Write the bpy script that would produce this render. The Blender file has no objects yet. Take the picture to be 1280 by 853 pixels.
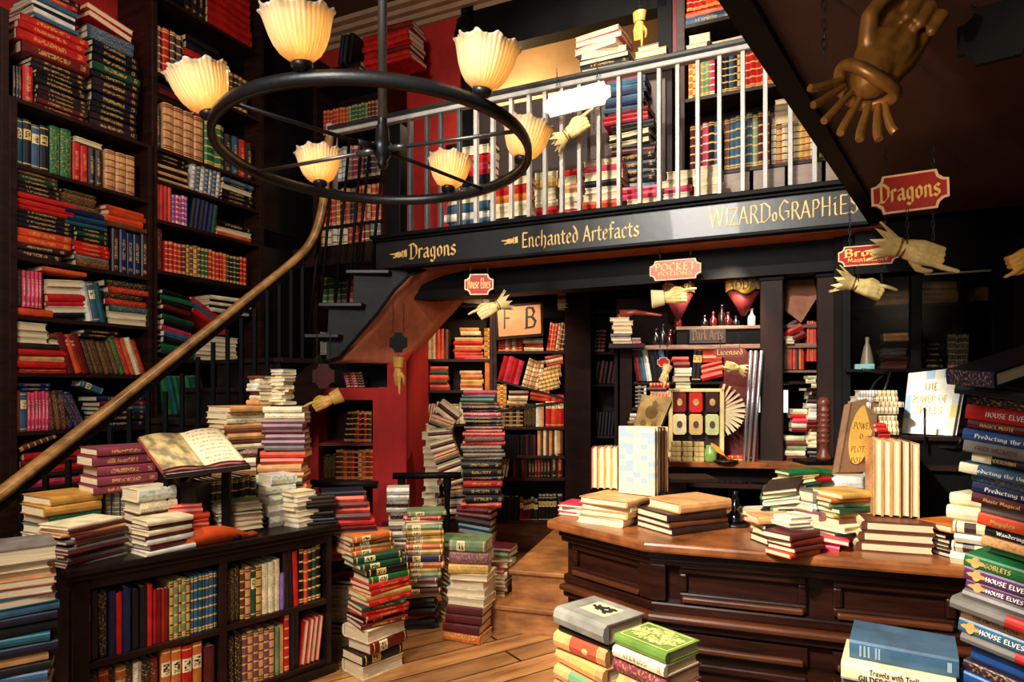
import bpy, bmesh, math, random
from mathutils import Vector, Matrix
R = random.Random(11)
SC = bpy.context.scene
COL = SC.collection
# ---------------------------------------------------------------- measuring
F, CX, HY, CZ = 800.0, 640.0, 488.0, 1.56
def at(px, py, Y):
    return Vector(((px-CX)*Y/F, Y, CZ+(HY-py)*Y/F))
def onz(px, py, z):
    return at(px, py, (z-CZ)*F/(HY-py))
V = Vector
class Plane:
    """vertical reference plane of a wall or furniture front: u runs right, w towards the room"""
    def __init__(s, ox, oy, dx, dy, w=0.0):
        l = math.hypot(dx, dy); s.d = (dx/l, dy/l); s.n = (s.d[1], -s.d[0])
        if s.n[0]*(-ox)+s.n[1]*(-oy) < 0: s.n = (-s.n[0], -s.n[1])
        s.o = (ox+s.n[0]*w, oy+s.n[1]*w)
    def shift(s, w): return Plane(s.o[0]+s.n[0]*w, s.o[1]+s.n[1]*w, *s.d)
    def u(s, px):
        r = (px-CX)/F
        return (r*s.o[1]-s.o[0])/(s.d[0]-r*s.d[1])
    def z(s, px, py):
        u = s.u(px); return CZ+(HY-py)*(s.o[1]+s.d[1]*u)/F
    def P(s, u, w, z): return V((s.o[0]+s.d[0]*u+s.n[0]*w, s.o[1]+s.d[1]*u+s.n[1]*w, z))
    @property
    def D(s): return V((s.d[0], s.d[1], 0))
    @property
    def N(s): return V((s.n[0], s.n[1], 0))
UP = V((0, 0, 1))
# ---------------------------------------------------------------- materials
def lin(c):
    return tuple(((x+0.055)/1.055)**2.4 if x > 0.04045 else x/12.92 for x in c)
MATS = {}
class NT:
    def __init__(s, name):
        m = bpy.data.materials.new(name); m.use_nodes = True
        s.m = m; s.t = m.node_tree; s.N = s.t.nodes; s.L = s.t.links
        s.b = s.N['Principled BSDF']
    def n(s, typ, **k):
        x = s.N.new(typ)
        for a, v in k.items():
            if a in x.inputs: x.inputs[a].default_value = v
            else: setattr(x, a, v)
        return x
    def l(s, a, b): s.L.new(a, b)
    def math(s, op, a, b=None, c=None):
        x = s.N.new('ShaderNodeMath'); x.operation = op
        for i, v in enumerate((a, b, c)):
            if v is None: continue
            if isinstance(v, (int, float)): x.inputs[i].default_value = v
            else: s.l(v, x.inputs[i])
        return x.outputs[0]
    def mix(s, f, a, b):
        x = s.N.new('ShaderNodeMix'); x.data_type = 'RGBA'
        if isinstance(f, (int, float)): x.inputs[0].default_value = f
        else: s.l(f, x.inputs[0])
        for i, v in ((6, a), (7, b)):
            if isinstance(v, tuple): x.inputs[i].default_value = (*v[:3], 1)
            else: s.l(v, x.inputs[i])
        return x.outputs[2]
    def noise(s, scale, detail=3, vec=None, rough=.5):
        x = s.n('ShaderNodeTexNoise'); x.inputs['Scale'].default_value = scale
        x.inputs['Detail'].default_value = detail; x.inputs['Roughness'].default_value = rough
        if vec is not None: s.l(vec, x.inputs['Vector'])
        return x.outputs['Fac']
    def obj(s): return s.n('ShaderNodeTexCoord').outputs['Object']
    def uv(s): return s.n('ShaderNodeTexCoord').outputs['UV']
    def scale(s, vec, sc):
        x = s.n('ShaderNodeMapping'); x.inputs['Scale'].default_value = sc; s.l(vec, x.inputs['Vector']); return x.outputs[0]
    def bump(s, h, st=.3, dist=.01):
        x = s.n('ShaderNodeBump'); x.inputs['Strength'].default_value = st; x.inputs['Distance'].default_value = dist
        s.l(h, x.inputs['Height']); s.l(x.outputs[0], s.b.inputs['Normal'])
def plain(name, rgb, rough=.5, var=.12, sc=9, metal=0, bump=.15, coat=0, spec=.5):
    if name in MATS: return MATS[name]
    t = NT(name); c = lin(rgb)
    f = t.noise(sc, 4, t.obj())
    f2 = t.noise(sc*7, 3, t.obj())
    g = t.math('ADD', t.math('MULTIPLY', f, .7), t.math('MULTIPLY', f2, .3))
    d = tuple(x*(1-var*2.2) for x in c); l = tuple(min(1, x*(1+var*1.6)+var*.01) for x in c)
    r = t.n('ShaderNodeMapRange'); r.inputs[1].default_value = .3; r.inputs[2].default_value = .7; t.l(g, r.inputs[0])
    t.l(t.mix(r.outputs[0], d, l), t.b.inputs['Base Color'])
    t.b.inputs['Roughness'].default_value = rough; t.b.inputs['Metallic'].default_value = metal
    t.b.inputs['Coat Weight'].default_value = coat; t.b.inputs['Specular IOR Level'].default_value = spec
    if bump: t.bump(f2, bump, .004)
    MATS[name] = t.m; return t.m
def wood(name, a, b, rough=.4, sc=(2, 14, 14), coat=0, planks=None, uvs=False, spec=.5):
    """wood with grain stretched along local x (or boards across uv)"""
    if name in MATS: return MATS[name]
    t = NT(name); vec = t.uv() if uvs else t.obj()
    st = t.scale(vec, sc)
    g = t.noise(1.6, 6, st, .65)
    k = t.noise(.9, 2, st)
    f = t.math('ADD', t.math('MULTIPLY', g, .75), t.math('MULTIPLY', k, .35))
    r = t.n('ShaderNodeMapRange'); r.inputs[1].default_value = .35; r.inputs[2].default_value = .72; t.l(f, r.inputs[0])
    col = t.mix(r.outputs[0], lin(a), lin(b))
    h = g
    if planks:
        bw, bl = planks
        s = t.n('ShaderNodeSeparateXYZ'); t.l(vec, s.inputs[0])
        row = t.math('FLOOR', t.math('DIVIDE', s.outputs[1], bw))
        fy = t.math('FRACT', t.math('DIVIDE', s.outputs[1], bw))
        wn = t.n('ShaderNodeTexWhiteNoise'); wn.noise_dimensions = '1D'; t.l(row, wn.inputs['W'])
        fx = t.math('FRACT', t.math('ADD', t.math('DIVIDE', s.outputs[0], bl), wn.outputs['Value']))
        gap = t.math('MAXIMUM', t.math('GREATER_THAN', t.math('ABSOLUTE', t.math('SUBTRACT', fy, .5)), .47),
                     t.math('GREATER_THAN', t.math('ABSOLUTE', t.math('SUBTRACT', fx, .5)), .496))
        tone = t.math('MULTIPLY_ADD', wn.outputs['Value'], .5, .7)
        mul = t.n('ShaderNodeMix'); mul.data_type = 'RGBA'; mul.blend_type = 'MULTIPLY'; mul.inputs[0].default_value = 1
        t.l(col, mul.inputs[6]); cc = t.n('ShaderNodeCombineColor')
        for i in range(3): t.l(tone, cc.inputs[i])
        t.l(cc.outputs[0], mul.inputs[7])
        col = t.mix(gap, mul.outputs[2], lin((.09, .05, .03)))
        h = t.math('SUBTRACT', g, t.math('MULTIPLY', gap, 2))
    t.l(col, t.b.inputs['Base Color'])
    rr = t.math('MULTIPLY_ADD', g, .3, rough-.12); t.l(rr, t.b.inputs['Roughness'])
    t.b.inputs['Coat Weight'].default_value = coat; t.b.inputs['Coat Roughness'].default_value = .2
    t.b.inputs['Specular IOR Level'].default_value = spec
    t.bump(h, .25, .004)
    MATS[name] = t.m; return t.m
PAL = {'red': (.78, .10, .08), 'dark red': (.42, .055, .05), 'maroon': (.34, .08, .09), 'orange-red': (.86, .28, .12),
 'orange': (.85, .45, .18), 'tan': (.86, .62, .38), 'cream': (.93, .86, .68), 'white': (.90, .87, .80), 'yellow': (.84, .66, .32),
 'green': (.10, .40, .20), 'dark green': (.08, .27, .18), 'teal': (.07, .32, .36), 'sage green': (.46, .55, .38),
 'blue': (.09, .27, .50), 'dark blue': (.06, .11, .27), 'navy': (.045, .06, .14), 'slate blue': (.22, .36, .46), 'black': (.04, .037, .04),
 'dark brown': (.16, .085, .065), 'brown': (.40, .21, .12), 'pink': (.85, .22, .34), 'purple': (.34, .16, .32), 'mauve': (.48, .28, .33),
 'grey': (.44, .41, .38), 'violet': (.45, .33, .72), 'plum': (.17, .08, .11), 'rose': (.50, .20, .25), 'bright green': (.40, .52, .20), 'stone grey': (.58, .56, .50), 'mustard': (.74, .52, .22)}
INK = {'cream': (.35, .12, .06), 'white': (.30, .35, .50), 'yellow': (.40, .12, .05), 'tan': (.45, .15, .07), 'pink': (.98, .90, .85), 'orange': (.98, .86, .55)}
def cover_mat(col, pat):
    key = ('cover', col, pat)
    if key in MATS: return MATS[key]
    t = NT('cover %s %s' % (col, pat)); c = lin(PAL[col])
    vec = t.obj(); n1 = t.noise(14, 4, vec); n2 = t.noise(120, 2, vec)
    r = t.n('ShaderNodeMapRange'); r.inputs[1].default_value = .3; r.inputs[2].default_value = .7; t.l(n1, r.inputs[0])
    base = t.mix(r.outputs[0], tuple(x*.55 for x in c), tuple(min(1, x*1.15+.002) for x in c))
    t.b.inputs['Roughness'].default_value = .42
    if pat != 'plain':
        s = t.n('ShaderNodeSeparateXYZ'); t.l(t.uv(), s.inputs[0]); u, v = s.outputs[0], s.outputs[1]
        ink = lin(INK.get(col, (.86, .66, .34)))
        def near(x, c0, w): return t.math('LESS_THAN', t.math('ABSOLUTE', t.math('SUBTRACT', x, c0)), w)
        def marks(gu, gv, th):
            cb = t.n('ShaderNodeCombineXYZ'); t.l(t.math('FLOOR', t.math('MULTIPLY', u, gu)), cb.inputs[0]); t.l(t.math('FLOOR', t.math('MULTIPLY', v, gv)), cb.inputs[1])
            oi = t.n('ShaderNodeObjectInfo'); t.l(oi.outputs['Random'], cb.inputs[2])
            wn = t.n('ShaderNodeTexWhiteNoise'); wn.noise_dimensions = '3D'; t.l(cb.outputs[0], wn.inputs['Vector'])
            return t.math('GREATER_THAN', wn.outputs['Value'], th)
        if pat == 'bands':
            f = t.math('FRACT', t.math('MULTIPLY', v, 6.0)); m = near(f, .5, .09)
            m = t.math('MAXIMUM', m, near(t.math('ABSOLUTE', t.math('SUBTRACT', v, .5)), .46, .012))
        elif pat == 'title':
            m = t.math('MULTIPLY', marks(7, 60, .45), t.math('MULTIPLY', near(v, .54, .24), near(u, .5, .2)))
            m = t.math('MAXIMUM', m, t.math('MULTIPLY', marks(9, 90, .45), t.math('MULTIPLY', near(v, .10, .04), near(u, .5, .25))))
            m = t.math('MULTIPLY', m, .62)
        elif pat == 'label':
            lab = t.math('MULTIPLY', near(v, .68, .11), near(u, .5, .46))
            oth = {'cream': (.25, .12, .10), 'black': (.86, .70, .36), 'navy': (.88, .74, .40), 'dark blue': (.88, .74, .4), 'white': (.1, .35, .3)}.get(col, (.92, .84, .62))
            base = t.mix(lab, base, lin(oth))
            m = t.math('MULTIPLY', marks(5, 70, .5), t.math('MULTIPLY', near(v, .68, .08), near(u, .5, .3)))
            ink = lin((.2, .1, .06)); m2 = t.math('MAXIMUM', near(v, .06, .012), near(v, .94, .012))
            base = t.mix(m2, base, lin(INK.get(col, (.86, .66, .34))))
        elif pat == 'deco':
            m = t.math('MULTIPLY', t.math('GREATER_THAN', t.noise(1, 3, t.scale(t.uv(), (5, 26, 1))), .56), t.math('LESS_THAN', t.math('ABSOLUTE', t.math('SUBTRACT', v, .5)), .45))
            m = t.math('MULTIPLY', m, .42)
        elif pat[:5] == 'block':
            oth = {'r': (.70, .30, .19), 'g': (.42, .58, .40), 'b': (.30, .44, .62), 't': (.86, .62, .34)}[pat[5]]
            base = t.mix(near(v, .42, .26), base, lin(oth)); m = t.math('MAXIMUM', near(t.math('ABSOLUTE', t.math('SUBTRACT', v, .42)), .265, .006), near(v, .90, .006))
            m = t.math('MAXIMUM', m, t.math('LESS_THAN', t.math('ADD', t.math('POWER', t.math('MULTIPLY', t.math('SUBTRACT', v, .38), 9), 2.0), t.math('POWER', t.math('MULTIPLY', t.math('SUBTRACT', u, .5), 3), 2.0)), .25)); ink = lin((.88, .66, .36))
        elif pat == 'check':
            ch = marks(5, 12, .5); base = t.mix(ch, lin((.80, .78, .66)), lin((.60, .66, .70)))
            m = t.math('MULTIPLY', marks(5, 12, .72), .4); ink = lin((.95, .86, .5))
        col_out = t.mix(m, base, ink)
        t.l(col_out, t.b.inputs['Base Color'])
    else:
        t.l(base, t.b.inputs['Base Color'])
    t.bump(n2, .12, .002)
    MATS[key] = t.m; return t.m
def page_mat():
    if 'pages' in MATS: return MATS['pages']
    t = NT('pages'); s = t.n('ShaderNodeSeparateXYZ'); t.l(t.uv(), s.inputs[0])
    cb = t.n('ShaderNodeCombineXYZ'); t.l(t.math('MULTIPLY', s.outputs[0], 60.0), cb.inputs[0]); t.l(t.math('MULTIPLY', s.outputs[1], 1.5), cb.inputs[1])
    g = t.noise(1.0, 2, cb.outputs[0]); big = t.noise(3, 2, t.obj())
    r = t.n('ShaderNodeMapRange'); r.inputs[1].default_value = .35; r.inputs[2].default_value = .65; t.l(g, r.inputs[0])
    c1 = t.mix(r.outputs[0], lin((.70, .58, .40)), lin((.97, .92, .78)))
    t.l(t.mix(t.math('MULTIPLY', big, .35), c1, lin((.80, .62, .40))), t.b.inputs['Base Color'])
    t.b.inputs['Roughness'].default_value = .8; t.bump(g, .3, .002)
    MATS['pages'] = t.m; return t.m
# ---------------------------------------------------------------- mesh helpers
class MB:
    def __init__(s): s.v = []; s.f = []; s.m = []; s.uv = []
    def face(s, idx, mi=0, uv=None):
        s.f.append(idx); s.m.append(mi); s.uv.append(uv or [(0, 0)]*len(idx))
    def quadbox(s, c, mi=0):
        """c: 8 corners, bottom ring then top ring"""
        b = len(s.v); s.v += [tuple(p) for p in c]
        for q in ((3, 2, 1, 0), (4, 5, 6, 7), (0, 1, 5, 4), (1, 2, 6, 5), (2, 3, 7, 6), (3, 0, 4, 7)):
            s.face([b+i for i in q], mi, [(0, 0), (1, 0), (1, 1), (0, 1)])
        return s
    def box(s, x0, x1, y0, y1, z0, z1, mi=0, M=None):
        c = [V((x, y, z)) for z in (z0, z1) for x, y in ((x0, y0), (x1, y0), (x1, y1), (x0, y1))]
        if M: c = [M @ p for p in c]
        return s.quadbox(c, mi)
    def pbox(s, pl, u0, u1, w0, w1, z0, z1, mi=0):
        """box in a Plane frame; w0 < w1 (w1 nearest the room)"""
        c = [pl.P(u, w, z) for z in (z0, z1) for u, w in ((u0, w1), (u1, w1), (u1, w0), (u0, w0))]
        return s.quadbox(c, mi)
    def prism(s, pts, h, mi=0):
        """pts: polygon of 3d points (planar), h: extrusion vector"""
        b = len(s.v); n = len(pts); s.v += [tuple(p) for p in pts]+[tuple(V(p)+h) for p in pts]
        s.face([b+i for i in range(n)][::-1], mi); s.face([b+n+i for i in range(n)], mi)
        for i in range(n): j = (i+1) % n; s.face([b+i, b+j, b+n+j, b+n+i], mi)
        return s
    def tube(s, pts, rad, n=10, mi=0, cap=True, sq=None, closed=False):
        """sweep a circle (or rectangle sq=(half width, half height)) along pts; rad: number or list"""
        pts = [V(p) for p in pts]; m = len(pts)
        if not hasattr(rad, '__len__'): rad = [rad]*m
        b = len(s.v); prev = None
        for i, p in enumerate(pts):
            if closed: t = pts[(i+1) % m]-pts[i-1]
            else: t = (pts[min(i+1, m-1)]-pts[max(i-1, 0)])
            t.normalize()
            if sq or prev is None: a = UP if abs(t.z) < .93 else (prev[1] if prev else V((0, 1, 0)))
            else: a = prev[1]
            x = t.cross(a).normalized(); y = x.cross(t).normalized(); prev = (x, y)
            if sq: ring = [x*(sx*sq[0])+y*(sy*sq[1]) for sx, sy in ((-1, -1), (-.0, -1.0), (1, -1), (1, .3), (.6, 1), (-.6, 1), (-1, .3))]
            else: ring = [x*(math.cos(2*math.pi*k/n)*rad[i])+y*(math.sin(2*math.pi*k/n)*rad[i]) for k in range(n)]
            s.v += [tuple(p+q) for q in ring]
        n = len(ring)
        for i in range(m if closed else m-1):
            j = (i+1) % m
            for k in range(n): l = (k+1) % n; s.face([b+i*n+k, b+i*n+l, b+j*n+l, b+j*n+k], mi)
        if cap and not closed: s.face([b+k for k in range(n)][::-1], mi); s.face([b+(m-1)*n+k for k in range(n)], mi)
        return s
    def lathe(s, prof, n=24, mi=0, M=None, fn=None):
        """prof: (r, z) list; fn(theta, i, r, z) -> (r, z) to modulate"""
        b = len(s.v)
        for i, (r, z) in enumerate(prof):
            for k in range(n):
                th = 2*math.pi*k/n; rr, zz = fn(th, i, r, z) if fn else (r, z)
                p = V((rr*math.cos(th), rr*math.sin(th), zz)); s.v.append(tuple(M @ p if M else p))
        for i in range(len(prof)-1):
            for k in range(n):
                l = (k+1) % n; s.face([b+i*n+k, b+i*n+l, b+(i+1)*n+l, b+(i+1)*n+k], mi)
        return s
    def mesh(s, name, mats, smooth=False):
        me = bpy.data.meshes.new(name); me.from_pydata(s.v, [], s.f)
        for m in (mats if isinstance(mats, (list, tuple)) else [mats]): me.materials.append(m)
        me.polygons.foreach_set('material_index', s.m)
        ul = me.uv_layers.new(name='UVMap'); flat = [c for f in s.uv for p in f for c in p]; ul.data.foreach_set('uv', flat)
        if smooth: me.polygons.foreach_set('use_smooth', [True]*len(s.f))
        me.validate(); me.update(); return me
    def build(s, name, mats, parent=None, smooth=False, bevel=0, origin=None, solid=0):
        loc = V((0, 0, 0))
        if parent is None or origin is not None:
            if origin is not None: loc = V(origin)
            else:
                xs, ys, zs = zip(*s.v); loc = V(((min(xs)+max(xs))/2, (min(ys)+max(ys))/2, min(zs)))
        if parent is not None:
            W = wmat(parent); Wi = W.inverted(); s.v = [tuple(Wi @ V(p)) for p in s.v]
            loc = V((0, 0, 0))
        else: s.v = [tuple(V(p)-loc) for p in s.v]
        o = bpy.data.objects.new(name, s.mesh(name, mats, smooth)); COL.objects.link(o); o.location = loc
        if parent is not None: o.parent = parent
        fix_normals(o.data)
        if solid: md = o.modifiers.new('solid', 'SOLIDIFY'); md.thickness = solid; md.offset = 0
        if bevel:
            md = o.modifiers.new('bevel', 'BEVEL'); md.width = bevel; md.segments = 2; md.limit_method = 'ANGLE'; md.angle_limit = math.radians(40)
        return o
def fix_normals(me):
    bm = bmesh.new(); bm.from_mesh(me); bmesh.ops.recalc_face_normals(bm, faces=bm.faces); bm.to_mesh(me); bm.free()
def wmat(o):
    m = Matrix.LocRotScale(o.location, o.rotation_euler.to_quaternion() if o.rotation_mode != 'QUATERNION' else o.rotation_quaternion, o.scale)
    return wmat(o.parent) @ m if o.parent else m
def tag(o, label, cat, group=None, kind=None):
    if label: o['label'] = label
    if cat: o['category'] = cat
    if group: o['group'] = group
    if kind: o['kind'] = kind
    return o
def struct(o): o['kind'] = 'structure'; return o
def thing(name, loc, label, cat, group=None):
    o = bpy.data.objects.new(name, None); COL.objects.link(o); o.location = loc; o.empty_display_size = .05
    return tag(o, label, cat, group)
def copy_tree(o, parent=None):
    c = o.copy(); COL.objects.link(c)
    if parent is not None: c.parent = parent
    for ch in list(o.children): copy_tree(ch, c)
    return c
# common materials
BLK = plain('black paint', (.045, .042, .045), .5, .10, 6, coat=0, spec=.1)
DARKW = wood('dark stained wood', (.07, .038, .03), (.16, .09, .068), .5, (3, 3, 20), spec=.15)
SHELFW = wood('shelf wood', (.06, .03, .024), (.20, .095, .062), .45, (3, 3, 20), spec=.22)
COUNTW = wood('polished mahogany', (.045, .02, .012), (.19, .075, .038), .30, (2.5, 2.5, 22), coat=.2, spec=.35)
COUNTM = wood('highlit mahogany moulding', (.12, .055, .03), (.38, .19, .09), .28, (2.5, 2.5, 22), coat=.4)  # lighter copy of the counter wood: glancing highlights put into colour
TOPW = wood('worn counter top wood', (.26, .12, .06), (.66, .38, .18), .30, (5, 5, 5), coat=.3)
RAILW = wood('worn handrail wood', (.34, .20, .10), (.82, .60, .34), .32, (6, 6, 6), coat=.2)
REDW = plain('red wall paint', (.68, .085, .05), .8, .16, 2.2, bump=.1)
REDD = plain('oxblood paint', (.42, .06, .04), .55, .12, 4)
SOFF = plain('brown stained plaster', (.68, .36, .22), .7, .22, 2.6, bump=.2)
SLATE = plain('slate black enamel', (.10, .105, .105), .36, .16, 3, coat=.15)
BALU = plain('grey painted iron', (.70, .68, .64), .4, .12, 12)
IRON = plain('black iron', (.10, .10, .10), .38, .1, 10, metal=.3)
GOLDP = plain('gold leaf paint', (.86, .68, .38), .45, .2, 30, metal=.15)
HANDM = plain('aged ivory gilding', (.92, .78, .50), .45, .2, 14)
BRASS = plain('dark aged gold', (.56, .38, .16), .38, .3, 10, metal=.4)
SIGNR = plain('sign red lacquer', (.68, .11, .045), .45, .12, 6, spec=.25)
OXS = plain('dark oxblood lacquer', (.26, .06, .05), .4, .1, 6)
CREAMT = plain('cream trim paint', (.97, .80, .60), .5, .05, 9)
WHITEP = plain('white paper', (.95, .92, .84), .7, .05, 20)
# ---------------------------------------------------------------- books
BOOKS = []
ORD = ['', '', 'second', 'third', 'fourth', 'fifth', 'sixth', 'seventh', 'eighth', 'ninth', 'tenth', 'eleventh', 'twelfth', 'thirteenth', 'fourteenth',
       'fifteenth', 'sixteenth', 'seventeenth', 'eighteenth', 'nineteenth', 'twentieth', 'twenty-first', 'twenty-second', 'twenty-third', 'twenty-fourth',
       'twenty-fifth', 'twenty-sixth', 'twenty-seventh', 'twenty-eighth', 'twenty-ninth', 'thirtieth'] + ['%d-th' % i for i in range(31, 90)]
def pos_h(i, n):            # i counted from the bottom
    k = n-i
    if n == 1: return 'lying'
    if k == 1: return 'topmost'
    if i == 0: return 'lowest'
    return ORD[k]+' from the top'
def pos_v(i, n):
    if n == 1: return 'upright'
    if i == 0: return 'leftmost'
    if i == n-1: return 'rightmost'
    return ORD[i+1]+' from the left'
def add_book(o, ex, ey, ez, W, H, T, col, pat='plain', pos='', place='', **k):
    b = dict(o=V(o), ex=V(ex).normalized(), ey=V(ey).normalized(), ez=V(ez).normalized(), W=W, H=H, T=T, col=col, pat=pat, pos=pos, place=place, hit=0, **k)
    BOOKS.append(b); return b
def book_geo(b, mb_c, mb_p, ms, mboard, mpage, local=True, seg=4):
    """cover faces go to mb_c (slots ms spine, mboard), page block to mb_p"""
    W, H, T = b['W'], b['H'], b['T']; c = min(.0045, T*.14); rnd = b.get('round', T*.22)
    lip = .004 if H > .15 else .002
    if local: X = lambda x, y, z: (x, y, z)
    else:
        o, ex, ey, ez = b['o'], b['ex'], b['ey'], b['ez']
        X = lambda x, y, z: tuple(o+ex*x+ey*y+ez*z)
    h = H/2
    def slab(z0, z1, x0):
        i = len(mb_c.v)
        mb_c.v += [X(x, y, z) for z in (z0, z1) for x, y in ((x0, -h), (W, -h), (W, h), (x0, h))]
        for q, uv in (((3, 2, 1, 0), [(0, 1), (1, 1), (1, 0), (0, 0)]), ((4, 5, 6, 7), [(0, 0), (1, 0), (1, 1), (0, 1)]), ((0, 1, 5, 4), None), ((1, 2, 6, 5), None), ((2, 3, 7, 6), None)):
            mb_c.face([i+j for j in q], mboard, uv)
    slab(0, c, 0); slab(T-c, T, 0)
    # rounded spine strip
    i = len(mb_c.v); n = seg+1
    prof = []
    for k in range(n):
        a = math.pi*k/seg; prof.append((-rnd*math.sin(a), T*k/seg if seg < 3 else T/2-T/2*math.cos(a)))
    for y in (-h, h): mb_c.v += [X(x, y, z) for x, z in prof]
    for y in (-h, h): mb_c.v += [X(c*1.3, y, T), X(c*1.3, y, 0)]
    for k in range(seg):
        u0, u1 = prof[k][1]/T, prof[k+1][1]/T
        mb_c.face([i+k, i+n+k, i+n+k+1, i+k+1], ms, [(u0, 0), (u0, 1), (u1, 1), (u1, 0)])
    a0, a1 = i+2*n, i+2*n+2
    mb_c.face([i+k for k in range(n)]+[a0, a0+1], mboard); mb_c.face([i+n+k for k in range(n)][::-1]+[a1+1, a1], mboard)
    # page block
    i = len(mb_p.v); p = h-lip; w1 = W-lip; e = .004 if T > .02 else .002
    mb_p.v += [X(x, y, z) for y in (-p, p) for x, z in ((c*.8, c), (w1, c), (w1-e, T/2), (w1, T-c), (c*.8, T-c))]
    for q, uv in (((0, 1, 2, 3, 4), [(0, 0), (0, 1), (.5, 1), (1, 1), (1, 0)]), ((9, 8, 7, 6, 5), [(1, 0), (1, 1), (.5, 1), (0, 1), (0, 0)]),
                  ((1, 6, 7, 2), [(0, 0), (0, 1), (.5, 1), (.5, 0)]), ((2, 7, 8, 3), [(.5, 0), (.5, 1), (1, 1), (1, 0)]), ):
        mb_p.face([i+j for j in q], mpage, uv)
def pick(cols, i, n):
    if isinstance(cols, str): cols = cols.split(',')
    if len(cols) >= n: return cols[i].strip()
    return cols[int(i*len(cols)/n)].strip()
def split_pat(c, pat):
    c = c.strip()
    if ':' in c: c, pat = c.split(':')
    return c, pat
def vrow(pl, z, x0, x1, n, h, cols, place, pat='title', lean=0, w=-.02, W=None, jit=.0, pages=False, px=True, jh=.03):
    """upright books between pixel columns x0..x1 of the plane, spines towards the room"""
    u0, u1 = (pl.u(x0), pl.u(x1)) if px else (x0, x1)
    wts = [R.uniform(1-jit-.06, 1+jit+.06) for _ in range(n)]; s = sum(wts); u = u0; la = math.radians(lean)
    for i in range(n):
        T = (u1-u0)*wts[i]/s*.97; c, pp = split_pat(pick(cols, i, n), pat)
        H = h*R.uniform(1-jh, 1+jh); ww = W or min(.26, H*.72); up = UP*math.cos(la)+pl.D*math.sin(la); ez = pl.D*math.cos(la)-UP*math.sin(la)
        Tt = T*math.cos(la); wj = w-R.uniform(0, .012)
        lift = Tt*math.sin(la) if la > 0 else 0
        o = pl.P(u, wj if not pages else wj-ww, z+lift+.001)+up*(H/2)
        if pages: add_book(o+ez*Tt, pl.N, up, -ez, ww, H, Tt, c, pp, pos_v(i, n), place)
        else: add_book(o, -pl.N, up, ez, ww, H, Tt, c, pp, pos_v(i, n), place)
        u += T/.97
def hstack(pl, z, x0, x1, n, h, cols, place, pat='title', mode='s', w=-.015, W=None, jit=2.5, px=True, sh=.012, slope=0):
    """lying books, bottom to top, spine (s) or pages (p) towards the room"""
    u0, u1 = (pl.u(x0), pl.u(x1)) if px else (x0, x1)
    wts = [R.uniform(.75, 1.25) for _ in range(n)]; s = sum(wts); zz = z; L = u1-u0
    for i in range(n):
        T = h*wts[i]/s; c, pp = split_pat(pick(cols, i, n), pat); H = L*R.uniform(.92, 1.0); ww = W or min(.27, max(.12, H*.7))
        md = mode
        if c[0] == '~': c = c[1:]; md = 'p' if mode == 's' else 's'
        a = math.radians(R.uniform(-jit, jit)); uc = (u0+u1)/2+R.uniform(-sh, sh)
        n_ = pl.N*math.cos(a)+pl.D*math.sin(a)
        sl = math.radians(slope); dd = UP.cross(n_)
        wj = w-R.uniform(0, .02)
        if md == 's':
            ex = -n_; ey = UP.cross(ex); o = pl.P(uc, wj, zz)
        else:
            ex = n_; ey = UP.cross(ex); o = pl.P(uc, wj-ww, zz)
        ez = UP
        if slope:
            rot = Matrix.Rotation(sl, 3, pl.N); ey = rot @ ey; ez = rot @ UP; o = o+V((0, 0, abs(math.sin(sl))*H/2))
        add_book(o, ex, ey, ez, ww, H, T*.97, c, pp, pos_h(i, n), place); zz += T
def fill(pl, z, x0, x1, hmax, place, pal='dark red,red,brown,black,dark brown,navy', pat='title', tpx=None, tm=.032, px=True, w=-.02, stacks=.25, pages=.1):
    """a mixed shelf: upright runs, leaning runs and small piles; each run gets its own place phrase"""
    u0, u1 = (pl.u(x0), pl.u(x1)) if px else (x0, x1); u = u0; cols = [c.strip() for c in pal.split(',')]; k = 0
    names = ['left end', 'left part', 'middle', 'right part', 'right end', 'far right end']
    pats = [pat, pat, 'bands', 'plain', 'label']
    while u < u1-.03:
        part = names[min(5, int((u-u0)/(u1-u0)*5.99))]; k += 1; pc = '%s, %s, run %s' % (place, part, ORD[k+1]) if False else '%s, %s' % (place, part)
        if R.random() < stacks and u1-u > .16:
            L = min(R.uniform(.17, .24), u1-u); n = R.randint(3, 7); H = min(hmax*.9, n*R.uniform(.028, .04))
            hstack(pl, z, u, u+L, n, H, ','.join(R.choice(cols) for _ in range(n)), pc, R.choice(pats), 'p' if R.random() < pages*2 else 's', w=w, px=False)
            u += L+.008
        else:
            n = R.randint(3, 8); t = tm*R.uniform(.75, 1.3); L = min(n*t, u1-u); n = max(1, int(L/t)); same = R.random() < .45; c0 = R.choice(cols)
            ln = R.choice([0, 0, 0, 0, 5, -7, 9]) if u1-u > .3 else 0
            h = hmax*R.uniform(.68, .9)
            vrow(pl, z, u, u+L*.98, n, h, ','.join(c0 if same else R.choice(cols) for _ in range(n)), pc, R.choice(pats), ln, w=w, px=False, jh=.015 if same else .07, pages=R.random() < pages)
            u += L+(.05 if ln else .004)
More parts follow.
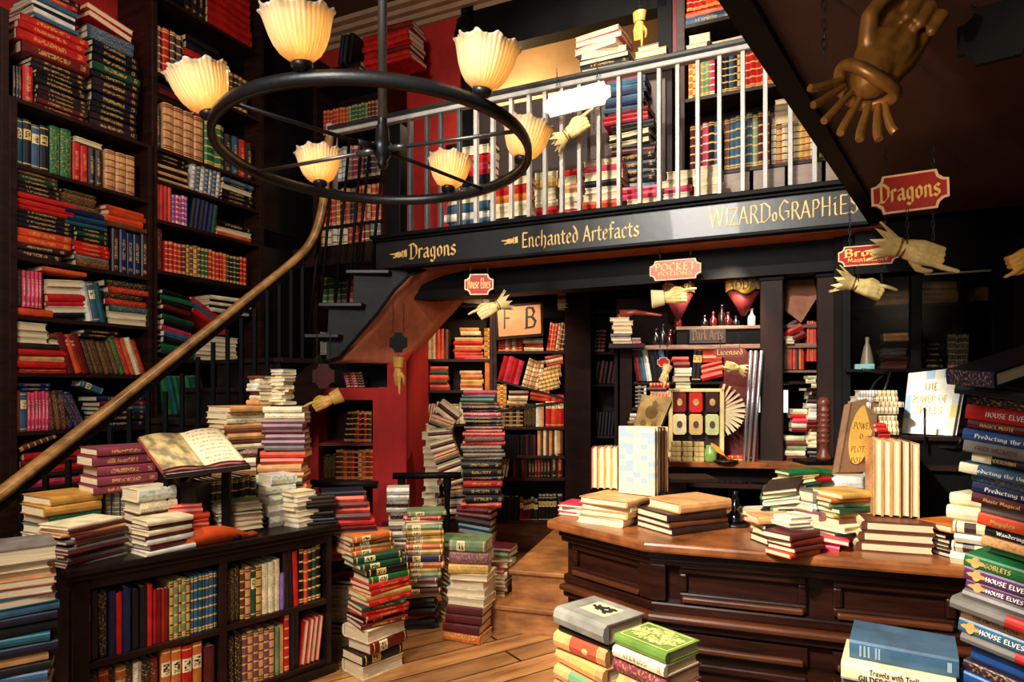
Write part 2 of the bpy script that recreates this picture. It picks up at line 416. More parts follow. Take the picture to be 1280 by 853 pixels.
def pile(px, Y, z0, ztop, n, cols, place, pat='title', face=(0, -1), L=.24, W=.17, jit=6, drift=None, py=None, sh=.012, tilt=0, x=None, jl=.08, wob=None):
    """free pile; face = direction the spines point; ztop: height, or py: pixel row of its top; drift: [(t, px)] of the centre line"""
    if py is not None: ztop = CZ+(HY-py)*Y/F
    wts = [R.uniform(.78, 1.25) for _ in range(n)]; s = sum(wts); zz = z0; f0 = V((face[0], face[1], 0)).normalized()
    for i in range(n):
        T = (ztop-z0)*wts[i]/s; c, pp = split_pat(pick(cols, i, n), pat); fl = False
        if c[0] == '~': c = c[1:]; fl = True
        a = math.radians(R.uniform(-jit, jit)); f = Matrix.Rotation(a, 3, 'Z') @ f0
        t = (i+.5)/n; cx = px
        if drift:
            for (t0, p0), (t1, p1) in zip(drift[:-1], drift[1:]):
                if t0 <= t <= t1: cx = p0+(p1-p0)*(t-t0)/(t1-t0)
        X = x if x is not None else (cx-CX)*Y/F
        H = L*R.uniform(1-jl, 1+jl*.4); w = W*R.uniform(1-jl, 1+jl*.4)
        if i == n-1 and False: H = L
        ctr = V((X+R.uniform(-sh, sh), Y+R.uniform(-sh, sh), zz))
        ex = -f if not fl else f
        ez = UP
        if tilt:
            ex = Matrix.Rotation(math.radians(tilt), 3, 'Y') @ ex; ez = Matrix.Rotation(math.radians(tilt), 3, 'Y') @ UP
        if wob:
            k = math.radians(wob*math.sin(i*.55)); Mx = Matrix.Rotation(k, 3, 'Y'); ex = Mx @ ex; ez = Mx @ ez
        ey = ez.cross(ex)
        add_book(ctr-ex*(w/2), ex, ey, ez, w, H, T*.97, c, pp, pos_h(i, n), place); zz += T
def upright(o, exdir, H, W, T, col, place, pat='title', pos='upright', lean=0, laxis=None):
    """one standing book: o = foot of the spine edge (left/bottom), exdir = from spine to fore-edge"""
    ex = V((exdir[0], exdir[1], 0)).normalized(); ey = UP; ez = ex.cross(ey)
    return add_book(V(o)+UP*(H/2), ex, ey, ez, W, H, T, col, pat, pos, place)
COLNAME = {'teal': 'blue-green', 'sage green': 'pale green', 'plum': 'dark plum', 'tan': 'tan'}
def shorten(lab):
    for a, b in ((' on the wall', ''), (' of the ', ' of '), (' from the ', ' from '), (' in the ', ' in '), (' behind the ', ' behind '), (' at the ', ' at '), (' by the ', ' by '), (' above the ', ' above '), (' on the ', ' on '), (' below the ', ' below '), (' book,', ','), ('bookcase', 'case'), (' part,', ','), (' run,', ','), (' of ', ' '), (' the ', ' ')):
        if len(lab.replace('-', ' ').split()) <= 16: break
        lab = lab.replace(a, b)
    return lab
LABS = {}
def finish_books(limit=300, nx=440):
    """rank the books by how much of the frame they really fill; the largest become things with parts, the rest one stuff mesh"""
    allm = MB(); owner = []
    for bi, b in enumerate(BOOKS):
        k = len(allm.f); book_geo(b, allm, allm, 0, 0, 0, local=False, seg=2); owner += [bi]*(len(allm.f)-k)
    tmp = allm.mesh('books tmp', [BLK]); o = bpy.data.objects.new('books tmp', tmp); COL.objects.link(o)
    bpy.context.view_layer.update(); dg = bpy.context.evaluated_depsgraph_get()
    # validate() may drop faces, so rank with the face centre
    ny = int(nx*853/1280); cam = V((0, 0, CZ))
    from mathutils.bvhtree import BVHTree
    bv = BVHTree.FromPolygons([V(p) for p in allm.v], allm.f)
    COL.objects.unlink(o); bpy.context.view_layer.update(); dg = bpy.context.evaluated_depsgraph_get()
    for j in range(ny):
        for i in range(nx):
            px, py = (i+.5)*1280/nx, (j+.5)*853/ny
            d = V(((px-CX)/F, 1, (HY-py)/F)).normalized()
            loc, nor, fi, dist = bv.ray_cast(cam, d)
            if fi is None: continue
            ok, l2, *_ = SC.ray_cast(dg, cam, d, distance=dist-.002)
            if not ok: BOOKS[owner[fi]]['hit'] += 1
    bpy.data.objects.remove(o)
    order = sorted(range(len(BOOKS)), key=lambda i: -BOOKS[i]['hit'])
    single = set(i for i in order[:limit] if BOOKS[i]['hit'] > 0) | set(i for i, b in enumerate(BOOKS) if b.get('keep'))
    stuff = MB(); mats = []; midx = {}
    def mi(m):
        if m.name not in midx: midx[m.name] = len(mats); mats.append(m)
        return midx[m.name]
    for bi, b in enumerate(BOOKS):
        if b['hit'] == 0 and not b.get('keep') and b.get('skiphid'): continue
        ms, mc = cover_mat(b['col'], b['pat']), cover_mat(b.get('board', b['col']), b.get('bpat', 'plain'))
        if bi in single:
            nm = COLNAME.get(b['col'], b['col'])
            lab = b.get('label') or '%s book, %s, %s' % (nm, b['pos'], b['place'])
            rot = Matrix((b['ex'], b['ey'], b['ez'])).transposed().to_4x4()
            lab = shorten(lab)
            e = bpy.data.objects.new('book', None); COL.objects.link(e); e.location = b['o']; e.rotation_euler = rot.to_euler(); e.empty_display_size = .03
            tag(e, lab, 'book', b.get('group') or 'books '+b['place'])
            c = MB(); p = MB(); book_geo(b, c, p, 0, 1, 0)
            for mb, nme, mm in ((c, 'cover', [ms, mc]), (p, 'pages', [page_mat()])):
                q = bpy.data.objects.new(nme, mb.mesh(nme, mm)); fix_normals(q.data); COL.objects.link(q); q.parent = e
            b['obj'] = e
        else: book_geo(b, stuff, stuff, mi(ms), mi(mc), mi(page_mat()), local=False, seg=2)
    if stuff.f:
        s = stuff.build('books', mats); tag(s, 'the many smaller books filling the shelves and corners farther back', 'books', None, 'stuff')
    print('BOOKS', len(BOOKS), 'visible', sum(b['hit'] > 0 for b in BOOKS), 'single', len(single), 'min hit', min(BOOKS[i]['hit'] for i in single))
# ---------------------------------------------------------------- broad-nib lettering
G = {
'a': (.52, [[(.08, .5), (.3, .6), (.38, .5), (.38, .1), (.48, 0)], [(.38, .35), (.1, .25), (.08, .1), (.2, 0), (.38, .12)]]),
'b': (.5, [[(.1, .95), (.1, .1), (.25, 0), (.4, .12), (.4, .48), (.28, .6), (.1, .48)]]),
'c': (.46, [[(.4, .5), (.28, .6), (.1, .48), (.1, .12), (.24, 0), (.4, .1)]]),
'd': (.52, [[(.12, .98), (.3, .78), (.42, .5), (.42, .12), (.27, 0), (.1, .12), (.1, .46), (.25, .58), (.4, .5)]]),
'e': (.46, [[(.1, .3), (.38, .42), (.36, .52), (.26, .6), (.1, .48), (.1, .12), (.24, 0), (.4, .1)]]),
'f': (.38, [[(.42, .9), (.28, .98), (.18, .85), (.18, 0)], [(.04, .58), (.36, .58)]]),
'g': (.52, [[(.4, .5), (.26, .6), (.1, .48), (.1, .15), (.24, .03), (.4, .15)], [(.4, .58), (.4, -.15), (.26, -.28), (.08, -.18)]]),
'h': (.52, [[(.1, .95), (.1, 0)], [(.1, .46), (.28, .6), (.4, .48), (.4, .05), (.3, -.15)]]),
'i': (.28, [[(.06, .5), (.14, .58), (.14, .08), (.24, 0)], [(.13, .78), (.17, .82)]]),
'k': (.48, [[(.1, .95), (.1, 0)], [(.1, .3), (.36, .56)], [(.2, .35), (.42, 0)]]),
'l': (.28, [[(.1, .95), (.1, .1), (.22, 0)]]),
'm': (.8, [[(.06, .5), (.12, .58), (.12, 0)], [(.12, .46), (.26, .6), (.38, .48), (.38, 0)], [(.38, .46), (.52, .6), (.64, .48), (.64, .08), (.74, 0)]]),
'n': (.54, [[(.06, .5), (.12, .58), (.12, 0)], [(.12, .46), (.28, .6), (.4, .48), (.4, .08), (.5, 0)]]),
'o': (.5, [[(.1, .48), (.1, .12), (.25, 0), (.4, .12), (.4, .48), (.25, .6), (.1, .48)]]),
'p': (.5, [[(.1, .58), (.1, -.3)], [(.1, .48), (.26, .6), (.4, .48), (.4, .12), (.25, 0), (.1, .1)]]),
'r': (.4, [[(.06, .5), (.12, .58), (.12, 0)], [(.12, .46), (.26, .6), (.36, .52)]]),
's': (.46, [[(.38, .52), (.24, .6), (.1, .5), (.12, .38), (.36, .25), (.38, .1), (.24, 0), (.06, .1)]]),
't': (.38, [[(.16, .8), (.16, .1), (.28, 0), (.36, .06)], [(.02, .58), (.34, .58)]]),
'u': (.54, [[(.1, .58), (.1, .12), (.24, 0), (.4, .12)], [(.4, .58), (.4, .08), (.5, 0)]]),
'v': (.46, [[(.08, .58), (.22, 0), (.4, .58)]]),
'w': (.66, [[(.08, .58), (.18, 0), (.32, .5), (.44, 0), (.58, .58)]]),
'y': (.48, [[(.08, .58), (.24, .08)], [(.42, .58), (.2, -.2), (.06, -.24)]]),
'A': (.62, [[(.04, 0), (.3, .92), (.56, 0)], [(.12, .32), (.5, .32)]]),
'B': (.58, [[(.12, 0), (.12, .9), (.38, .9), (.46, .7), (.36, .5), (.15, .48)], [(.36, .5), (.52, .3), (.44, .04), (.06, .0)]]),
'C': (.58, [[(.52, .76), (.34, .92), (.1, .62), (.1, .26), (.32, 0), (.54, .14)]]),
'D': (.68, [[(.15, .9), (.15, .02)], [(0, .85), (.3, .92), (.6, .7), (.6, .25), (.34, 0), (.04, .03)]]),
'E': (.54, [[(.5, .88), (.14, .9), (.14, .02), (.5, .04)], [(.14, .47), (.42, .47)]]),
'F': (.5, [[(.5, .88), (.14, .9), (.14, 0)], [(.14, .47), (.42, .47)]]),
'G': (.64, [[(.54, .76), (.34, .92), (.1, .62), (.1, .26), (.32, 0), (.56, .12), (.56, .4), (.36, .4)]]),
'H': (.62, [[(.12, .9), (.12, 0)], [(.5, .9), (.5, 0)], [(.12, .46), (.5, .46)]]),
'I': (.26, [[(.13, .9), (.13, 0)]]),
'K': (.56, [[(.12, .9), (.12, 0)], [(.5, .9), (.14, .42), (.52, 0)]]),
'L': (.48, [[(.12, .9), (.12, .02), (.46, .04)]]),
'M': (.78, [[(.08, 0), (.16, .9), (.38, .2), (.6, .9), (.7, 0)]]),
'N': (.62, [[(.1, 0), (.1, .9), (.5, 0), (.5, .9)]]),
'O': (.66, [[(.33, .92), (.08, .62), (.08, .26), (.33, 0), (.58, .26), (.58, .62), (.33, .92)]]),
'P': (.52, [[(.12, 0), (.12, .9), (.38, .9), (.48, .68), (.36, .46), (.12, .44)]]),
'R': (.6, [[(.12, 0), (.12, .9), (.38, .9), (.48, .7), (.36, .48), (.12, .46)], [(.3, .46), (.58, -.04)]]),
'S': (.5, [[(.44, .8), (.26, .92), (.1, .76), (.14, .56), (.4, .38), (.42, .14), (.24, 0), (.06, .12)]]),
'T': (.54, [[(.02, .86), (.52, .9)], [(.28, .9), (.28, 0)]]),
'U': (.6, [[(.1, .9), (.1, .2), (.3, 0), (.5, .2), (.5, .9)]]),
'V': (.56, [[(.04, .9), (.28, 0), (.52, .9)]]),
'W': (.84, [[(.04, .9), (.22, 0), (.42, .8), (.6, 0), (.8, .9)]]),
'X': (.54, [[(.04, .9), (.5, 0)], [(.5, .9), (.04, 0)]]),
'Y': (.52, [[(.04, .9), (.26, .46), (.26, 0)], [(.5, .9), (.26, .46)]]),
'Z': (.54, [[(.06, .88), (.5, .88), (.04, .03), (.52, .03)]]),
'&': (.6, [[(.5, 0), (.16, .7), (.28, .9), (.38, .7), (.1, .3), (.2, 0), (.5, .34)]]), '-': (.3, [[(.04, .4), (.26, .4)]]), '.': (.2, [[(.08, .02), (.1, .05)]]), "'": (.2, [[(.1, .9), (.08, .74)]]), ' ': (.3, []),
}
def hull(pts):
    pts = sorted(set(pts)); 
    def half(ps):
        h = []
        for p in ps:
            while len(h) >= 2 and (h[-1][0]-h[-2][0])*(p[1]-h[-2][1])-(h[-1][1]-h[-2][1])*(p[0]-h[-2][0]) <= 0: h.pop()
            h.append(p)
        return h
    a, b = half(pts), half(pts[::-1]); return a[:-1]+b[:-1]
def letters(text, org, dx, dy, height, width=None, nib=.13, mat=None, parent=None, name='lettering', ang=38, out=.0015, sizes=None, center=False):
    """text drawn with a flat nib on the plane org + dx*x + dy*y"""
    dx = V(dx).normalized(); dy = V(dy).normalized(); n = dx.cross(dy)
    adv = 0; glyphs = []
    for i, ch in enumerate(text):
        w, st = G.get(ch, G[' ']); s = sizes[i] if sizes else 1
        glyphs.append((adv, s, st)); adv += (w+.03)*s
    sx = (width/adv) if width else height
    if center: org = V(org)-dx*(adv*sx/2)
    a = math.radians(ang); c, s_ = math.cos(a)*nib/2, math.sin(a)*nib/2; tn = nib*.14
    q = [(c-s_*tn/nib, s_+c*tn/nib), (c+s_*tn/nib, s_-c*tn/nib), (-c+s_*tn/nib, -s_-c*tn/nib), (-c-s_*tn/nib, -s_+c*tn/nib)]
    mb = MB(); lift = 0
    for x0, s, st in glyphs:
        for pl in st:
            for p0, p1 in zip(pl[:-1], pl[1:]):
                h = hull([(x0+s*p[0]+k[0], s*p[1]+k[1]) for p in (p0, p1) for k in q])
                lift += 1
                e = out+(lift % 3)*.00015
                mb.prism([V(org)+dx*(x*sx)+dy*(y*height)+n*e for x, y in h], n*.0008)
    return mb.build(name, mat or GOLDP, parent)
# ---------------------------------------------------------------- carved pointing hands
HANDME = {}
def hand_mesh(kind):
    """hand along +x (fingertips), back of the hand towards -y, thumb side +z; about 0.2 long"""
    if kind in HANDME: return HANDME[kind]
    mb = MB()
    def limb(pts, rad, n=10): 
        # tapered chain with round ends
        p = [V(a) for a in pts]; r = list(rad)
        d0 = (p[0]-p[1]).normalized(); d1 = (p[-1]-p[-2]).normalized()
        p = [p[0]+d0*r[0]*.9, p[0]+d0*r[0]*.5]+p+[p[-1]+d1*r[-1]*.5, p[-1]+d1*r[-1]*.9]; r = [r[0]*.35, r[0]*.8]+r+[r[-1]*.8, r[-1]*.35]
        mb.tube(p, r, n)
    # palm: fan of thick rays so that it is wider at the knuckles
    for k, zz in enumerate((-.030, -.012, .010, .028)):
        limb([(0, 0, zz*.55), (.045, -.004, zz*.85), (.088, -.005 if k in (1, 2) else 0, zz)], [.021, .021, .0135])
    limb([(0, 0, -.012), (.05, .004, -.012), (.08, .004, -.01)], [.022, .024, .016]); limb([(0, 0, .012), (.05, .004, .012), (.08, .004, .01)], [.022, .024, .016])
    limb([(-.012, 0, 0), (.02, 0, 0)], [.029, .027], 12)
    if kind == 'point':
        limb([(.088, 0, .028), (.122, -.001, .032), (.150, 0, .033), (.178, .002, .032)], [.0115, .0105, .0092, .0072])
        for k, (zz, l) in enumerate(((.010, .032), (-.010, .029), (-.030, .024))):
            limb([(.088, -.003, zz), (.088+l, .004, zz-.002), (.088+l*.75, .026, zz-.003), (.074, .030, zz-.002)], [.0118, .0108, .0098, .0085])
        limb([(.03, .008, .032), (.058, .018, .052), (.085, .026, .050), (.104, .030, .042)], [.0145, .0125, .0105, .008])
    elif kind == 'open':
        for zz, dz, l in ((.028, .012, .078), (.010, .003, .090), (-.010, -.005, .082), (-.029, -.013, .064)):
            limb([(.088, 0, zz), (.088+l*.42, .004, zz+dz*.5), (.088+l*.74, .010, zz+dz*.8), (.088+l, .018, zz+dz)], [.0112, .0100, .0088, .0068])
        limb([(.028, .006, .032), (.055, .012, .058), (.082, .018, .070), (.104, .024, .076)], [.0145, .0122, .0102, .0078])
    me = mb.mesh('hand raw', [HANDM], True); fix_normals(me)
    o = bpy.data.objects.new('hand raw', me); COL.objects.link(o)
    m = o.modifiers.new('r', 'REMESH'); m.mode = 'VOXEL'; m.voxel_size = .0032; m.use_smooth_shade = True
    m = o.modifiers.new('s', 'SMOOTH'); m.factor = .5; m.iterations = 4
    bpy.context.view_layer.update(); dg = bpy.context.evaluated_depsgraph_get()
    out = bpy.data.meshes.new_from_object(o.evaluated_get(dg)); out.name = 'hand '+kind
    bpy.data.objects.remove(o)
    out.polygons.foreach_set('use_smooth', [True]*len(out.polygons)); HANDME[kind] = out; return out
def smooth(pts, n=5):
    out = []; pts = [V(p) for p in pts]
    for i in range(len(pts)-1):
        p0, p1, p2, p3 = pts[max(i-1, 0)], pts[i], pts[i+1], pts[min(i+2, len(pts)-1)]
        for k in range(n):
            t = k/n; out.append(.5*((2*p1)+(p2-p0)*t+(2*p0-5*p1+4*p2-p3)*t*t+(3*p1-p0-3*p2+p3)*t**3))
    return out+[pts[-1]]
def sign_hand(root, org, xdir, facing, size, kind='point', flip=1, cuff='spiky', mat=HANDM, cuffmat=None, fing=7, csize=1):
    """hand and cuff as children of root. org: wrist; xdir: pointing direction; facing: direction of the back of the hand"""
    x = V(xdir).normalized(); y = -V(facing); y = (y-x*y.dot(x)).normalized(); z = x.cross(y)*flip
    M = Matrix.Translation(org) @ Matrix((x, y, z)).transposed().to_4x4() @ Matrix.Scale(size/.2, 4)
    me = hand_mesh(kind)
    if me.materials[0] != mat: me = me.copy(); me.materials[0] = mat
    h = bpy.data.objects.new('hand', me); COL.objects.link(h); h.parent = root; h.matrix_basis = wmat(root).inverted() @ M
    mb = MB(); b2 = MB()
    if cuff == 'spiky':
        n = 20; ang = [2*math.pi*k/n for k in range(n)]
        i = 0
        for rr, xx, alt in ((.029, -.02, 0), (.036, -.045, 0), (.052, -.075, 0)):
            mb.v += [(xx, math.cos(a)*rr*.75, math.sin(a)*rr) for a in ang]
        for j in range(2):
            for k in range(n): l = (k+1) % n; mb.face([j*n+k, j*n+l, (j+1)*n+l, (j+1)*n+k])
        for k in range(0, n, 2):
            l = (k+1) % n; l2 = (k+2) % n; am = ang[l]; b = len(mb.v); mb.v.append((-.118+R.uniform(-.006, .006), math.cos(am)*.075*.75, math.sin(am)*.075))
            mb.face([2*n+k, 2*n+l, b]); mb.face([2*n+l, 2*n+l2, b])
        for k in (0, 1): b2.tube([(-.012-k*.016, math.cos(a)*(.028+k*.003)*.85, math.sin(a)*(.030+k*.003)) for a in ang], .0042, 6, closed=True)
    elif cuff == 'plain':
        mb.lathe([(.030, 0), (.034, .004), (.037, .03), (.042, .075), (.038, .078), (.03, .03)], 20, M=Matrix(((0, 0, -1, -.012), (1, 0, 0, 0), (0, 1.35, 0, 0), (0, 0, 0, 1))))
    elif cuff == 'fingers':
        for k in range(fing):
            a = math.radians(-72+136*k/(fing-1)); c, s = math.cos(a), math.sin(a)
            p = [V((-.030-.02*c, .0, .046*s)), V((-.042-.036*c, .002, .060*s)), V((-.052-.062*c, .006, .078*s)), V((-.055-.074*c, .010, .088*s))]
            mb.tube(smooth(p, 3), [.0045+.0028*math.sin(math.pi*.75*q/9) for q in range(10)], 10)
        b2.tube([(-.018-.016*math.cos(t)**2, .038*math.cos(t), .050*math.sin(t)) for t in [2*math.pi*k/28 for k in range(28)]], .0105, 12, closed=True)
    def put(mb, nm, m, sol=0):
        if not mb.v: return
        me = mb.mesh(nm, [m], nm != 'cuff'); fix_normals(me); o = bpy.data.objects.new(nm, me); COL.objects.link(o); o.parent = root; o.matrix_basis = h.matrix_basis @ Matrix.Scale(csize, 4)
        if sol: md = o.modifiers.new('s', 'SOLIDIFY'); md.thickness = .004; md.offset = 0
    put(mb, 'cuff', cuffmat or mat, cuff == 'spiky'); put(b2, 'bracelet', BRASS if mat is not BRASS else mat)
    return h
def chain(a, b, r=.0035, parent=None, mat=None, link=.022):
    a, b = V(a), V(b); L = (b-a).length; n = max(2, int(L/link)); d = (b-a).normalized(); mb = MB()
    s = d.cross(V((.3, 1, .1))).normalized(); t = d.cross(s)
    for i in range(n):
        c = a+(b-a)*((i+.5)/n); q = s if i % 2 else t; l = L/n*.68
        mb.tube([c+d*(l*math.cos(2*math.pi*k/8))+q*(r*2.0*math.sin(2*math.pi*k/8)) for k in range(8)], r*.62, 5, closed=True)
    return mb.build('chain', mat or IRON, parent, True)
def octagon(w, h, c=None):
    """outline with notched corners"""
    c = c or h*.26; pts = []
    for sx, sy in ((-1, -1), (1, -1), (1, 1), (-1, 1)):
        k = [(sx*(w/2-c), sy*h/2), (sx*(w/2-c*.85), sy*(h/2-c*.55)), (sx*(w/2-c*.45), sy*(h/2-c*.9)), (sx*w/2, sy*(h/2-c))]
        pts += k if sx*sy < 0 else k[::-1]
    return pts
def sign_board(root, ctr, dx, dy, w, h, mat=SIGNR, trim=CREAMT, text=None, tmat=None, th=.45, nib=.14, text2=None, thick=.016):
    dx = V(dx).normalized(); dy = V(dy); dy = (dy-dx*dy.dot(dx)).normalized(); n = dx.cross(dy)
    if n.y > 0: n = -n
    def P(x, y, o=0): return V(ctr)+dx*x+dy*y+n*o
    o = octagon(w, h); inn = octagon(w-h*.10, h*.90, h*.26)
    mb = MB(); mb.prism([P(x, y, -thick/2) for x, y in o], n*thick, 0); mb.build('board', mat, root)
    if trim is not None:
        mb = MB(); k = len(o); out2 = octagon(w*1.0, h*1.0); b = 0
        mb.v = [tuple(P(x, y, e)) for e in (thick/2-.001, thick/2+.003) for ring in (out2, inn) for x, y in ring]
        for i in range(k):
            j = (i+1) % k
            mb.face([i+2*k, j+2*k, j+3*k, i+3*k]); mb.face([i, j, j+2*k, i+2*k]); mb.face([i+k, j+k, j+3*k, i+3*k])
        mb.build('border', trim, root)
    if text:
        y0 = -h*th*.36 + (h*.12 if text2 else 0)
        letters(text, P(-w*.40, y0, thick/2), dx, dy, h*th, w*.80, nib, tmat or plain('bright gilt', (.98, .80, .40), .5, .05, 20), root)
        if text2: letters(text2, P(-w*.34, -h*.30, thick/2), dx, dy, h*.24, w*.68, .13, tmat or plain('bright gilt', (.98, .80, .40)), root)
# ================================================================ room shell
LB = Plane(-3.085, 3.95, .449, .893)          # front of the tall bookcases on the left wall
BF = Plane(-1.076, 5.06, .912, -.41)          # face of the balcony
WB = BF.shift(-1.0)                           # upper back wall
LC = Plane(-1.82, 2.655, .68, .733)           # low bookcase front
FB = Plane(-.13, 5.85, 1, -.02)               # bookcases seen under the balcony
NB = Plane(-1.2, 5.25, 1, 0)                  # red niche wall
GD = Plane(.6, 4.46, .98, -.20)               # display corner behind the counter
ZF, ZC = 0.0, 5.2
mb = MB(); mb.v = [(-5, -.6, 0), (5, -.6, 0), (5, 9, 0), (-5, 9, 0)]
ca, sa = math.cos(math.radians(-33)), math.sin(math.radians(-33))
mb.face([0, 1, 2, 3], 0, [(x*ca-y*sa, x*sa+y*ca) for x, y in ((-5, -.6), (5, -.6), (5, 9), (-5, 9))])
FLOORM = wood('floor boards', (.40, .23, .12), (.82, .58, .34), .30, (1.2, 7, 1), coat=.2, planks=(.17, 2.1), uvs=True)
struct(mb.build('floor', FLOORM, origin=(0, 0, 0)))
# landing two steps up (part of the floor)
mb = MB()
a0, a1 = onz(606, 787, 0), onz(700, 798, 0); b0, b1 = onz(640, 747, .173), onz(706, 752, .173)
d = (a1-a0).normalized(); nn = V((-d.y, d.x, 0))
def slab(p, q, z0, z1, depth, lip=.02):
    m = MB(); m.quadbox([V((*p.xy, z0)), V((*q.xy, z0)), V((*(q+nn*depth).xy, z0)), V((*(p+nn*depth).xy, z0)), V((*p.xy, z1)), V((*q.xy, z1)), V((*(q+nn*depth).xy, z1)), V((*(p+nn*depth).xy, z1))]); return m
STEPW = wood('step boards', (.40, .22, .11), (.80, .54, .30), .42, (3, 3, 12))
LW = 1.05
st = thing('floor_steps', (*a0.xy, 0), 'two broad wooden steps leading up beside the counter', 'steps')
slab(a0, a1+d*.5, 0, .145, LW).build('riser', STEPW, st); m = slab(a0-nn*.025-d*.02, a1+d*.5-nn*.025, .145, .173, LW); m.build('tread', STEPW, st, bevel=.006)
slab(b0, b1+d*.6, .173, .335, 2.4).build('riser', STEPW, st); m = slab(b0-nn*.025-d*.02, b1+d*.6-nn*.025, .335, .362, 2.4); m.build('tread', STEPW, st, bevel=.006)
mb = MB(); mb.box(-.75, 3.6, 6.3, 6.9, 0, .34); o = mb.build('floor', STEPW); o['kind'] = 'structure'
# walls
def wall(name, pl, u0, u1, z0, z1, mat, w=0, th=.1):
    m = MB(); m.pbox(pl, u0, u1, w-th, w, z0, z1); return struct(m.build(name, mat))
wall('wall_left', LB, -4.8, 3.6, 0, ZC, REDW, w=-.46)
# opening in the upper back wall (black frame, tan plaster room behind)
uo0, uo1 = WB.u(578), WB.u(834)
wall('wall_back', WB, -2.6, -.75, 0, ZC, REDW)
wall('wall_back', WB, -.75, uo0, 2.62, ZC, REDW)
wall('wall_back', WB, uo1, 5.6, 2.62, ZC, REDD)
wall('wall_back', WB, uo0, uo1, 2.62, WB.z(650, 128), plain('mid brown wainscot', (.17, .085, .05), .6, .2, 5))
wall('wall_back', WB, uo0, uo1, 4.95, ZC, REDW)
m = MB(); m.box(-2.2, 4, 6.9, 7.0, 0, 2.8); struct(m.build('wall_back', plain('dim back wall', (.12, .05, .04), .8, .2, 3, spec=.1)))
m = MB(); m.pbox(WB, -.9, 5.4, -2.2, 0, 2.60, 2.76); struct(m.build('ceiling', plain('dark underside', (.16, .09, .075), .7, .1, 3)))
TANP = plain('tan plaster', (.80, .63, .42), .7, .08, 2)
wall('wall_recess', WB, uo0-.6, uo1+.8, 2.7, ZC, TANP, w=-.75)
m = MB()
for ua, ub, za, zb in ((uo0, uo0+.13, 3.2, WB.z(578, 14)+.5), (uo1-.07, uo1+.04, 2.8, ZC)):
    m.pbox(WB, ua, ub, -.12, .03, za, zb)
zt0 = WB.z(578, 15); zt = WB.z(700, -22)
m.pbox(WB, uo0, uo1, -.12, .03, 4.62, 5.0)
struct(m.build('trim_1', BLK))
# ceilings
CEILM = plain('dark ceiling', (.30, .17, .13), .7, .1, 3)
m = MB(); m.box(-5, 5, -.6, 9, ZC, ZC+.1); struct(m.build('ceiling', CEILM))
CROWN = plain('buff moulding paint', (.66, .50, .36), .55, .08, 6)
m = MB()
for k, (w, h) in enumerate(((.03, .20), (.07, .15), (.12, .10), (.18, .05))): m.pbox(WB, -3, 5, -.0, w, ZC-h, ZC-h+.045)
struct(m.build('trim_2', CROWN))
m = MB()
for k, (w, h) in enumerate(((.03, .20), (.07, .15), (.12, .10), (.18, .05))): m.pbox(LB, -4, 3.4, -.46, -.46+w, ZC-h, ZC-h+.045)
struct(m.build('trim_3', CROWN))
# lower ceiling over the right of the room
E0, E1 = V((.55, 1.57, 0)), V((2.06, 3.63, 0)); e = (E1-E0).normalized(); Es = E0-e*2.3
pts = [Es, E1, V((3.95, 2.79, 0)), V((3.95, -.5, 0)), V((.0, -.5, 0))]
m = MB(); m.prism([V((p.x, p.y, 2.53)) for p in pts], V((0, 0, .2))); DCE = plain('deep brown ceiling paint', (.27, .14, .115), .6, .2, 2.2)
struct(m.build('ceiling', DCE))
m = MB(); en = V((e.y, -e.x, 0))
m.prism([V((*(Es-en*.03).xy, 2.505)), V((*(E1-en*.03).xy, 2.505)), V((*(E1+en*.035).xy, 2.505)), V((*(Es+en*.035).xy, 2.505))], V((0, 0, .26))); struct(m.build('trim_4', BLK))
m = MB(); m.box(3.95, 4.05, -.6, 9, 0, ZC); struct(m.build('wall_right', plain('dark wall', (.13, .10, .09), .6, .1, 3)))
# ================================================================ red niche wall under the stairs
m = MB(); xr = (508-CX)*5.25/F
p = [V((-2.2, 5.28, 0)), V((xr, 5.28, 0)), V(((535-CX)*5.85/F, 5.85, 0)), V((-.80, 6.6, 0)), V((-2.2, 6.6, 0))]
zn = NB.z(440, 485)
# solid jamb right of the niche + wall around it
nu0, nu1 = NB.u(398), NB.u(466)
ux = NB.u(484)
m.pbox(NB, nu1, ux, -1.2, 0, 0, zn)
jb = [NB.P(ux, 0, 0), V((xr, 5.25, 0)), V(((535-CX)*5.85/F, 5.85, 0)), V(((535-CX)*5.85/F, 6.5, 0)), NB.P(ux, -1.2, 0)]
b = len(m.v); m.v += [tuple(q) for q in jb]+[(q.x, q.y, z) for q, z in zip(jb, (1.79, 1.80, 2.12, 2.5, 1.79))]
m.face([b, b+1, b+2, b+3, b+4]); m.face([b+5, b+6, b+7]); m.face([b+5, b+7, b+8]); m.face([b+5, b+8, b+9])
for i in range(5): m.face([b+i, b+(i+1) % 5, b+5+(i+1) % 5, b+5+i])
zn = NB.z(440, 485)
m.pbox(NB, nu0-.12, nu0, -1.2, 0, 0, zn); m.pbox(NB, nu0, nu1, -1.2, -.34, 0, zn); m.pbox(NB, nu0, nu1, -.34, 0, zn-.10, zn)
m.pbox(NB, nu0, nu1, -.34, -.02, zn-.34, zn-.10) if False else None
struct(m.build('wall_niche', REDW))
m = MB(); ua, ub = NB.u(470), NB.u(508)
m.pbox(NB, ua+.02, ub-.0, 0, .02, .0, zn+.005); m.pbox(NB, NB.u(494), NB.u(509), 0, .045, 0, 1.78)
struct(m.build('trim_5', REDW))
m = MB(); m.pbox(NB, nu0-.2, ux, -.42, -.36, zn, 1.84); struct(m.build('wall_niche', BLK))  # black sheet standing in for the shade of the gap above the niche
ns = thing('niche_shelves', NB.P((nu0+nu1)/2, -.2, .6), 'red shelves set into the niche of the red wall under the stairs', 'shelves')
zs1, zs2 = NB.z(440, 554), NB.z(440, 601)
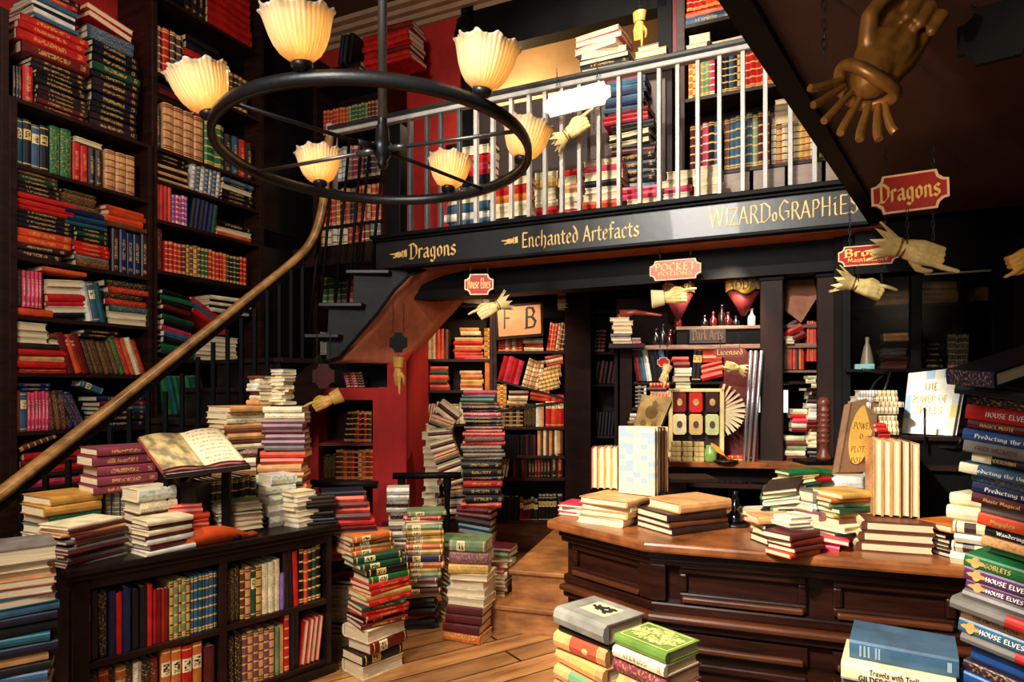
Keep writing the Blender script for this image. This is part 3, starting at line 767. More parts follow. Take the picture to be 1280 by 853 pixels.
for z in (zs1, zs2):
    m = MB(); m.pbox(NB, nu0, nu1, -.33, -.01, z-.025, z); m.build('shelf', REDD, ns)
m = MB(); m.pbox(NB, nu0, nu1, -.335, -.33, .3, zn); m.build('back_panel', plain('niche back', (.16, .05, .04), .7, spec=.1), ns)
# ================================================================ bookcases
def bookcase(name, pl, u0, u1, zs, ztop, label, depth=.30, side=.035, mat=SHELFW, back=True, cat='bookcase', sh=.026, group=None, base=0, crown=False):
    t = thing(name, pl.P((u0+u1)/2, -depth/2, base), label, cat, group)
    for a, b in ((u0-side, u0), (u1, u1+side)):
        m = MB(); m.pbox(pl, a, b, -depth, 0, base, ztop); m.build('side_panel', mat, t, bevel=.003)
    if back: m = MB(); m.pbox(pl, u0-side, u1+side, -depth-.012, -depth, base, ztop); m.build('back_panel', DARKW, t)
    for z in zs:
        m = MB(); m.pbox(pl, u0, u1, -depth, -.002, z-sh, z); m.build('shelf', mat, t, bevel=.002)
    if crown: m = MB(); m.pbox(pl, u0-side-.02, u1+side+.02, -depth, .03, ztop, ztop+.05); m.build('cornice', mat, t, bevel=.006)
    return t
b1 = [LB.u(15), LB.u(186)]; b2 = [LB.u(194), LB.u(325)]
Z1 = [3.38, 2.97, 2.40, 2.03, 1.67, 1.30, .86, .42, .06]
bookcase('tall_bookcase', LB, b1[0]+.03, b1[1], Z1, 3.38, 'tall dark bookcase on the left wall with book piles heaped on its top', depth=.36, side=.045)
Z2 = [4.545, 3.954, 3.391, 3.146, 2.847, 2.464, 1.805, 1.37, .93, .5, .06]
bookcase('tall_bookcase', LB, b2[0]+.02, b2[1], Z2, 5.15, 'taller dark bookcase behind the upper staircase, reaching to the ceiling', depth=.40, side=.045)
bookcase('tall_bookcase', LB, -1.1, b1[0]-.06, [3.6, 3.2, 2.75, 2.3, 1.9, 1.5, 1.0, .5], 3.9, 'dark bookcase cut off by the left edge of the photo', depth=.36, side=.045)
ZCs = [BF.shift(-.66).z(440, y) for y in (378, 332, 279, 224, 162, 97)]
CB = BF.shift(-.66)
cu0, cu1 = CB.u(396), CB.u(478)
bookcase('corner_bookcase', CB, cu0, cu1, ZCs+[1.9, 1.4], 4.75, 'dark bookcase in the corner behind the top of the stairs', depth=.3, side=.05)
DBP = BF.shift(-.62)
du0, du1 = DBP.u(856), DBP.u(1078)
ZD = [DBP.z(905, y) for y in (213, 115, 56, 20)]
bookcase('gallery_bookcase', DBP, du0, du1, ZD, 5.0, 'dark bookcase standing on the gallery behind the railing on the right', depth=.3, side=.06, base=2.76)
m = MB(); m.pbox(DBP, du0, du1, -.05, 0, 2.76, ZD[0]-.03)
# plank fronts of its lower cupboards
gb = [o for o in bpy.data.objects if o.name.startswith('gallery_bookcase')][0]
n = 5
for k in range(n):
    a, b = du0+(du1-du0)*k/n, du0+(du1-du0)*(k+1)/n
    m = MB(); m.pbox(DBP, a+.012, b-.012, -.03, .0, 2.76, ZD[0]-.03); m.build('door', wood('lit pale plank', (.45, .36, .31), (.66, .56, .50), .5, (4, 4, 14)), gb, bevel=.004)  # pale tone carries the light falling on these planks
# niche/black passage in the left wall between bookcases
m = MB(); u = LB.u(321); m.pbox(LB, u, LB.u(412), -.42, -.20, 0, 5.0); pd = m.build('door_1', BLK); struct(pd)
m = MB()
for za, zb in ((1.9, 2.9), (3.05, 4.3)): m.pbox(LB, u+.12, LB.u(388), -.20, -.185, za, zb)
m.build('door_panel', plain('satin black', (.07, .065, .07), .3, .1, 5), pd, bevel=.006)
# gallery cabinet behind the railing
CP = BF.shift(-.54)
cbu0, cbu1 = CP.u(690), CP.u(828); zcab = CP.z(760, 86)
t = thing('gallery_cabinet', CP.P((cbu0+cbu1)/2, -.2, 2.76), 'dark wooden cabinet on the gallery carrying small piles of books on top', 'cabinet')
m = MB(); m.pbox(CP, cbu0+.25, cbu1+.05, -.42, -.12, 2.76, zcab-.03); m.build('body', DARKW, t, bevel=.004)
m = MB(); m.pbox(CP, cbu0+.10, cbu1+.08, -.45, .02, zcab-.03, zcab); m.build('top', SHELFW, t, bevel=.005)
for k in range(2):
    a = cbu0+.28+k*(cbu1-cbu0-.25)/2; m = MB(); m.pbox(CP, a, a+(cbu1-cbu0-.3)/2, -.12, -.10, 2.85, zcab-.1); m.build('door', plain('mid brown panel', (.24, .12, .07), .5), t, bevel=.004)
# ================================================================ balcony
uf0, uf1 = 0.0, BF.u(1083)
bal = thing('balcony', BF.P(1.7, -.3, 2.5), 'curving wooden gallery with painted lettering on its slate-black fascia and grey railings', 'balcony')
m = MB(); m.pbox(BF, uf0, uf1+.02, -.05, 0, 2.52, 2.745); m.build('fascia', SLATE, bal)
m = MB(); m.pbox(BF, uf0-.03, uf1+.02, -.06, .045, 2.745, 2.775); m.pbox(BF, uf0-.02, uf1+.02, -.06, .022, 2.725, 2.745); m.pbox(BF, uf0+.25, uf1+.02, -.06, .016, 2.505, 2.527); m.build('fascia_moulding', BLK, bal, bevel=.005)
m = MB(); m.pbox(BF, -.9, uf1+1.2, -1.0, -.05, 2.60, 2.76); m.build('floor_slab', DARKW, bal)
# brown plaster soffit under the balcony and black beam behind it
m = MB(); m.pbox(BF, uf0+.4, uf1+.1, -.26, -.05, 2.50, 2.53); m.build('soffit', SOFF, bal)
m = MB(); m.pbox(BF, -.1, uf1+.6, -.45, -.26, 2.30, 2.60); m.build('beam', BLK, bal)
# lettering on the fascia
def fpt(px, py, w=.002): u = BF.u(px); return BF.P(u, w, BF.z(px, py))
def ftext(s, x0, x1, ybase, h, mat=GOLDP, nib=.14, ang=38, sizes=None):
    a = fpt(x0, ybase); u0, u1 = BF.u(x0), BF.u(x1)
    letters(s, a, BF.D, UP, h, u1-u0, nib, mat, bal, ang=ang, sizes=sizes)
ftext('Dragons', 512, 571, 324, .125); ftext('Enchanted Artefacts', 652, 800, 310, .115, GOLDP, .12)
ftext('WIZARDoGRAPHiES', 886, 1074, 285, .125, GOLDP, .09, 25, sizes=[1.15]+[.95]*4+[1]+[.7]+[1.05]+[.9]*3+[1, 1, 1, 1])
def painted_hand(px, py, s, flip=1):
    u = BF.u(px); z = BF.z(px, py); m = MB()
    def Q(x, y, e=.002): return BF.P(u+x*s*flip, e, z+y*s)
    for pts in ([(-.5, -.1), (-.1, -.2), (.2, -.12), (.25, .12), (-.05, .22), (-.45, .16)], [(.2, .02), (.62, .06), (.64, .13), (.2, .14)], [(.1, -.2), (.36, -.22), (.38, -.12), (.12, -.1)],
                [(-.5, -.22), (-.42, -.24), (-.38, .26), (-.48, .3)], [(-.8, -.18), (-.55, -.2), (-.52, .24), (-.78, .34)]): m.prism([Q(*p) for p in pts], BF.N*.001)
    m.build('painted_hand', GOLDP, bal)
painted_hand(497, 319, .11, -1); painted_hand(636, 302, .09, -1); painted_hand(1086, 256, .05, 1)
# railing
ZR = 3.665
m = MB(); ur0 = BF.u(416); m.pbox(BF, ur0, uf1+.15, -.02, .075, ZR, ZR+.03); m.build('handrail', plain('scuffed dark handrail paint', (.16, .155, .15), .35, .25, 9, coat=.2), bal, bevel=.008); m = MB(); m.pbox(BF, ur0, uf1+.15, -.005, .055, ZR-.035, ZR); m.build('lit_rail_band', BALU, bal, bevel=.008)  # pale lower bar paints in the bright light on the rail's lower face
bx = [515, 536, 553, 576, 597, 618, 641, 663, 683, 704, 726, 750, 775, 801, 825, 848, 873, 900, 929, 957, 988, 1018, 1050]
uu = [BF.u(x) for x in bx]; stp = (uu[-1]-uu[0])/(len(uu)-1)
proto = None
for k in range(len(bx)):
    u = uu[k]; m = MB(); m.pbox(BF, u-.013, u+.013, -.022+.02, .022+.02, 2.775, ZR-.035)
    o = m.build('baluster', BALU if bx[k] > 590 else plain('shaded grey iron', (.26, .26, .26), .4, .12, 12), bal, bevel=.003)  # left ones get a darker copy: less light there, put into colour
# corner newel at the top of the stairs
m = MB(); m.pbox(BF, ur0-.02, ur0+.03, -.03, .06, 3.2, ZR+.06); m.build('newel', BALU, bal, bevel=.006)
m = MB(); m.pbox(BF, BF.u(483), BF.u(500), -.10, .0, 2.77, ZR-.03); m.build('newel', BLK, bal, bevel=.004)
# posts under the balcony
PP = BF.shift(-.30)
for px0, px1, lab in ((950, 979, 'slim dark square post between the counter displays, left one of the two'), (1021, 1049, 'dark square post right of the gap, under the gallery beam')):
    t = thing('support_post', PP.P((PP.u(px0)+PP.u(px1))/2, 0, 0), lab, 'post'); a, b = PP.u(px0), PP.u(px1)
    m = MB(); m.pbox(PP, a, b, -(b-a), 0, 0, 2.30); m.build('shaft', wood('post wood', (.065, .032, .026), (.19, .09, .06), .5, (5, 5, 1.5), coat=.05, spec=.15), t, bevel=.006)
    m = MB(); m.pbox(PP, a-.008, b+.008, -(b-a)-.008, .008, 2.27, 2.30); m.build('capital', BLK, t, bevel=.006)
# black lintel right of the balcony
RP = BF.shift(-.12)
m = MB(); m.pbox(RP, uf1-.05, 5.4, -.12, 0, RP.z(1150, 338), 2.60); struct(m.build('trim_6', BLK))
# ================================================================ staircase
S0 = V((-1.58, 4.97, 0)); SD = V((-.484, -.875, 0)).normalized(); SN = V((SD.y, -SD.x, 0))  # SN: towards the wall
if SN.x > 0: SN = -SN
stt = thing('staircase', S0+SD*2.0, 'dark wooden staircase with a worn brown handrail climbing past the tall bookcases', 'staircase')
BLKW = wood('blackened wood', (.075, .055, .05), (.17, .12, .10), .4, (3, 3, 16))
nst = 8; rise, going = .222, .272
for k in range(nst):
    p = S0+SD*(going*k); z = 1.80-rise*k
    if z < .05: break
    q = [p-SD*.03, p+SD*going, p+SD*going+SN*.72, p-SD*.03+SN*.72]
    m = MB(); m.prism([V((*a.xy, z-.035)) for a in (p-SN*.05-SD*.0, p+SD*(going+.03)-SN*.05, p+SD*(going+.03)+SN*.72, p+SN*.72)], V((0, 0, .035))); m.build('tread', BLKW, stt, bevel=.005)
    m = MB(); m.prism([V((*a.xy, z-rise+.0)) for a in (p+SD*going, p+SD*(going-.02), p+SD*(going-.02)+SN*.72, p+SD*going+SN*.72)], V((0, 0, rise-.035))); m.build('riser', BLKW, stt)
m = MB(); a = S0+SD*-.1; b = S0+SD*2.15
m.prism([V((*a.xy, 1.84)), V((*a.xy, 1.45)), V((*b.xy, -.0)), V((*b.xy, .12))], -SN*.04); m.build('stringer', BLKW, stt)
# winders turning into the gallery: treads seen end-on
wind = [(433, 487, 338, 2.5, 5.02), (399, 453, 379, 2.235, 4.98), (380, 424, 418, 1.99, 4.96)]
for x0, x1, y, z, Y in wind:
    a, b = at(x0, y, Y), at(x1, y, Y+.0); z = a.z
    m = MB(); bk = V((.12, .75, 0)); m.prism([V((a.x, a.y-.03, z-.03)), V((b.x, b.y-.03, z-.03)), V((b.x+.1, b.y+.7, z-.03)), V((a.x+.1, a.y+.7, z-.03))], V((0, 0, .03))); m.build('tread', BLKW, stt, bevel=.006)
# stepped dark side of the winders
side = [(475, 303), (475, 343), (442, 343), (442, 382), (411, 382), (408, 450), (422, 446), (470, 392), (492, 362), (512, 342), (530, 336), (530, 305)]
Ys = 5.04
m = MB(); m.prism([at(x, y, Ys-.02+(x-408)*.0006) for x, y in side], V((0, .05, 0))); m.build('winder_side', plain('worn black side board', (.05, .045, .045), .55, .5, 5, spec=.25), stt)
edge = [(406, 454), (424, 447), (471, 393), (493, 363), (513, 343), (532, 337), (600, 330)]
m = MB(); m.tube([at(x, y, Ys-.03 if x < 590 else 5.2) for x, y in edge[:-1]], .012, 8); m.build('side_moulding', BLK, stt, True)
# brown plaster underside sweeping up
o_ = [at(408, 453, 5.03), at(424, 447, 5.04), at(447, 420, 5.05), at(471, 393, 5.06), at(493, 363, 5.07), at(513, 344, 5.08), at(540, 336, 5.0), at(600, 330, 4.92)]
i_ = [at(505, 455, 5.30), at(512, 447, 5.40), at(524, 436, 5.5), at(536, 424, 5.6), at(552, 405, 5.6), at(568, 388, 5.6), at(586, 365, 5.5), at(606, 345, 5.3)]
m = MB(); N = len(o_); mid = 6
for r in range(mid+1):
    for k in range(N):
        f = r/mid; p = o_[k].lerp(i_[k], f); p.z += .0; m.v.append(tuple(p))
for r in range(mid):
    for k in range(N-1): m.face([r*N+k, r*N+k+1, (r+1)*N+k+1, (r+1)*N+k])
o = m.build('plaster_soffit', SOFF, stt, True, solid=.03)
# handrail: straight flight then a steep sweep up to the gallery rail
hr = [at(-60, 662, 3.0), at(0, 617, 3.2), at(120, 523, 3.74), at(250, 420, 4.33), at(330, 356, 4.70), at(368, 325, 4.88), at(385, 307, 4.97), at(396, 285, 5.02), at(402, 262, 5.06), at(405, 240, 5.10), at(408, 205, 5.15), at(411, 172, 5.2)]
hs = smooth(hr)
m = MB(); m.tube(hs, .04, sq=(.036, .024)); m.build('handrail', RAILW, stt, True)
m = MB(); m.tube([p+V((0, 0, -.045)) for p in hs], .03, sq=(.028, .026)); m.build('rail_underside', BLK, stt)
# balusters of the flight
for k in range(22):
    p = S0+SD*(.06+k*.11); t = (k*.11+.06)
    # rail height above this point
    best = min(hs, key=lambda q: (q.xy-p.xy).length); z1 = best.z-.05; zt = 1.80-rise*math.floor(t/going)
    if zt < .05: continue
    m = MB(); m.box(p.x-.012, p.x+.012, p.y-.012, p.y+.012, zt, z1); m.build('baluster', BLK, stt, bevel=.002)
# balusters between the sweep and the gallery
for x, yb, Y in ((392, 418, 5.0), (407, 380, 5.0), (425, 380, 5.02), (441, 378, 5.03), (452, 338, 5.04), (470, 338, 5.05)):
    b = at(x-6, yb, Y); T = at(x+12, 172 if x > 400 else 250, Y+.12); 
    m = MB(); m.tube([b, T], .012, 8); m.build('baluster', BLK, stt, True)
# ================================================================ low bookcase
lcL, lcD, lcH = 1.21, .40, .82
lc = thing('low_bookcase', LC.P(lcL/2, -lcD/2, 0), 'low dark bookcase in the front left, its top crowded with book piles', 'bookcase')
DK = wood('near black oak', (.04, .024, .02), (.13, .068, .048), .4, (4, 4, 18), coat=.15, spec=.25)
m = MB(); m.pbox(LC, 0, .06, -lcD, 0, 0, .76); m.build('side_panel', DK, lc, bevel=.003)
m = MB(); m.pbox(LC, lcL-.03, lcL, -lcD, 0, 0, .76); m.build('side_panel', DK, lc, bevel=.003)
um = LC.u(280)
m = MB(); m.pbox(LC, um-.018, um+.018, -lcD+.02, -.004, .05, .76); m.build('divider', SHELFW, lc, bevel=.003)
m = MB(); m.pbox(LC, 0, lcL, -lcD, -lcD+.015, 0, .78); m.build('back_panel', DK, lc)
m = MB(); m.pbox(LC, -.03, lcL+.03, -lcD-.02, .03, .79, .82); m.pbox(LC, -.015, lcL+.015, -lcD, .015, .765, .79); m.build('top', DK, lc, bevel=.006)
m = MB(); m.pbox(LC, 0.06, lcL-.03, -.02, 0, .72, .77); m.build('frieze', DK, lc, bevel=.003)
for a, b, z in ((.06, um-.018, .405), (um+.018, lcL-.03, .41), (.06, um-.018, .075), (um+.018, lcL-.03, .075)):
    m = MB(); m.pbox(LC, a, b, -lcD+.015, -.004, z-.028, z); m.build('shelf', SHELFW, lc, bevel=.003)
m = MB(); m.pbox(LC, -.02, lcL+.02, -lcD, .02, 0, .045); m.build('plinth', DK, lc, bevel=.004)
# end panel moulding on the near end
m = MB()
for a, b, za, zb in ((-.36, -.04, .12, .16), (-.36, -.04, .68, .72), (-.36, -.32, .16, .68), (-.08, -.04, .16, .68)): m.pbox(LC, -.008, 0, a, b, za, zb)
m.build('end_moulding', DK, lc, bevel=.003)
# narrow table behind it for the tall piles
tb = thing('side_table', V((-1.33, 4.03, 0)), 'dark table hidden behind the piles on the low bookcase', 'table')
m = MB(); m.box(-1.95, -1.10, 3.62, 4.3, .79, .82) ; m.build('top', DK, tb, bevel=.005)
for x in (-1.9, -1.15):
    for y in (3.7, 4.25): m = MB(); m.box(x-.03, x+.03, y-.03, y+.03, 0, .79); m.build('leg', DK, tb)
# ================================================================ counter
KA, KB = onz(683, 650, 1.05), onz(805, 678, 1.05); KC0 = onz(1209, 710, 1.05); kd = (KC0-KB).normalized(); KC = KB+kd*1.35
KZ = 1.05
k1 = Plane(KA.x, KA.y, KB.x-KA.x, KB.y-KA.y); k2 = Plane(KB.x, KB.y, kd.x, kd.y)
L1 = (KB-KA).length; L2 = (KC-KB).length
ct = thing('shop_counter', V((.9, 2.4, 0)), 'long panelled mahogany counter with a worn top, angled at its left end', 'counter')
Bk0, Bk1 = V((.42, 2.98, 0)), V((2.05, 2.50, 0))
top = [KA, KB, KC, Bk1, Bk0]
m = MB(); m.prism([V((*p.xy, KZ-.035)) for p in top], V((0, 0, .035))); m.build('worktop', TOPW, ct, bevel=.010)
def inset(d):
    a = k1.P(.03, -d, 0); b_u = L1
    # intersection of the two offset faces
    p, q = k1.shift(-d), k2.shift(-d); det = p.d[0]*(-q.d[1])+q.d[0]*p.d[1]
    rx, ry = q.o[0]-p.o[0], q.o[1]-p.o[1]; t = (rx*(-q.d[1])+q.d[0]*ry)/det
    return a, V((p.o[0]+p.d[0]*t, p.o[1]+p.d[1]*t, 0)), k2.P(L2-.02, -d, 0)
def band(d, z0, z1, name, mat=COUNTW, bev=.006, back=.06):
    a, b, c = inset(d); a2, b2_, c2 = inset(d+back)
    m = MB(); m.prism([V((*x.xy, z0)) for x in (a, b, c, c2, b2_, a2)], V((0, 0, z1-z0))); return m.build(name, mat, ct, bevel=bev)
band(.035, KZ-.062, KZ-.035, 'cornice'); band(.05, KZ-.085, KZ-.062, 'cornice')
# body
a, b, c = inset(.09)
m = MB(); m.prism([V((*x.xy, .0)) for x in (a, b, c, Bk1-V((.05, .05, 0)), Bk0+V((.03, -.05, 0)))], V((0, 0, KZ-.04))); m.build('body', COUNTW, ct)
band(.062, .80, .835, 'waist_moulding', bev=.008); band(.035, .775, .80, 'waist_moulding', COUNTM, bev=.010); band(.06, .745, .775, 'waist_moulding', bev=.008)  # middle band in the lighter wood paints in its highlight
band(.055, 0, .12, 'plinth')
def panel(pl, u0, u1, z0, z1, w=-.09, fr=.028, stick=.022):
    m = MB()
    mr = MB(); mr.pbox(pl, u0+fr*.4, u1-fr*.4, w, w+stick+.012, z0-.004, z0+.016); mr.build('panel_sill_highlight', COUNTM, ct, bevel=.006)  # added bar painting the highlight along the panel's bottom rail
    for a, b, c, d in ((u0, u1, z0, z0+fr), (u0, u1, z1-fr, z1), (u0, u0+fr, z0+fr, z1-fr), (u1-fr, u1, z0+fr, z1-fr)): m.pbox(pl, a, b, w, w+stick, c, d)
    m.build('panel_frame', COUNTW, ct, bevel=.007)
    m = MB(); m.pbox(pl, u0+fr, u1-fr, w, w+.003, z0+fr, z1-fr); m.build('panel', COUNTW, ct)
ub = [.08, L1-.08]
panel(k1, .07, L1-.06, .845, .965); panel(k1, .07, L1-.06, .68, .735); panel(k1, .07, L1-.06, .2, .64)
us = [.09]; w_ = .50
ul = [k2.u(846), k2.u(1012), k2.u(1045), k2.u(1206), k2.u(1235)]
for a, b in ((ul[0], ul[1]), (ul[2], ul[3]), (ul[4], L2-.04)):
    panel(k2, a, b, .845, .965); panel(k2, a, b, .68, .735); panel(k2, a, b, .2, .64)
# corner pilaster
a, b, c = inset(.058)
m = MB(); m.prism([V((*(b-(b-a).normalized()*.05).xy, .84)), V((*b.xy, .84)), V((*(b+(c-b).normalized()*.05).xy, .84)), V((*(b+(c-b).normalized()*.05+V((0, .09, 0))).xy, .84)), V((*(b-(b-a).normalized()*.05+V((.02, .08, 0))).xy, .84))], V((0, 0, .125))); m.build('corner_pilaster', COUNTW, ct, bevel=.004)
# ================================================================ books on the tall bookcases
def S(k, case): return {0: Z1, 1: Z2}[case][k]
BC1 = 'tall left bookcase'; BC2 = 'taller stairside bookcase'
T_ = 'top of the %s' % BC1
vrow(LB, 3.38, 19, 30, 3, .20, 'black,navy,black', 'left end, '+T_)
vrow(LB, 3.38, 31, 44, 1, .23, 'red', 'in front of the brown pile, '+T_)
hstack(LB, 3.38, 46, 112, 7, .22, 'maroon,maroon,dark brown,plum,plum,black,black', 'big pile, '+T_, 'title', W=.26)
hstack(LB, 3.60, 44, 110, 3, .09, 'black,dark brown,dark brown', 'middle of the big pile, '+T_, W=.26)
hstack(LB, 3.69, 24, 113, 4, .25, 'dark red,red,red,red', 'red pile, '+T_, 'title', W=.32, jit=3, slope=1)
hstack(LB, 3.945, 42, 98, 5, .15, 'slate blue,white,navy,white,slate blue', 'blue and white pile on the red one, '+T_, 'plain', W=.26)
hstack(LB, 4.10, 54, 100, 2, .07, 'red,black', 'above the blue and white pile, '+T_, jit=14)
hstack(LB, 3.38, 115, 174, 12, .60, 'plum,plum,black,black,navy,plum,plum,black,dark green,black,black,navy', 'tall dark pile at the right, '+T_, 'title', W=.26, jit=4)
hstack(LB, 3.98, 112, 170, 2, .10, 'slate blue,slate blue', 'on the tall dark pile, '+T_, 'deco', W=.26)
hstack(LB, 4.08, 110, 168, 2, .09, '~red,~red', 'very top right, '+T_, 'plain', W=.2, slope=-9)
P_ = 'first shelf of the %s' % BC1
vrow(LB, 2.97, 20, 63, 4, .29, 'teal:label,navy:label,slate blue:label,navy:label', P_, 'label')
vrow(LB, 2.97, 65, 92, 2, .31, 'green,green', 'green pair, '+P_, 'deco')
vrow(LB, 2.97, 94, 131, 4, .25, 'red,red,black,dark brown', 'red and black run, '+P_)
hstack(LB, 3.235, 96, 131, 1, .035, '~cream', 'on the red run, '+P_, 'plain')
vrow(LB, 2.97, 134, 172, 3, .28, 'tan,tan,tan', 'gilt trio, '+P_, 'bands')
P_ = 'second shelf of the %s' % BC1
hstack(LB, 2.40, 17, 84, 2, .085, 'plum,plum', 'bottom of the left pile, '+P_, W=.26)
hstack(LB, 2.485, 19, 94, 2, .10, 'orange-red,orange-red', 'orange pair, '+P_, 'title', W=.28)
hstack(LB, 2.585, 18, 95, 4, .12, 'black,navy,black,black', 'black band of the left pile, '+P_, W=.28)
hstack(LB, 2.705, 17, 96, 3, .10, 'red,red,red', 'red band of the left pile, '+P_, 'plain', W=.28)
hstack(LB, 2.805, 20, 78, 5, .14, 'plum,black,black,dark green,brown', 'upper left pile, '+P_, W=.27)
hstack(LB, 2.40, 96, 140, 2, .08, 'brown,grey', 'foot of the middle pile, '+P_, 'deco', W=.26)
hstack(LB, 2.48, 96, 140, 3, .09, 'red,red,red', 'red part of the middle pile, '+P_, W=.26)
hstack(LB, 2.57, 97, 139, 3, .10, 'black,dark green,black', 'dark part of the middle pile, '+P_, W=.26)
hstack(LB, 2.67, 84, 136, 4, .11, 'teal,dark blue,teal,dark blue', 'blue part of the middle pile, '+P_, 'plain', W=.26)
hstack(LB, 2.78, 78, 124, 4, .12, 'brown,dark brown,brown,black', 'top of the middle pile, '+P_, 'deco', W=.25)
vrow(LB, 2.40, 143, 187, 5, .30, 'plum,dark blue,dark blue,dark blue,plum', 'dark upright set, '+P_, 'title')
hstack(LB, 2.715, 134, 184, 4, .15, 'brown,orange-red,orange-red,orange-red', 'orange pile on the upright set, '+P_, 'plain', W=.24, jit=7)
P_ = 'third shelf of the %s' % BC1
hstack(LB, 2.03, 18, 72, 1, .05, 'orange-red', 'left end, '+P_, 'plain')
vrow(LB, 2.085, 18, 30, 2, .24, 'black,dark brown', 'left end, '+P_, 'deco')
vrow(LB, 2.085, 31, 56, 5, .23, 'pink', 'pink set, '+P_, 'title')
hstack(LB, 2.33, 54, 112, 1, .03, 'orange-red', 'above the pink set, '+P_, 'deco')
hstack(LB, 2.03, 60, 109, 6, .25, 'black,~white,red,red,~white,~cream', 'tilted pile, '+P_, 'plain', slope=6)
vrow(LB, 2.03, 112, 136, 3, .27, 'white,slate blue:label,teal', 'leaning trio, '+P_, 'plain', -11)
hstack(LB, 2.03, 140, 187, 2, .09, '~cream,~cream', 'foot of the right pile, '+P_, 'plain')
hstack(LB, 2.12, 133, 187, 5, .22, 'teal,red,black,red,black', 'right pile, '+P_, 'deco', sh=.03)
P_ = 'fourth shelf of the %s' % BC1
hstack(LB, 1.67, 20, 86, 5, .19, 'red:deco,red,tan,red,dark brown', 'lower left pile, '+P_, 'plain')
hstack(LB, 1.86, 19, 62, 3, .13, '~cream', 'pale pile, '+P_, 'plain')
hstack(LB, 1.86, 64, 102, 2, .07, '~cream,brown', 'beside the pale pile, '+P_, 'plain')
vrow(LB, 1.67, 88, 116, 3, .27, 'dark red,orange-red,dark red', 'orange leaning run, '+P_, 'plain', -17)
vrow(LB, 1.67, 116, 152, 6, .24, 'dark brown,brown,dark brown,brown,dark brown,brown', 'brown leaning run, '+P_, 'deco', -17)
vrow(LB, 1.67, 153, 186, 5, .27, 'green,red,orange-red,~cream,red'.replace('~', ''), 'colourful leaning run, '+P_, 'deco', -19)
hstack(LB, 1.925, 104, 150, 2, .05, 'dark brown', 'above the leaning runs, '+P_)
P_ = 'fifth shelf of the %s' % BC1
vrow(LB, 1.30, 19, 36, 2, .25, 'orange-red,slate blue:label', 'left end, '+P_)
vrow(LB, 1.30, 37, 64, 6, .25, 'pink', 'pink set, '+P_, 'title')
vrow(LB, 1.30, 65, 88, 3, .25, 'maroon,brown,maroon', 'brown run, '+P_, 'deco', -6)
vrow(LB, 1.30, 89, 112, 3, .26, 'dark blue', 'blue leaning run, '+P_, 'deco', -24)
hstack(LB, 1.555, 20, 66, 2, .05, 'dark blue', 'on the pink set, '+P_)
hstack(LB, 1.30, 125, 184, 6, .22, 'dark blue,black,dark blue,teal,dark red,dark blue', 'right pile, '+P_)
hstack(LB, 1.53, 100, 130, 1, .045, 'slate blue', 'on the blue leaning run, '+P_, 'label', slope=-22)
P_ = 'sixth shelf of the %s' % BC1
hstack(LB, .86, 28, 108, 7, .30, 'red,black,pink,black,red,dark red,red', 'red pile behind the banister, '+P_, 'plain')
hstack(LB, .86, 112, 184, 5, .24, 'dark red,black,red,navy,black', 'dark pile behind the banister, '+P_)
hstack(LB, 1.17, 24, 76, 1, .03, 'brown', 'slanting, '+P_, 'bands', slope=20)
fill(LB, .42, b1[0]+.06, b1[1], .3, 'low shelf of the '+BC1, px=False)
for z in (3.6, 3.2, 2.75, 2.3, 1.9, 1.5, 1.0): fill(LB, z, -.42, b1[0]-.10, .36, 'shelf at the left edge, %s high' % z, 'navy,black,pink,slate blue,dark red,plum', px=False)
# ---- second bookcase
P_ = 'top shelf of the %s' % BC2
hstack(LB, Z2[0], 262, 316, 6, .40, 'red', 'red pile, '+P_, 'plain', W=.28, slope=-2)
vrow(LB, Z2[0], 232, 258, 3, .30, 'black,dark brown,black', P_)
P_ = 'second shelf of the %s' % BC2
vrow(LB, Z2[1], 197, 231, 4, .37, 'maroon,red,dark brown,dark brown', P_, 'bands')
hstack(LB, Z2[1], 234, 274, 8, .42, 'maroon,dark brown,dark blue,black,dark blue,red,navy,black', P_, 'plain', W=.26, jit=5)
vrow(LB, Z2[1], 277, 312, 6, .30, 'teal,dark brown,brown,black,brown,dark brown', 'right end, '+P_, 'bands')
P_ = 'third shelf of the %s' % BC2
vrow(LB, Z2[2], 197, 204, 1, .30, 'navy', 'left end, '+P_)
vrow(LB, Z2[2], 206, 256, 4, .36, 'tan', 'tan set, '+P_, 'bands')
vrow(LB, Z2[2], 258, 282, 2, .36, 'green', 'green pair, '+P_, 'bands')
vrow(LB, Z2[2], 284, 318, 4, .32, 'dark brown,teal,red,dark brown', 'right end, '+P_)
hstack(LB, Z2[2]+.375, 197, 240, 3, .12, 'black,dark red,navy', 'on the tan set, '+P_, 'plain')
hstack(LB, Z2[2]+.375, 244, 272, 3, .10, 'red,black,dark red', 'on the green pair, '+P_, 'plain')
P_ = 'fourth shelf of the %s' % BC2
hstack(LB, Z2[3], 196, 238, 6, .15, 'tan,black,tan,black,tan,black', 'striped pile, '+P_, 'plain')
hstack(LB, Z2[3]+.15, 197, 236, 2, .06, 'black', 'on the striped pile, '+P_)
vrow(LB, Z2[3], 241, 276, 7, .215, 'white,slate blue,white,slate blue,white,slate blue,white', 'pale blue set, '+P_, 'bands', 5)
hstack(LB, Z2[3], 280, 318, 6, .20, 'plum,plum,black,~white,black,slate blue', 'right pile, '+P_)
P_ = 'fifth shelf of the %s' % BC2
vrow(LB, Z2[4], 197, 217, 4, .27, 'orange-red,red,red,orange-red', 'red set, '+P_, 'plain')
vrow(LB, Z2[4], 218, 237, 5, .23, 'violet,pink,violet,pink,violet', 'pink and violet set, '+P_, 'bands')
vrow(LB, Z2[4], 239, 271, 6, .24, 'navy,dark blue,navy,dark blue,dark blue,dark green', 'blue run, '+P_, 'plain', 8)
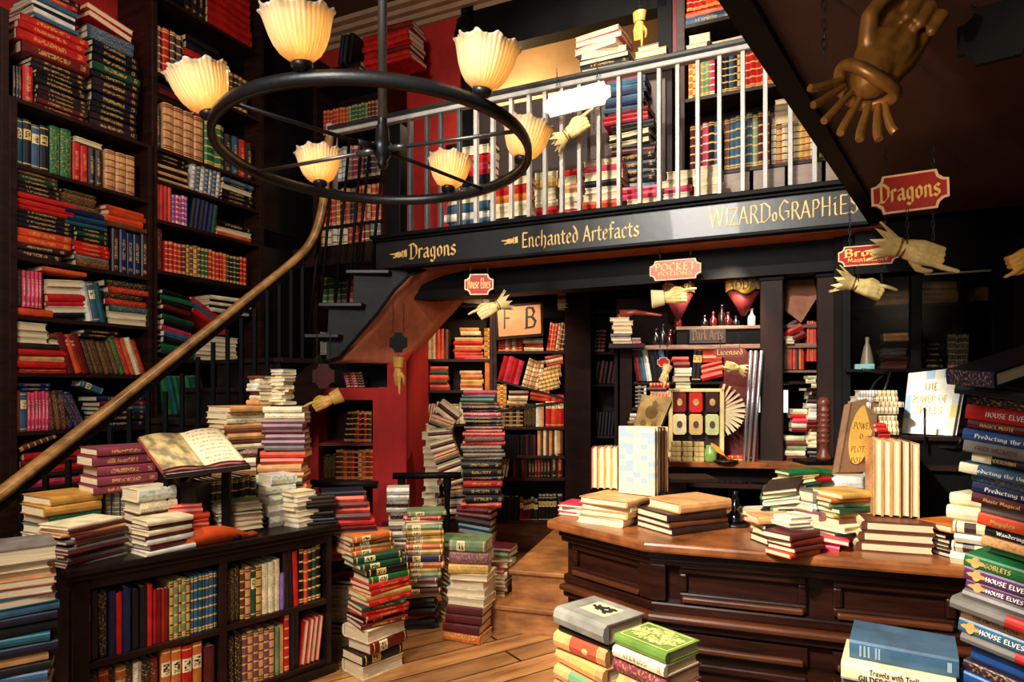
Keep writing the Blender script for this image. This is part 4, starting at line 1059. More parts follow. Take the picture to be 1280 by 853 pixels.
hstack(LB, Z2[4], 274, 318, 3, .13, 'orange-red,~cream,black', 'right end, '+P_, 'title')
P_ = 'sixth shelf of the %s' % BC2
vrow(LB, Z2[5], 196, 206, 1, .31, 'dark red', 'left end, '+P_, 'deco')
vrow(LB, Z2[5], 209, 311, 22, .24, 'red,red,red,red,dark red,yellow,brown,yellow,brown,green,green,red,orange-red,red,red,orange-red,dark green,black,dark green,black,red,red', 'long banded set, '+P_, 'bands')
P_ = 'cluttered shelf of the %s' % BC2
hstack(LB, Z2[6], 203, 244, 7, .30, 'dark green,green,black,slate blue,pink,black,dark green', 'slanting heap, '+P_, 'plain', slope=-9, jit=8)
hstack(LB, Z2[6], 246, 300, 5, .20, '~cream,~cream,~white,~cream,~cream', 'pale pile, '+P_, 'plain')
hstack(LB, Z2[6]+.34, 202, 240, 4, .15, 'dark red,black,green,black', 'upper heap, '+P_, 'plain', slope=-8, jit=8)
hstack(LB, Z2[6]+.22, 238, 286, 3, .12, 'red,slate blue,red', 'red slanting trio, '+P_, 'plain', slope=-28, jit=4)
hstack(LB, Z2[6]+.40, 265, 316, 5, .14, 'white,black,cream,black,cream', 'right heap, '+P_, 'plain', jit=12)
P_ = 'shelf behind the banisters of the %s' % BC2
vrow(LB, Z2[7], 212, 262, 7, .30, 'green,teal,green,dark green,green,dark green,teal', 'green leaning run, '+P_, 'plain', -12)
hstack(LB, Z2[8], 205, 262, 5, .27, 'dark red,cream,brown,cream,red', 'left pile, lower '+P_, 'plain')
hstack(LB, Z2[7]+.0, 266, 318, 4, .12, 'red,black,dark red,dark brown', 'right pile, '+P_)
fill(LB, Z2[8], 268, 320, .3, 'lower right '+P_, 'dark red,black,brown,dark green')
# ================================================================ corner bookcase behind the stairs
P_ = 'corner bookcase behind the upper stairs'
rows = [('red,red,red,cream:plain,red,dark red,white,black', 13, .30), ('yellow,cream,cream,cream,dark red,red,red,red,grey,grey', 12, .38), ('red,red,orange,dark red,orange-red,slate blue,orange-red,red', 13, .34), ('cream,cream,yellow,white,white,grey,pink,mauve,cream', 12, .33), ('red,red,red,orange-red,orange-red,green,sage green,green,red,red', 20, .26)]
vrow(CB, ZCs[0], 399, 474, 9, .33, 'green,green,green,dark green,red,orange-red,tan,tan,brown', 'lowest seen shelf, '+P_, 'bands')
vrow(CB, ZCs[1], 399, 474, 11, .40, 'yellow,cream,cream,cream,cream,red,red,red,dark red,grey,grey', 'second shelf from below, '+P_, 'bands')
vrow(CB, ZCs[2], 399, 474, 12, .34, 'red,red,red,orange,maroon,orange-red,slate blue,orange-red,red,tan,red,orange-red', 'third shelf from below, '+P_, 'bands')
vrow(CB, ZCs[3], 399, 474, 11, .32, 'yellow,cream,cream,white,white,grey,pink,mauve,dark blue,dark blue,grey', 'fourth shelf from below, '+P_, 'bands')
vrow(CB, ZCs[4], 402, 474, 18, .24, 'red,red,red,red,orange-red,orange-red,orange-red,orange-red,sage green,green,green,green,green,sage green,dark red,dark red,brown,cream', 'fifth shelf from below, '+P_, 'bands')
hstack(CB, ZCs[5], 452, 476, 7, .36, 'red', 'red pile on top, '+P_, 'plain', W=.26, jit=3); hstack(CB, ZCs[5], 402, 448, 4, .16, 'red,dark red,dark red,black', 'dark pile on top, '+P_, 'plain')
vrow(CB, ZCs[5]+.17, 420, 436, 3, .26, 'black', 'leaning on top, '+P_, 'plain', 8)
# red pile on the wall end at the right of that bookcase
pile(503, CB.P(CB.u(503), 0, 0).y, ZCs[5]-.02, 0, 8, 'red,red,dark red,red,red,red,dark red,dark red', 'red pile jutting out by the gallery wall', 'plain', (-.41, -.9), .33, .24, 4, py=38)
# lower shelves of the same corner seen between the banisters
fill(CB, 1.9, cu0+.02, cu1-.02, .3, 'low shelf, '+P_, 'red,cream,pink,dark red,white', px=False, stacks=.4)
# ================================================================ gallery: piles behind the railing
GY = lambda px, w: BF.P(BF.u(px), w, 0).y
GP = BF.shift(-.24)
def gpile(x0, x1, n, cols, ytop, place, pat='plain', w=0, mode='s', jit=5, z0=2.765):
    z1 = GP.z((x0+x1)/2, ytop)
    hstack(GP, z0, x0, x1, n, z1-z0, cols, place, pat, mode, w=w, jit=jit, W=.2, sh=.015)
gpile(556, 612, 7, 'white,slate blue,white,slate blue,~white,slate blue,navy', 220, 'lower half of the leftmost gallery pile, behind the railing')
gpile(556, 612, 5, 'red,pink,red,~white,black', 176, 'upper half of the leftmost gallery pile, behind the railing', z0=GP.z(584, 221))
gpile(617, 664, 7, '~white,black,~cream,cream,orange,red,~cream', 222, 'second gallery pile behind the railing')
gpile(668, 696, 8, 'white,black,red,cream,~white,~cream,yellow,cream', 214, 'third gallery pile behind the railing')
gpile(698, 724, 7, 'black,red,~cream,cream,tan,~cream,red', 212, 'fourth gallery pile behind the railing', jit=10)
gpile(728, 776, 9, 'dark brown,red,orange-red,~cream,~white,black,~cream,pink,~cream', 198, 'fifth gallery pile, under the hanging white sign')
gpile(780, 824, 5, 'yellow,~cream,~cream,pink,pink', 232, 'sixth gallery pile, foot of the dark tower')
gpile(828, 864, 6, 'grey,slate blue,~white,pink,~white,~cream', 213, 'seventh gallery pile behind the railing')
gpile(868, 900, 5, 'slate blue,dark red,~white,cream,~cream', 206, 'eighth gallery pile behind the railing')
GP = BF.shift(-.46)
gpile(763, 822, 9, 'navy,black,navy,black,slate blue,navy,black,navy,black', 190, 'lower part of the dark gallery tower', 'title', z0=2.765, jit=7)
gpile(762, 818, 7, 'dark red,black,~cream,black,~cream,black,black', 152, 'middle part of the dark gallery tower', 'plain', z0=GP.z(790, 191), jit=8)
gpile(756, 812, 3, 'pink,red,dark red', 136, 'red band of the dark gallery tower', 'plain', z0=GP.z(784, 153), jit=6)
gpile(756, 806, 7, 'slate blue,dark blue,slate blue,dark blue,slate blue,slate blue,red', 90, 'blue top of the dark gallery tower', 'plain', z0=GP.z(780, 137), jit=5)
P_ = 'on the gallery cabinet behind the railing'
hstack(CP, zcab, 722, 786, 3, .12, '~black,black:title,~black', 'lowest of the big pile, '+P_, 'plain', W=.26, jit=9)
hstack(CP, zcab+.12, 722, 782, 4, .20, '~cream,~white,~pink,~cream', 'pale top of the big pile, '+P_, 'plain', W=.26, jit=12)
hstack(CP, zcab, 792, 832, 2, .09, '~yellow,~yellow', 'small pile, '+P_, 'plain', W=.2); hstack(CP, zcab+.09, 796, 824, 1, .04, '~brown', 'top of the small pile, '+P_, 'plain', W=.17)
P_ = 'gallery bookcase at the right'
vrow(DBP, ZD[0], 862, 900, 5, .37, 'maroon,dark red,pink,black,slate blue', 'tall shelf left part, '+P_, 'bands')
vrow(DBP, ZD[0], 905, 962, 8, .38, 'brown,slate blue,slate blue,dark blue,slate blue,sage green,maroon,brown', 'tall shelf middle, '+P_, 'bands')
hstack(DBP, ZD[0]+.28, 964, 1012, 4, .17, '~yellow', 'cream pile upon the short books, '+P_, 'plain')
vrow(DBP, ZD[0], 964, 1020, 8, .27, 'cream,tan,cream,tan,cream,yellow,tan,cream', 'tall shelf short cream books, '+P_, 'bands')
vrow(DBP, ZD[0], 1024, 1062, 5, .3, 'dark green,green,dark green,green,dark green', 'tall shelf right end, '+P_, 'bands')
vrow(DBP, ZD[1], 860, 893, 6, .30, 'orange,yellow,orange,sage green,sage green,pink', 'upper shelf left part, '+P_, 'bands')
vrow(DBP, ZD[1], 900, 927, 5, .30, 'navy,navy,slate blue,navy,yellow', 'upper shelf dark run, '+P_, 'bands')
vrow(DBP, ZD[1], 930, 985, 8, .32, 'red', 'upper shelf red run, '+P_, 'bands')
hstack(DBP, ZD[2], 858, 886, 2, .13, '~cream', 'pale pair above, '+P_, 'plain'); hstack(DBP, ZD[2], 892, 935, 1, .05, '~cream', 'single pale one above, '+P_, 'plain')
hstack(DBP, ZD[3], 856, 914, 2, .10, 'slate blue:title,orange-red:title', 'uppermost seen shelf, '+P_, W=.26)
vrow(DBP, ZD[3]+.10, 858, 905, 6, .26, 'red,orange-red', 'standing on the lying pair, '+P_, 'bands')
# ================================================================ niche and lower back bookcases
P_ = 'niche shelf under the stairs'
vrow(NB, zs1, 428, 442, 3, .26, 'black,dark brown,black', 'leaning, upper '+P_, 'bands', 7, w=-.04)
vrow(NB, zs1, 438, 463, 8, .26, 'maroon,brown,red,dark red,black,red,dark brown,brown', 'upper '+P_, 'bands', w=-.04)
vrow(NB, zs2, 402, 430, 6, .20, 'black', 'dark run, lower '+P_, 'deco', w=-.05); vrow(NB, zs2, 418, 465, 10, .25, 'maroon,brown,orange-red,brown,red,dark brown,tan,orange-red,brown,red', 'lower '+P_, 'bands', w=-.04)
vrow(NB, zn, 430, 454, 5, .13, 'pink,dark red,pink,black,dark brown', 'on the ledge above the niche', 'bands', -14, w=-.08)
# shelves beyond: two bays
fz = lambda px, y: FB.z(px, y)
F1 = [fz(590, y) for y in (449, 488, 552, 612)]
bk1 = bookcase('back_bookcase', FB, FB.u(520), FB.u(612), [fz(590, y) for y in (374+7, 449, 488, 530, 600, 650)], fz(590, 372), 'back bookcase between the red wall and the leaning towers', depth=.3, side=.03, base=.36)
bk2 = bookcase('back_bookcase', FB, FB.u(621), FB.u(706), [fz(665, y) for y in (439, 534, 570, 598, 652)], fz(665, 330), 'back bookcase with crooked shelves below the picture of two letters', depth=.3, side=.035, base=.36)
m = MB(); m.pbox(FB, FB.u(706), FB.u(737), -.3, .12, .36, 2.6); o = m.build('partition', wood('side panel wood', (.07, .035, .03), (.15, .075, .055), .6, (4, 4, 14), spec=.1), bevel=.005); tag(o, 'plain dark brown upright board right of the crooked bookcase', 'panel')
# crooked boards
def board(x0, y0, x1, y1): 
    a, b = FB.P(FB.u(x0), -.01, fz(x0, y0)), FB.P(FB.u(x1), -.01, fz(x1, y1)); m = MB(); m.prism([a, b, b-V((0, 0, .022)), a-V((0, 0, .022))], -FB.N*.26); m.build('shelf', SHELFW, bk2)
    return a, b
board(621, 474, 706, 497); board(621, 513, 706, 501)
def srow(xa, ya, xb, yb, x0, x1, n, h, cols, place, pat='bands'):
    """row standing on a sloping board"""
    sl = -math.atan2((yb-ya), (xb-xa)); up = UP*math.cos(sl)-FB.D*math.sin(sl); ez = FB.D*math.cos(sl)+UP*math.sin(sl)
    for i in range(n):
        xx = x0+(x1-x0)*i/n; yy = ya+(yb-ya)*(xx-xa)/(xb-xa); T = (x1-x0)/n*5.85/F*.96; H = h*R.uniform(.97, 1.03)
        o = FB.P(FB.u(xx), -.02, fz(xx, yy))+up*(H/2)
        c, pp = split_pat(pick(cols, i, n), pat)
        add_book(o, -FB.N, up, ez, .2, H, T, c, pp, pos_v(i, n), place)
P_ = 'crooked back bookcase'
vrow(FB, fz(665, 439), 623, 653, 7, .13, 'red,red,cream,red,cream,red,red', 'small red run under the picture, '+P_, 'bands', jh=.05)
hstack(FB, fz(665, 439), 654, 679, 3, .12, 'cream:deco,red:deco,cream:deco', 'little pile under the picture, '+P_, 'deco')
vrow(FB, fz(665, 439), 683, 705, 6, .26, 'red,orange-red,red,cream,dark red,black', 'leaning run, '+P_, 'bands', 8)
srow(621, 474, 706, 497, 622, 648, 4, .23, 'red,pink,red,pink', 'sloping red set, '+P_, 'plain')
srow(621, 474, 706, 497, 652, 672, 5, .26, 'cream,tan,cream,tan,cream', 'sloping cream set, '+P_)
sl = -15
hstack(FB, fz(690, 492), 671, 702, 6, .22, 'yellow', 'golden pile, '+P_, 'bands', slope=14, jit=1)
hstack(FB, fz(690, 492)+.26, 668, 705, 1, .03, 'brown', 'over the golden pile, '+P_, 'plain', slope=14)
hstack(FB, fz(690, 462)+.02, 683, 706, 3, .10, 'red:deco,cream:deco,red:deco', 'small red pile above, '+P_, 'deco', slope=12)
vrow(FB, fz(630, 511), 621, 633, 3, .22, 'yellow,orange,yellow', 'ochre trio, '+P_, 'bands')
hstack(FB, fz(640, 509), 634, 660, 3, .15, 'yellow,cream,brown', 'ochre pile, '+P_, 'plain'); hstack(FB, fz(680, 503), 662, 686, 3, .10, 'orange-red', 'orange pile, '+P_, 'plain', slope=-8)
vrow(FB, fz(665, 534)+.0, 621, 631, 4, .22, 'grey', 'grey run, '+P_, 'bands', 3); vrow(FB, fz(665, 534), 632, 654, 5, .22, 'dark brown,grey,dark brown,grey,dark brown', 'brown run, '+P_, 'bands')
vrow(FB, fz(665, 534), 655, 680, 5, .22, 'black,black,black,white,tan', 'black run, '+P_, 'deco'); vrow(FB, fz(665, 534), 682, 705, 3, .29, 'red,orange-red,red', 'tall red trio, '+P_, 'label')
fill(FB, fz(665, 570)+.0, 623, 672, .24, 'dim shelf, '+P_, 'dark brown,black,maroon', stacks=0); vrow(FB, fz(665, 570)+.0, 672, 704, 9, .24, 'tan,brown,cream,brown,tan,brown,cream,tan,brown', 'tan run, '+P_, 'plain')
for y in (598, 652): fill(FB, fz(665, y), 623, 704, .25, 'lowest shelves, '+P_, 'dark brown,maroon,black,dark red', stacks=0)
P_ = 'back bookcase behind the leaning tower'
vrow(FB, F1[0], 533, 560, 5, .28, 'cream:deco,cream:deco,orange-red,orange-red,brown', 'top shelf left, '+P_, 'plain'); hstack(FB, F1[0], 566, 604, 6, .20, 'red,orange-red,red:deco,tan,red,tan', 'top shelf pile, '+P_, 'plain')
hstack(FB, F1[0]+.22, 574, 600, 2, .07, 'cream,tan', 'top of that pile, '+P_, 'plain'); vrow(FB, F1[0], 605, 619, 3, .28, 'yellow,orange,yellow', 'top shelf right, '+P_, 'bands')
hstack(FB, F1[1], 536, 560, 5, .22, 'orange-red,brown,orange-red,dark green,orange-red', 'second shelf left, '+P_, 'plain'); hstack(FB, F1[1], 575, 604, 5, .18, '~yellow,orange,yellow,orange,tan', 'second shelf pile, '+P_, 'plain'); vrow(FB, F1[1], 606, 616, 2, .28, 'orange', 'second shelf right, '+P_, 'plain')
hstack(FB, F1[1]+.26, 581, 616, 2, .04, 'cream,red', 'over the second shelf pile, '+P_, 'plain')
hstack(FB, fz(590, 381), 566, 618, 1, .05, 'cream', 'big pale one on top, '+P_, 'plain', W=.3, slope=-4)
for y in (530, 600, 650): fill(FB, fz(590, y), 522, 610, .22, 'dim lower shelf, '+P_, 'dark brown,maroon,black,dark red,cream')
# framed picture with two letters
pf = thing('framed_picture', FB.P(FB.u(649), .05, fz(649, 422)), 'small framed open-page picture with two script letters on the back bookcase', 'picture')
q = lambda x, y, e=0: FB.P(FB.u(x), .06+e, fz(x, y))
m = MB(); m.prism([q(619, 384), q(678, 379), q(679, 421), q(621, 426)], FB.N*.015); m.build('frame', DARKW, pf)
m = MB(); m.prism([q(622, 387, .016), q(675, 382, .016), q(676, 418, .016), q(624, 422, .016)], FB.N*.003); m.build('page', plain('toned paper', (.82, .60, .42), .6, .15, 5), pf)
INKM = plain('dark ink', (.10, .06, .05), .5)
letters('F', q(628, 412, .02), FB.D, UP, .20, .085, .10, INKM, pf, 'letter'); letters('B', q(655, 411, .02), FB.D, UP, .20, .12, .13, INKM, pf, 'letter')
# small pile on top at the right of the picture, boxes beyond
hstack(FB, fz(705, 387), 696, 722, 4, .14, '~cream,~cream,brown,~tan', 'pale pile beside the picture of two letters', 'plain', W=.2, w=.12)
pb = FB.shift(-.15)
t = bookcase('back_bookcase', pb, pb.u(742), pb.u(788), [pb.z(765, y) for y in (388, 440, 480, 545, 598, 650)], 2.55, 'unlit back bookcase in the dark gap left of the counter display', depth=.3, side=.03, base=.36)
for y in (440, 480, 545, 598): fill(pb, pb.z(765, y), 743, 787, .25, 'unlit back bookcase', 'dark brown,black,maroon,dark brown', stacks=0)
# ================================================================ towers on the landing and the floor
L_ = 'tall leaning tower on the landing'
pile(600, 4.9, .36, 0, 7, 'maroon,~red,black,teal,dark brown,maroon,dark red', 'foot of the '+L_, 'plain', (-.2, -1), .26, .2, 14, py=632, drift=[(0, 596), (1, 598)], wob=8)
pile(600, 4.9, CZ+(HY-632)*4.9/F, 0, 7, 'red,black,black,red,black,black,black', 'lower part of the '+L_, 'title', (.05, -1), .30, .22, 5, py=575, drift=[(0, 604), (1, 602)])
pile(600, 4.9, CZ+(HY-575)*4.9/F, 0, 7, 'black,grey,black,grey,red,mauve,red', 'middle of the '+L_, 'deco', (.05, -1), .31, .22, 5, py=540, drift=[(0, 602), (1, 604)])
pile(600, 4.9, CZ+(HY-540)*4.9/F, 0, 9, 'red,dark red,black,black,black,pink,black,black,dark red', 'upper part of the '+L_, 'title', (.05, -1), .29, .22, 6, py=503, drift=[(0, 606), (1, 600)])
pile(600, 4.9, CZ+(HY-503)*4.9/F, 0, 3, 'green,slate blue,pink', 'very top of the '+L_, 'plain', (.05, -1), .26, .2, 5, py=488, drift=[(0, 598), (1, 598)])
A_ = 'arching tower beside the leaning tower'
pts = [(573, 640), (572, 622), (570, 604), (566, 590), (561, 576), (556, 562), (552, 548), (551, 535), (556, 521), (566, 508)]
k = 0
for (xa, ya), (xb, yb) in zip(pts[:-1], pts[1:]):
    for j in range(3):
        f = j/3; x, y = xa+(xb-xa)*f, ya+(yb-ya)*f; c = at(x, y, 5.05); dd = V((xb-xa, 0, -(yb-ya))).normalized(); ez = dd; ex = V((0, 1, 0)); ey = ez.cross(ex)
        T = (math.hypot(xb-xa, yb-ya)/3)*5.05/F*.96; cc = ['cream', 'dark red', 'cream', 'black', 'tan', 'red', 'cream', 'maroon', 'cream'][k % 9]; k += 1
        add_book(c-ex*.07, ex if k % 3 else -ex, ey if k % 3 else -ey, ez, .15, .19, T, cc, 'plain', pos_h(k-1, 27), A_) if k % 3 else add_book(c+ex*.07, -ex, -ey, ez, .15, .19, T, cc, 'plain', pos_h(k-1, 27), A_)
pile(540, 5.3, .36, 0, 16, '~cream,~white,~tan,~cream', 'narrow pile of page edges beside the red wall', 'plain', (0, -1), .12, .15, 12, py=530)
hstack(FB, fz(560, 508), 536, 575, 2, .10, 'maroon,dark red', 'slanting bridge over the arching tower', 'plain', slope=-14, w=.55) if False else None
# floor towers
Fs = 'twisting floor tower by the low bookcase'
pile(462, 3.60, 0, 0, 4, '~cream:plain,black,dark red,~cream', 'foot of the '+Fs, 'label', (.75, -.66), .27, .2, 9, py=775, drift=[(0, 466), (1, 470)])
pile(462, 3.60, CZ+(HY-775)*3.60/F, 0, 9, 'dark red,black:label,red,red,dark green,red,yellow,red,red', 'lower half of the '+Fs, 'title', (.70, -.72), .28, .2, 8, py=722, drift=[(0, 470), (1, 476)])
pile(462, 3.62, CZ+(HY-722)*3.62/F, 0, 4, 'green,black:label,dark green,dark green', 'green part of the '+Fs, 'label', (.62, -.78), .28, .2, 7, py=689, drift=[(0, 479), (1, 464)])
pile(462, 3.66, CZ+(HY-689)*3.66/F, 0, 4, 'orange,tan,brown,orange', 'orange part of the '+Fs, 'label', (.60, -.8), .26, .2, 7, py=664, drift=[(0, 458), (1, 452)])
pile(450, 3.72, CZ+(HY-664)*3.72/F, 0, 8, 'black,dark red,red,maroon,orange-red,dark red,orange-red,navy', 'dark red top of the '+Fs, 'plain', (.25, -1), .25, .19, 10, py=612, drift=[(0, 446), (1, 428)])
pile(434, 3.95, 0, 0, 14, '~cream,~black,~cream,~white,~black', 'page edges left of the twisting floor tower', 'plain', (0, -1), .16, .2, 10, py=720)
pile(497, 4.55, 0, 0, 8, 'black,white:deco,white,grey:deco,cream,black,cream,black', 'lower half of the dotted pile by the red wall', 'deco', (.1, -1), .26, .2, 6, py=715)
pile(497, 4.55, CZ+(HY-715)*4.55/F, 0, 10, 'black:deco,cream,black:deco,white,tan,maroon,cream,grey,white:deco,black:deco', 'middle of the dotted pile by the red wall', 'deco', (.1, -1), .23, .18, 8, py=655)
pile(499, 4.55, CZ+(HY-655)*4.55/F, 0, 6, '~white,black:deco,white:deco,black:deco,white,white', 'black and white top of the dotted pile by the red wall', 'deco', (.1, -1), .15, .14, 6, py=608)
pile(523, 4.25, 0, 0, 6, 'black,black,dark red,black,black,dark brown', 'black foot of the yellow and green floor tower', 'plain', (.15, -1), .24, .19, 9, py=742, drift=[(0, 524), (1, 522)])
pile(528, 4.22, CZ+(HY-742)*4.22/F, 0, 9, '~cream,maroon,~black,mauve,sage green,yellow,orange,dark blue,yellow', 'middle of the yellow and green floor tower', 'label', (.15, -1), .25, .19, 10, py=682, drift=[(0, 524), (1, 532)])
pile(531, 4.22, CZ+(HY-682)*4.22/F, 0, 8, 'orange,yellow,yellow,yellow,sage green,~cream,red,sage green', 'top of the yellow and green floor tower', 'label', (.15, -1), .25, .19, 7, py=637, drift=[(0, 531), (1, 530)])
pile(573, 4.42, 0, 0, 16, '~cream,~cream,~white,~cream', 'page-edged floor tower behind the pale green one', 'plain', (-.9, -.5), .22, .2, 8, py=682)
pile(575, 4.40, CZ+(HY-682)*4.4/F, 0, 2, 'sage green,sage green', 'green pair on the page-edged floor tower', 'plain', (-.2, -1), .23, .19, 4, py=670)
Ft = 'floor tower beside the wooden steps'
pile(588, 4.05, 0, .055, 1, 'orange:deco', 'foot of the '+Ft, 'deco', (-.45, -.9), .25, .19, 4)
pile(587, 4.06, .055, 0, 3, 'maroon,maroon,maroon', 'maroon part of the '+Ft, 'plain', (-.35, -.95), .25, .2, 4, py=752)
pile(590, 4.08, CZ+(HY-752)*4.08/F, 0, 4, '~cream,~white,~cream,~cream', 'pale middle of the '+Ft, 'plain', (-.3, -.95), .25, .2, 6, py=712)
pile(590, 4.08, CZ+(HY-712)*4.08/F, 0, 3, 'yellow,mauve,sage green:label', 'top of the '+Ft, 'deco', (-.1, -1), .25, .2, 6, py=672)
pile(622, 4.40, .173, 0, 10, '~cream,~dark red,~cream,~white,cream,~red,~cream,~grey,sage green,maroon', 'low pile on the lower wooden step', 'plain', (-.2, -1), .22, .18, 14, py=682, drift=[(0, 616), (1, 622)])
pile(606, 4.55, .173, 0, 5, 'dark brown,maroon,red,black,sage green', 'low pile behind the step pile', 'plain', (-.3, -1), .24, .18, 16, py=690)
# ================================================================ low bookcase contents
P_ = 'upper left shelf of the low bookcase'
vrow(LC, .405, 108, 137, 3, .29, 'red:label,navy,black:deco', 'left end, '+P_, 'plain', jit=.3)
vrow(LC, .405, 138, 166, 3, .275, 'dark blue,red,dark blue', 'dark blue run, '+P_, 'plain', jit=.3)
vrow(LC, .405, 167, 193, 3, .27, 'black,black,red', 'black run, '+P_, 'plain', jit=.2); vrow(LC, .405, 194, 214, 4, .245, 'red,dark red,red,dark red', 'red run, '+P_, 'plain')
vrow(LC, .405, 215, 240, 5, .27, 'yellow,sage green,yellow,sage green,yellow', 'pale yellow run, '+P_, 'bands'); vrow(LC, .405, 241, 274, 7, .275, 'slate blue,teal,slate blue,teal', 'blue-grey run, '+P_, 'bands')
P_ = 'upper right shelf of the low bookcase'
vrow(LC, .41, 286, 302, 3, .27, 'black,dark brown,black', 'dark run, '+P_, 'deco'); vrow(LC, .41, 303, 330, 4, .255, 'brown,tan,dark green:label,yellow', 'brown run, '+P_, 'bands')
vrow(LC, .41, 331, 353, 3, .26, 'cream', 'cream trio, '+P_, 'deco'); vrow(LC, .41, 353, 358, 1, .19, 'violet', 'small, '+P_, 'deco')
vrow(LC, .41, 359, 376, 3, .30, 'dark brown,black,red', 'black and red run, '+P_, 'plain', -2); vrow(LC, .41, 377, 404, 5, .30, 'black,orange-red,dark brown,dark green,black', 'right end, '+P_, 'bands')
P_ = 'lower left shelf of the low bookcase'
vrow(LC, .075, 112, 200, 8, .27, 'dark brown,orange-red:label,black,orange:label,dark brown,cream,black,dark red', 'left half, '+P_, 'deco', jit=.3)
vrow(LC, .075, 204, 256, 4, .29, 'orange,orange,red,orange', 'orange run, '+P_, 'label'); vrow(LC, .075, 258, 272, 1, .24, 'maroon', 'right end, '+P_, 'plain')
P_ = 'lower right shelf of the low bookcase'
vrow(LC, .075, 288, 304, 2, .27, 'black', 'black pair, '+P_, 'deco'); vrow(LC, .075, 305, 346, 6, .26, 'mauve,tan,mauve,tan,mauve,tan', 'mauve run, '+P_, 'bands', jit=.1)
vrow(LC, .075, 347, 358, 2, .25, 'sage green,tan', 'thin pair, '+P_, 'plain'); vrow(LC, .075, 359, 365, 1, .30, 'red', 'tall banded, '+P_, 'bands'); vrow(LC, .075, 366, 377, 2, .32, 'black', 'tall black pair, '+P_, 'plain')
vrow(LC, .075, 378, 402, 4, .24, 'red', 'slanting pale page ends, '+P_, 'plain', 7, pages=True)
# on top of it
def tp(px, Y, py0, py1, n, cols, place, pat='plain', face=(.7, -.7), L=.24, W=.17, jit=5, z0=.82, **k):
    z0 = CZ+(HY-py0)*Y/F if py0 else z0
    pile(px, Y, z0, 0, n, cols, place, pat, face, L, W, jit, py=py1, **k)
P_ = 'on top of the low bookcase'
tp(77, 3.00, None, 616, 6, 'cream,cream,grey,dark green,mustard,mustard', 'back left pile, '+P_, 'plain', (.88, -.48), .23, .24, 4)
tp(104, 2.80, None, 650, 12, 'grey,maroon,grey,brown,maroon,grey,brown,grey,maroon,tan,maroon,cream', 'front pile of thin ones at the near corner, '+P_, 'plain', (.92, -.38), .27, .20, 7, jl=.15)
tpY = 3.12; t0, t1 = LC.P(.34, -.28, .82), None
for j in range(5): upright(at(118+j*11, 648, 3.10)*1 + V((0, 0, 0)), (.1, 1, 0), .13, .12, .038, 'grey', 'grey row carrying the dusky red pile, '+P_, 'bands', pos_v(j, 5))
pile(146, 3.16, CZ+(HY-648)*3.10/F+.13, 0, 5, 'rose', 'thick dusky red pile with pale pages, '+P_, 'title', (.80, -.60), .27, .22, 3, py=557)
tp(186, 3.10, None, 607, 5, 'cream:deco,maroon:deco,maroon:deco,cream:deco,cream:check', 'patterned cream pile, '+P_, 'deco', (.82, -.57), .17, .17, 6)
tp(203, 2.97, None, 645, 7, 'white,maroon,white,maroon,cream,maroon,cream', 'thin cream pile by the front edge, '+P_, 'plain', (.85, -.53), .22, .15, 5)
tp(236, 3.18, None, 628, 8, 'orange-red', 'orange pile, '+P_, 'plain', (.5, -.85), .17, .15, 12, drift=[(0, 240), (1, 232)])
tp(296, 3.36, None, 625, 7, 'dark brown,~cream,~yellow,~white,~black,~cream,~sage green', 'thin striped pile below the book stand, '+P_, 'plain', (.6, -.8), .22, .16, 5)
tp(345, 3.56, None, 592, 5, 'white:check,white:deco,white:check,white:check,white:check', 'white and black patterned pile, '+P_, 'check', (.75, -.66), .16, .16, 5)
tp(374, 3.52, None, 613, 7, '~white,~cream,~white,~cream', 'pale page pile at the far end, '+P_, 'plain', (-.6, -.8), .12, .14, 8)
tp(398, 3.60, None, 618, 9, 'black,dark brown,black,dark brown', 'black pile at the far end, '+P_, 'plain', (.4, -.9), .17, .15, 10)
pile(424, 3.95, .40, 0, 14, 'dark red,black,orange-red,dark brown,dark red,maroon,orange-red', 'dark red pile past the far end of the low bookcase', 'plain', (.4, -.9), .21, .16, 12, py=625)
tp(330, 3.50, None, 645, 4, 'black,maroon,black,brown', 'small dark pile behind the front edge, '+P_, 'plain', (.6, -.8), .14, .12, 8)
P_ = 'on the table behind the low bookcase'
tp(296, 3.80, None, 560, 8, 'cream:deco,tan,cream:deco,brown,cream:deco,tan,cream,brown', 'lower half of the wide cream pile, '+P_, 'deco', (.35, -.94), .24, .2, 6)
pile(300, 3.80, CZ+(HY-560)*3.8/F, 0, 8, 'cream,brown,tan,brown,tan,cream:title,cream:title,tan', 'upper half of the wide cream pile, '+P_, 'plain', (.78, -.62), .27, .23, 5, py=507, drift=[(0, 300), (1, 298)])
tp(356, 3.86, None, 562, 10, 'orange,orange-red,orange,yellow,orange-red,sage green,orange,tan,orange-red,orange-red', 'orange foot of the mauve tower, '+P_, 'plain', (.15, -1), .26, .2, 5)
pile(360, 3.86, CZ+(HY-562)*3.86/F, 0, 8, 'grey,mauve,mauve,maroon,mauve,mauve,cream:deco,cream', 'mauve tower, '+P_, 'plain', (.15, -1), .24, .2, 5, py=508)
pile(326, 3.84, CZ+(HY-506)*3.84/F, 0, 7, 'tan,cream,maroon,white,white,cream,brown', 'small crooked pile atop the cream pile, '+P_, 'plain', (-.5, -.9), .13, .10, 18, py=470)
pile(352, 3.86, CZ+(HY-506)*3.86/F, 0, 11, '~white,~cream,~white,~white', 'small crooked pile atop the mauve tower, '+P_, 'plain', (-.4, -.9), .11, .10, 25, py=462)
P_ = 'floor pile at the left edge of the photo'
pile(12, 2.32, 0, .52, 12, 'grey,tan,slate blue,navy,grey,cream', 'foot of the '+P_, 'plain', (.6, -.8), .25, .2, 9)
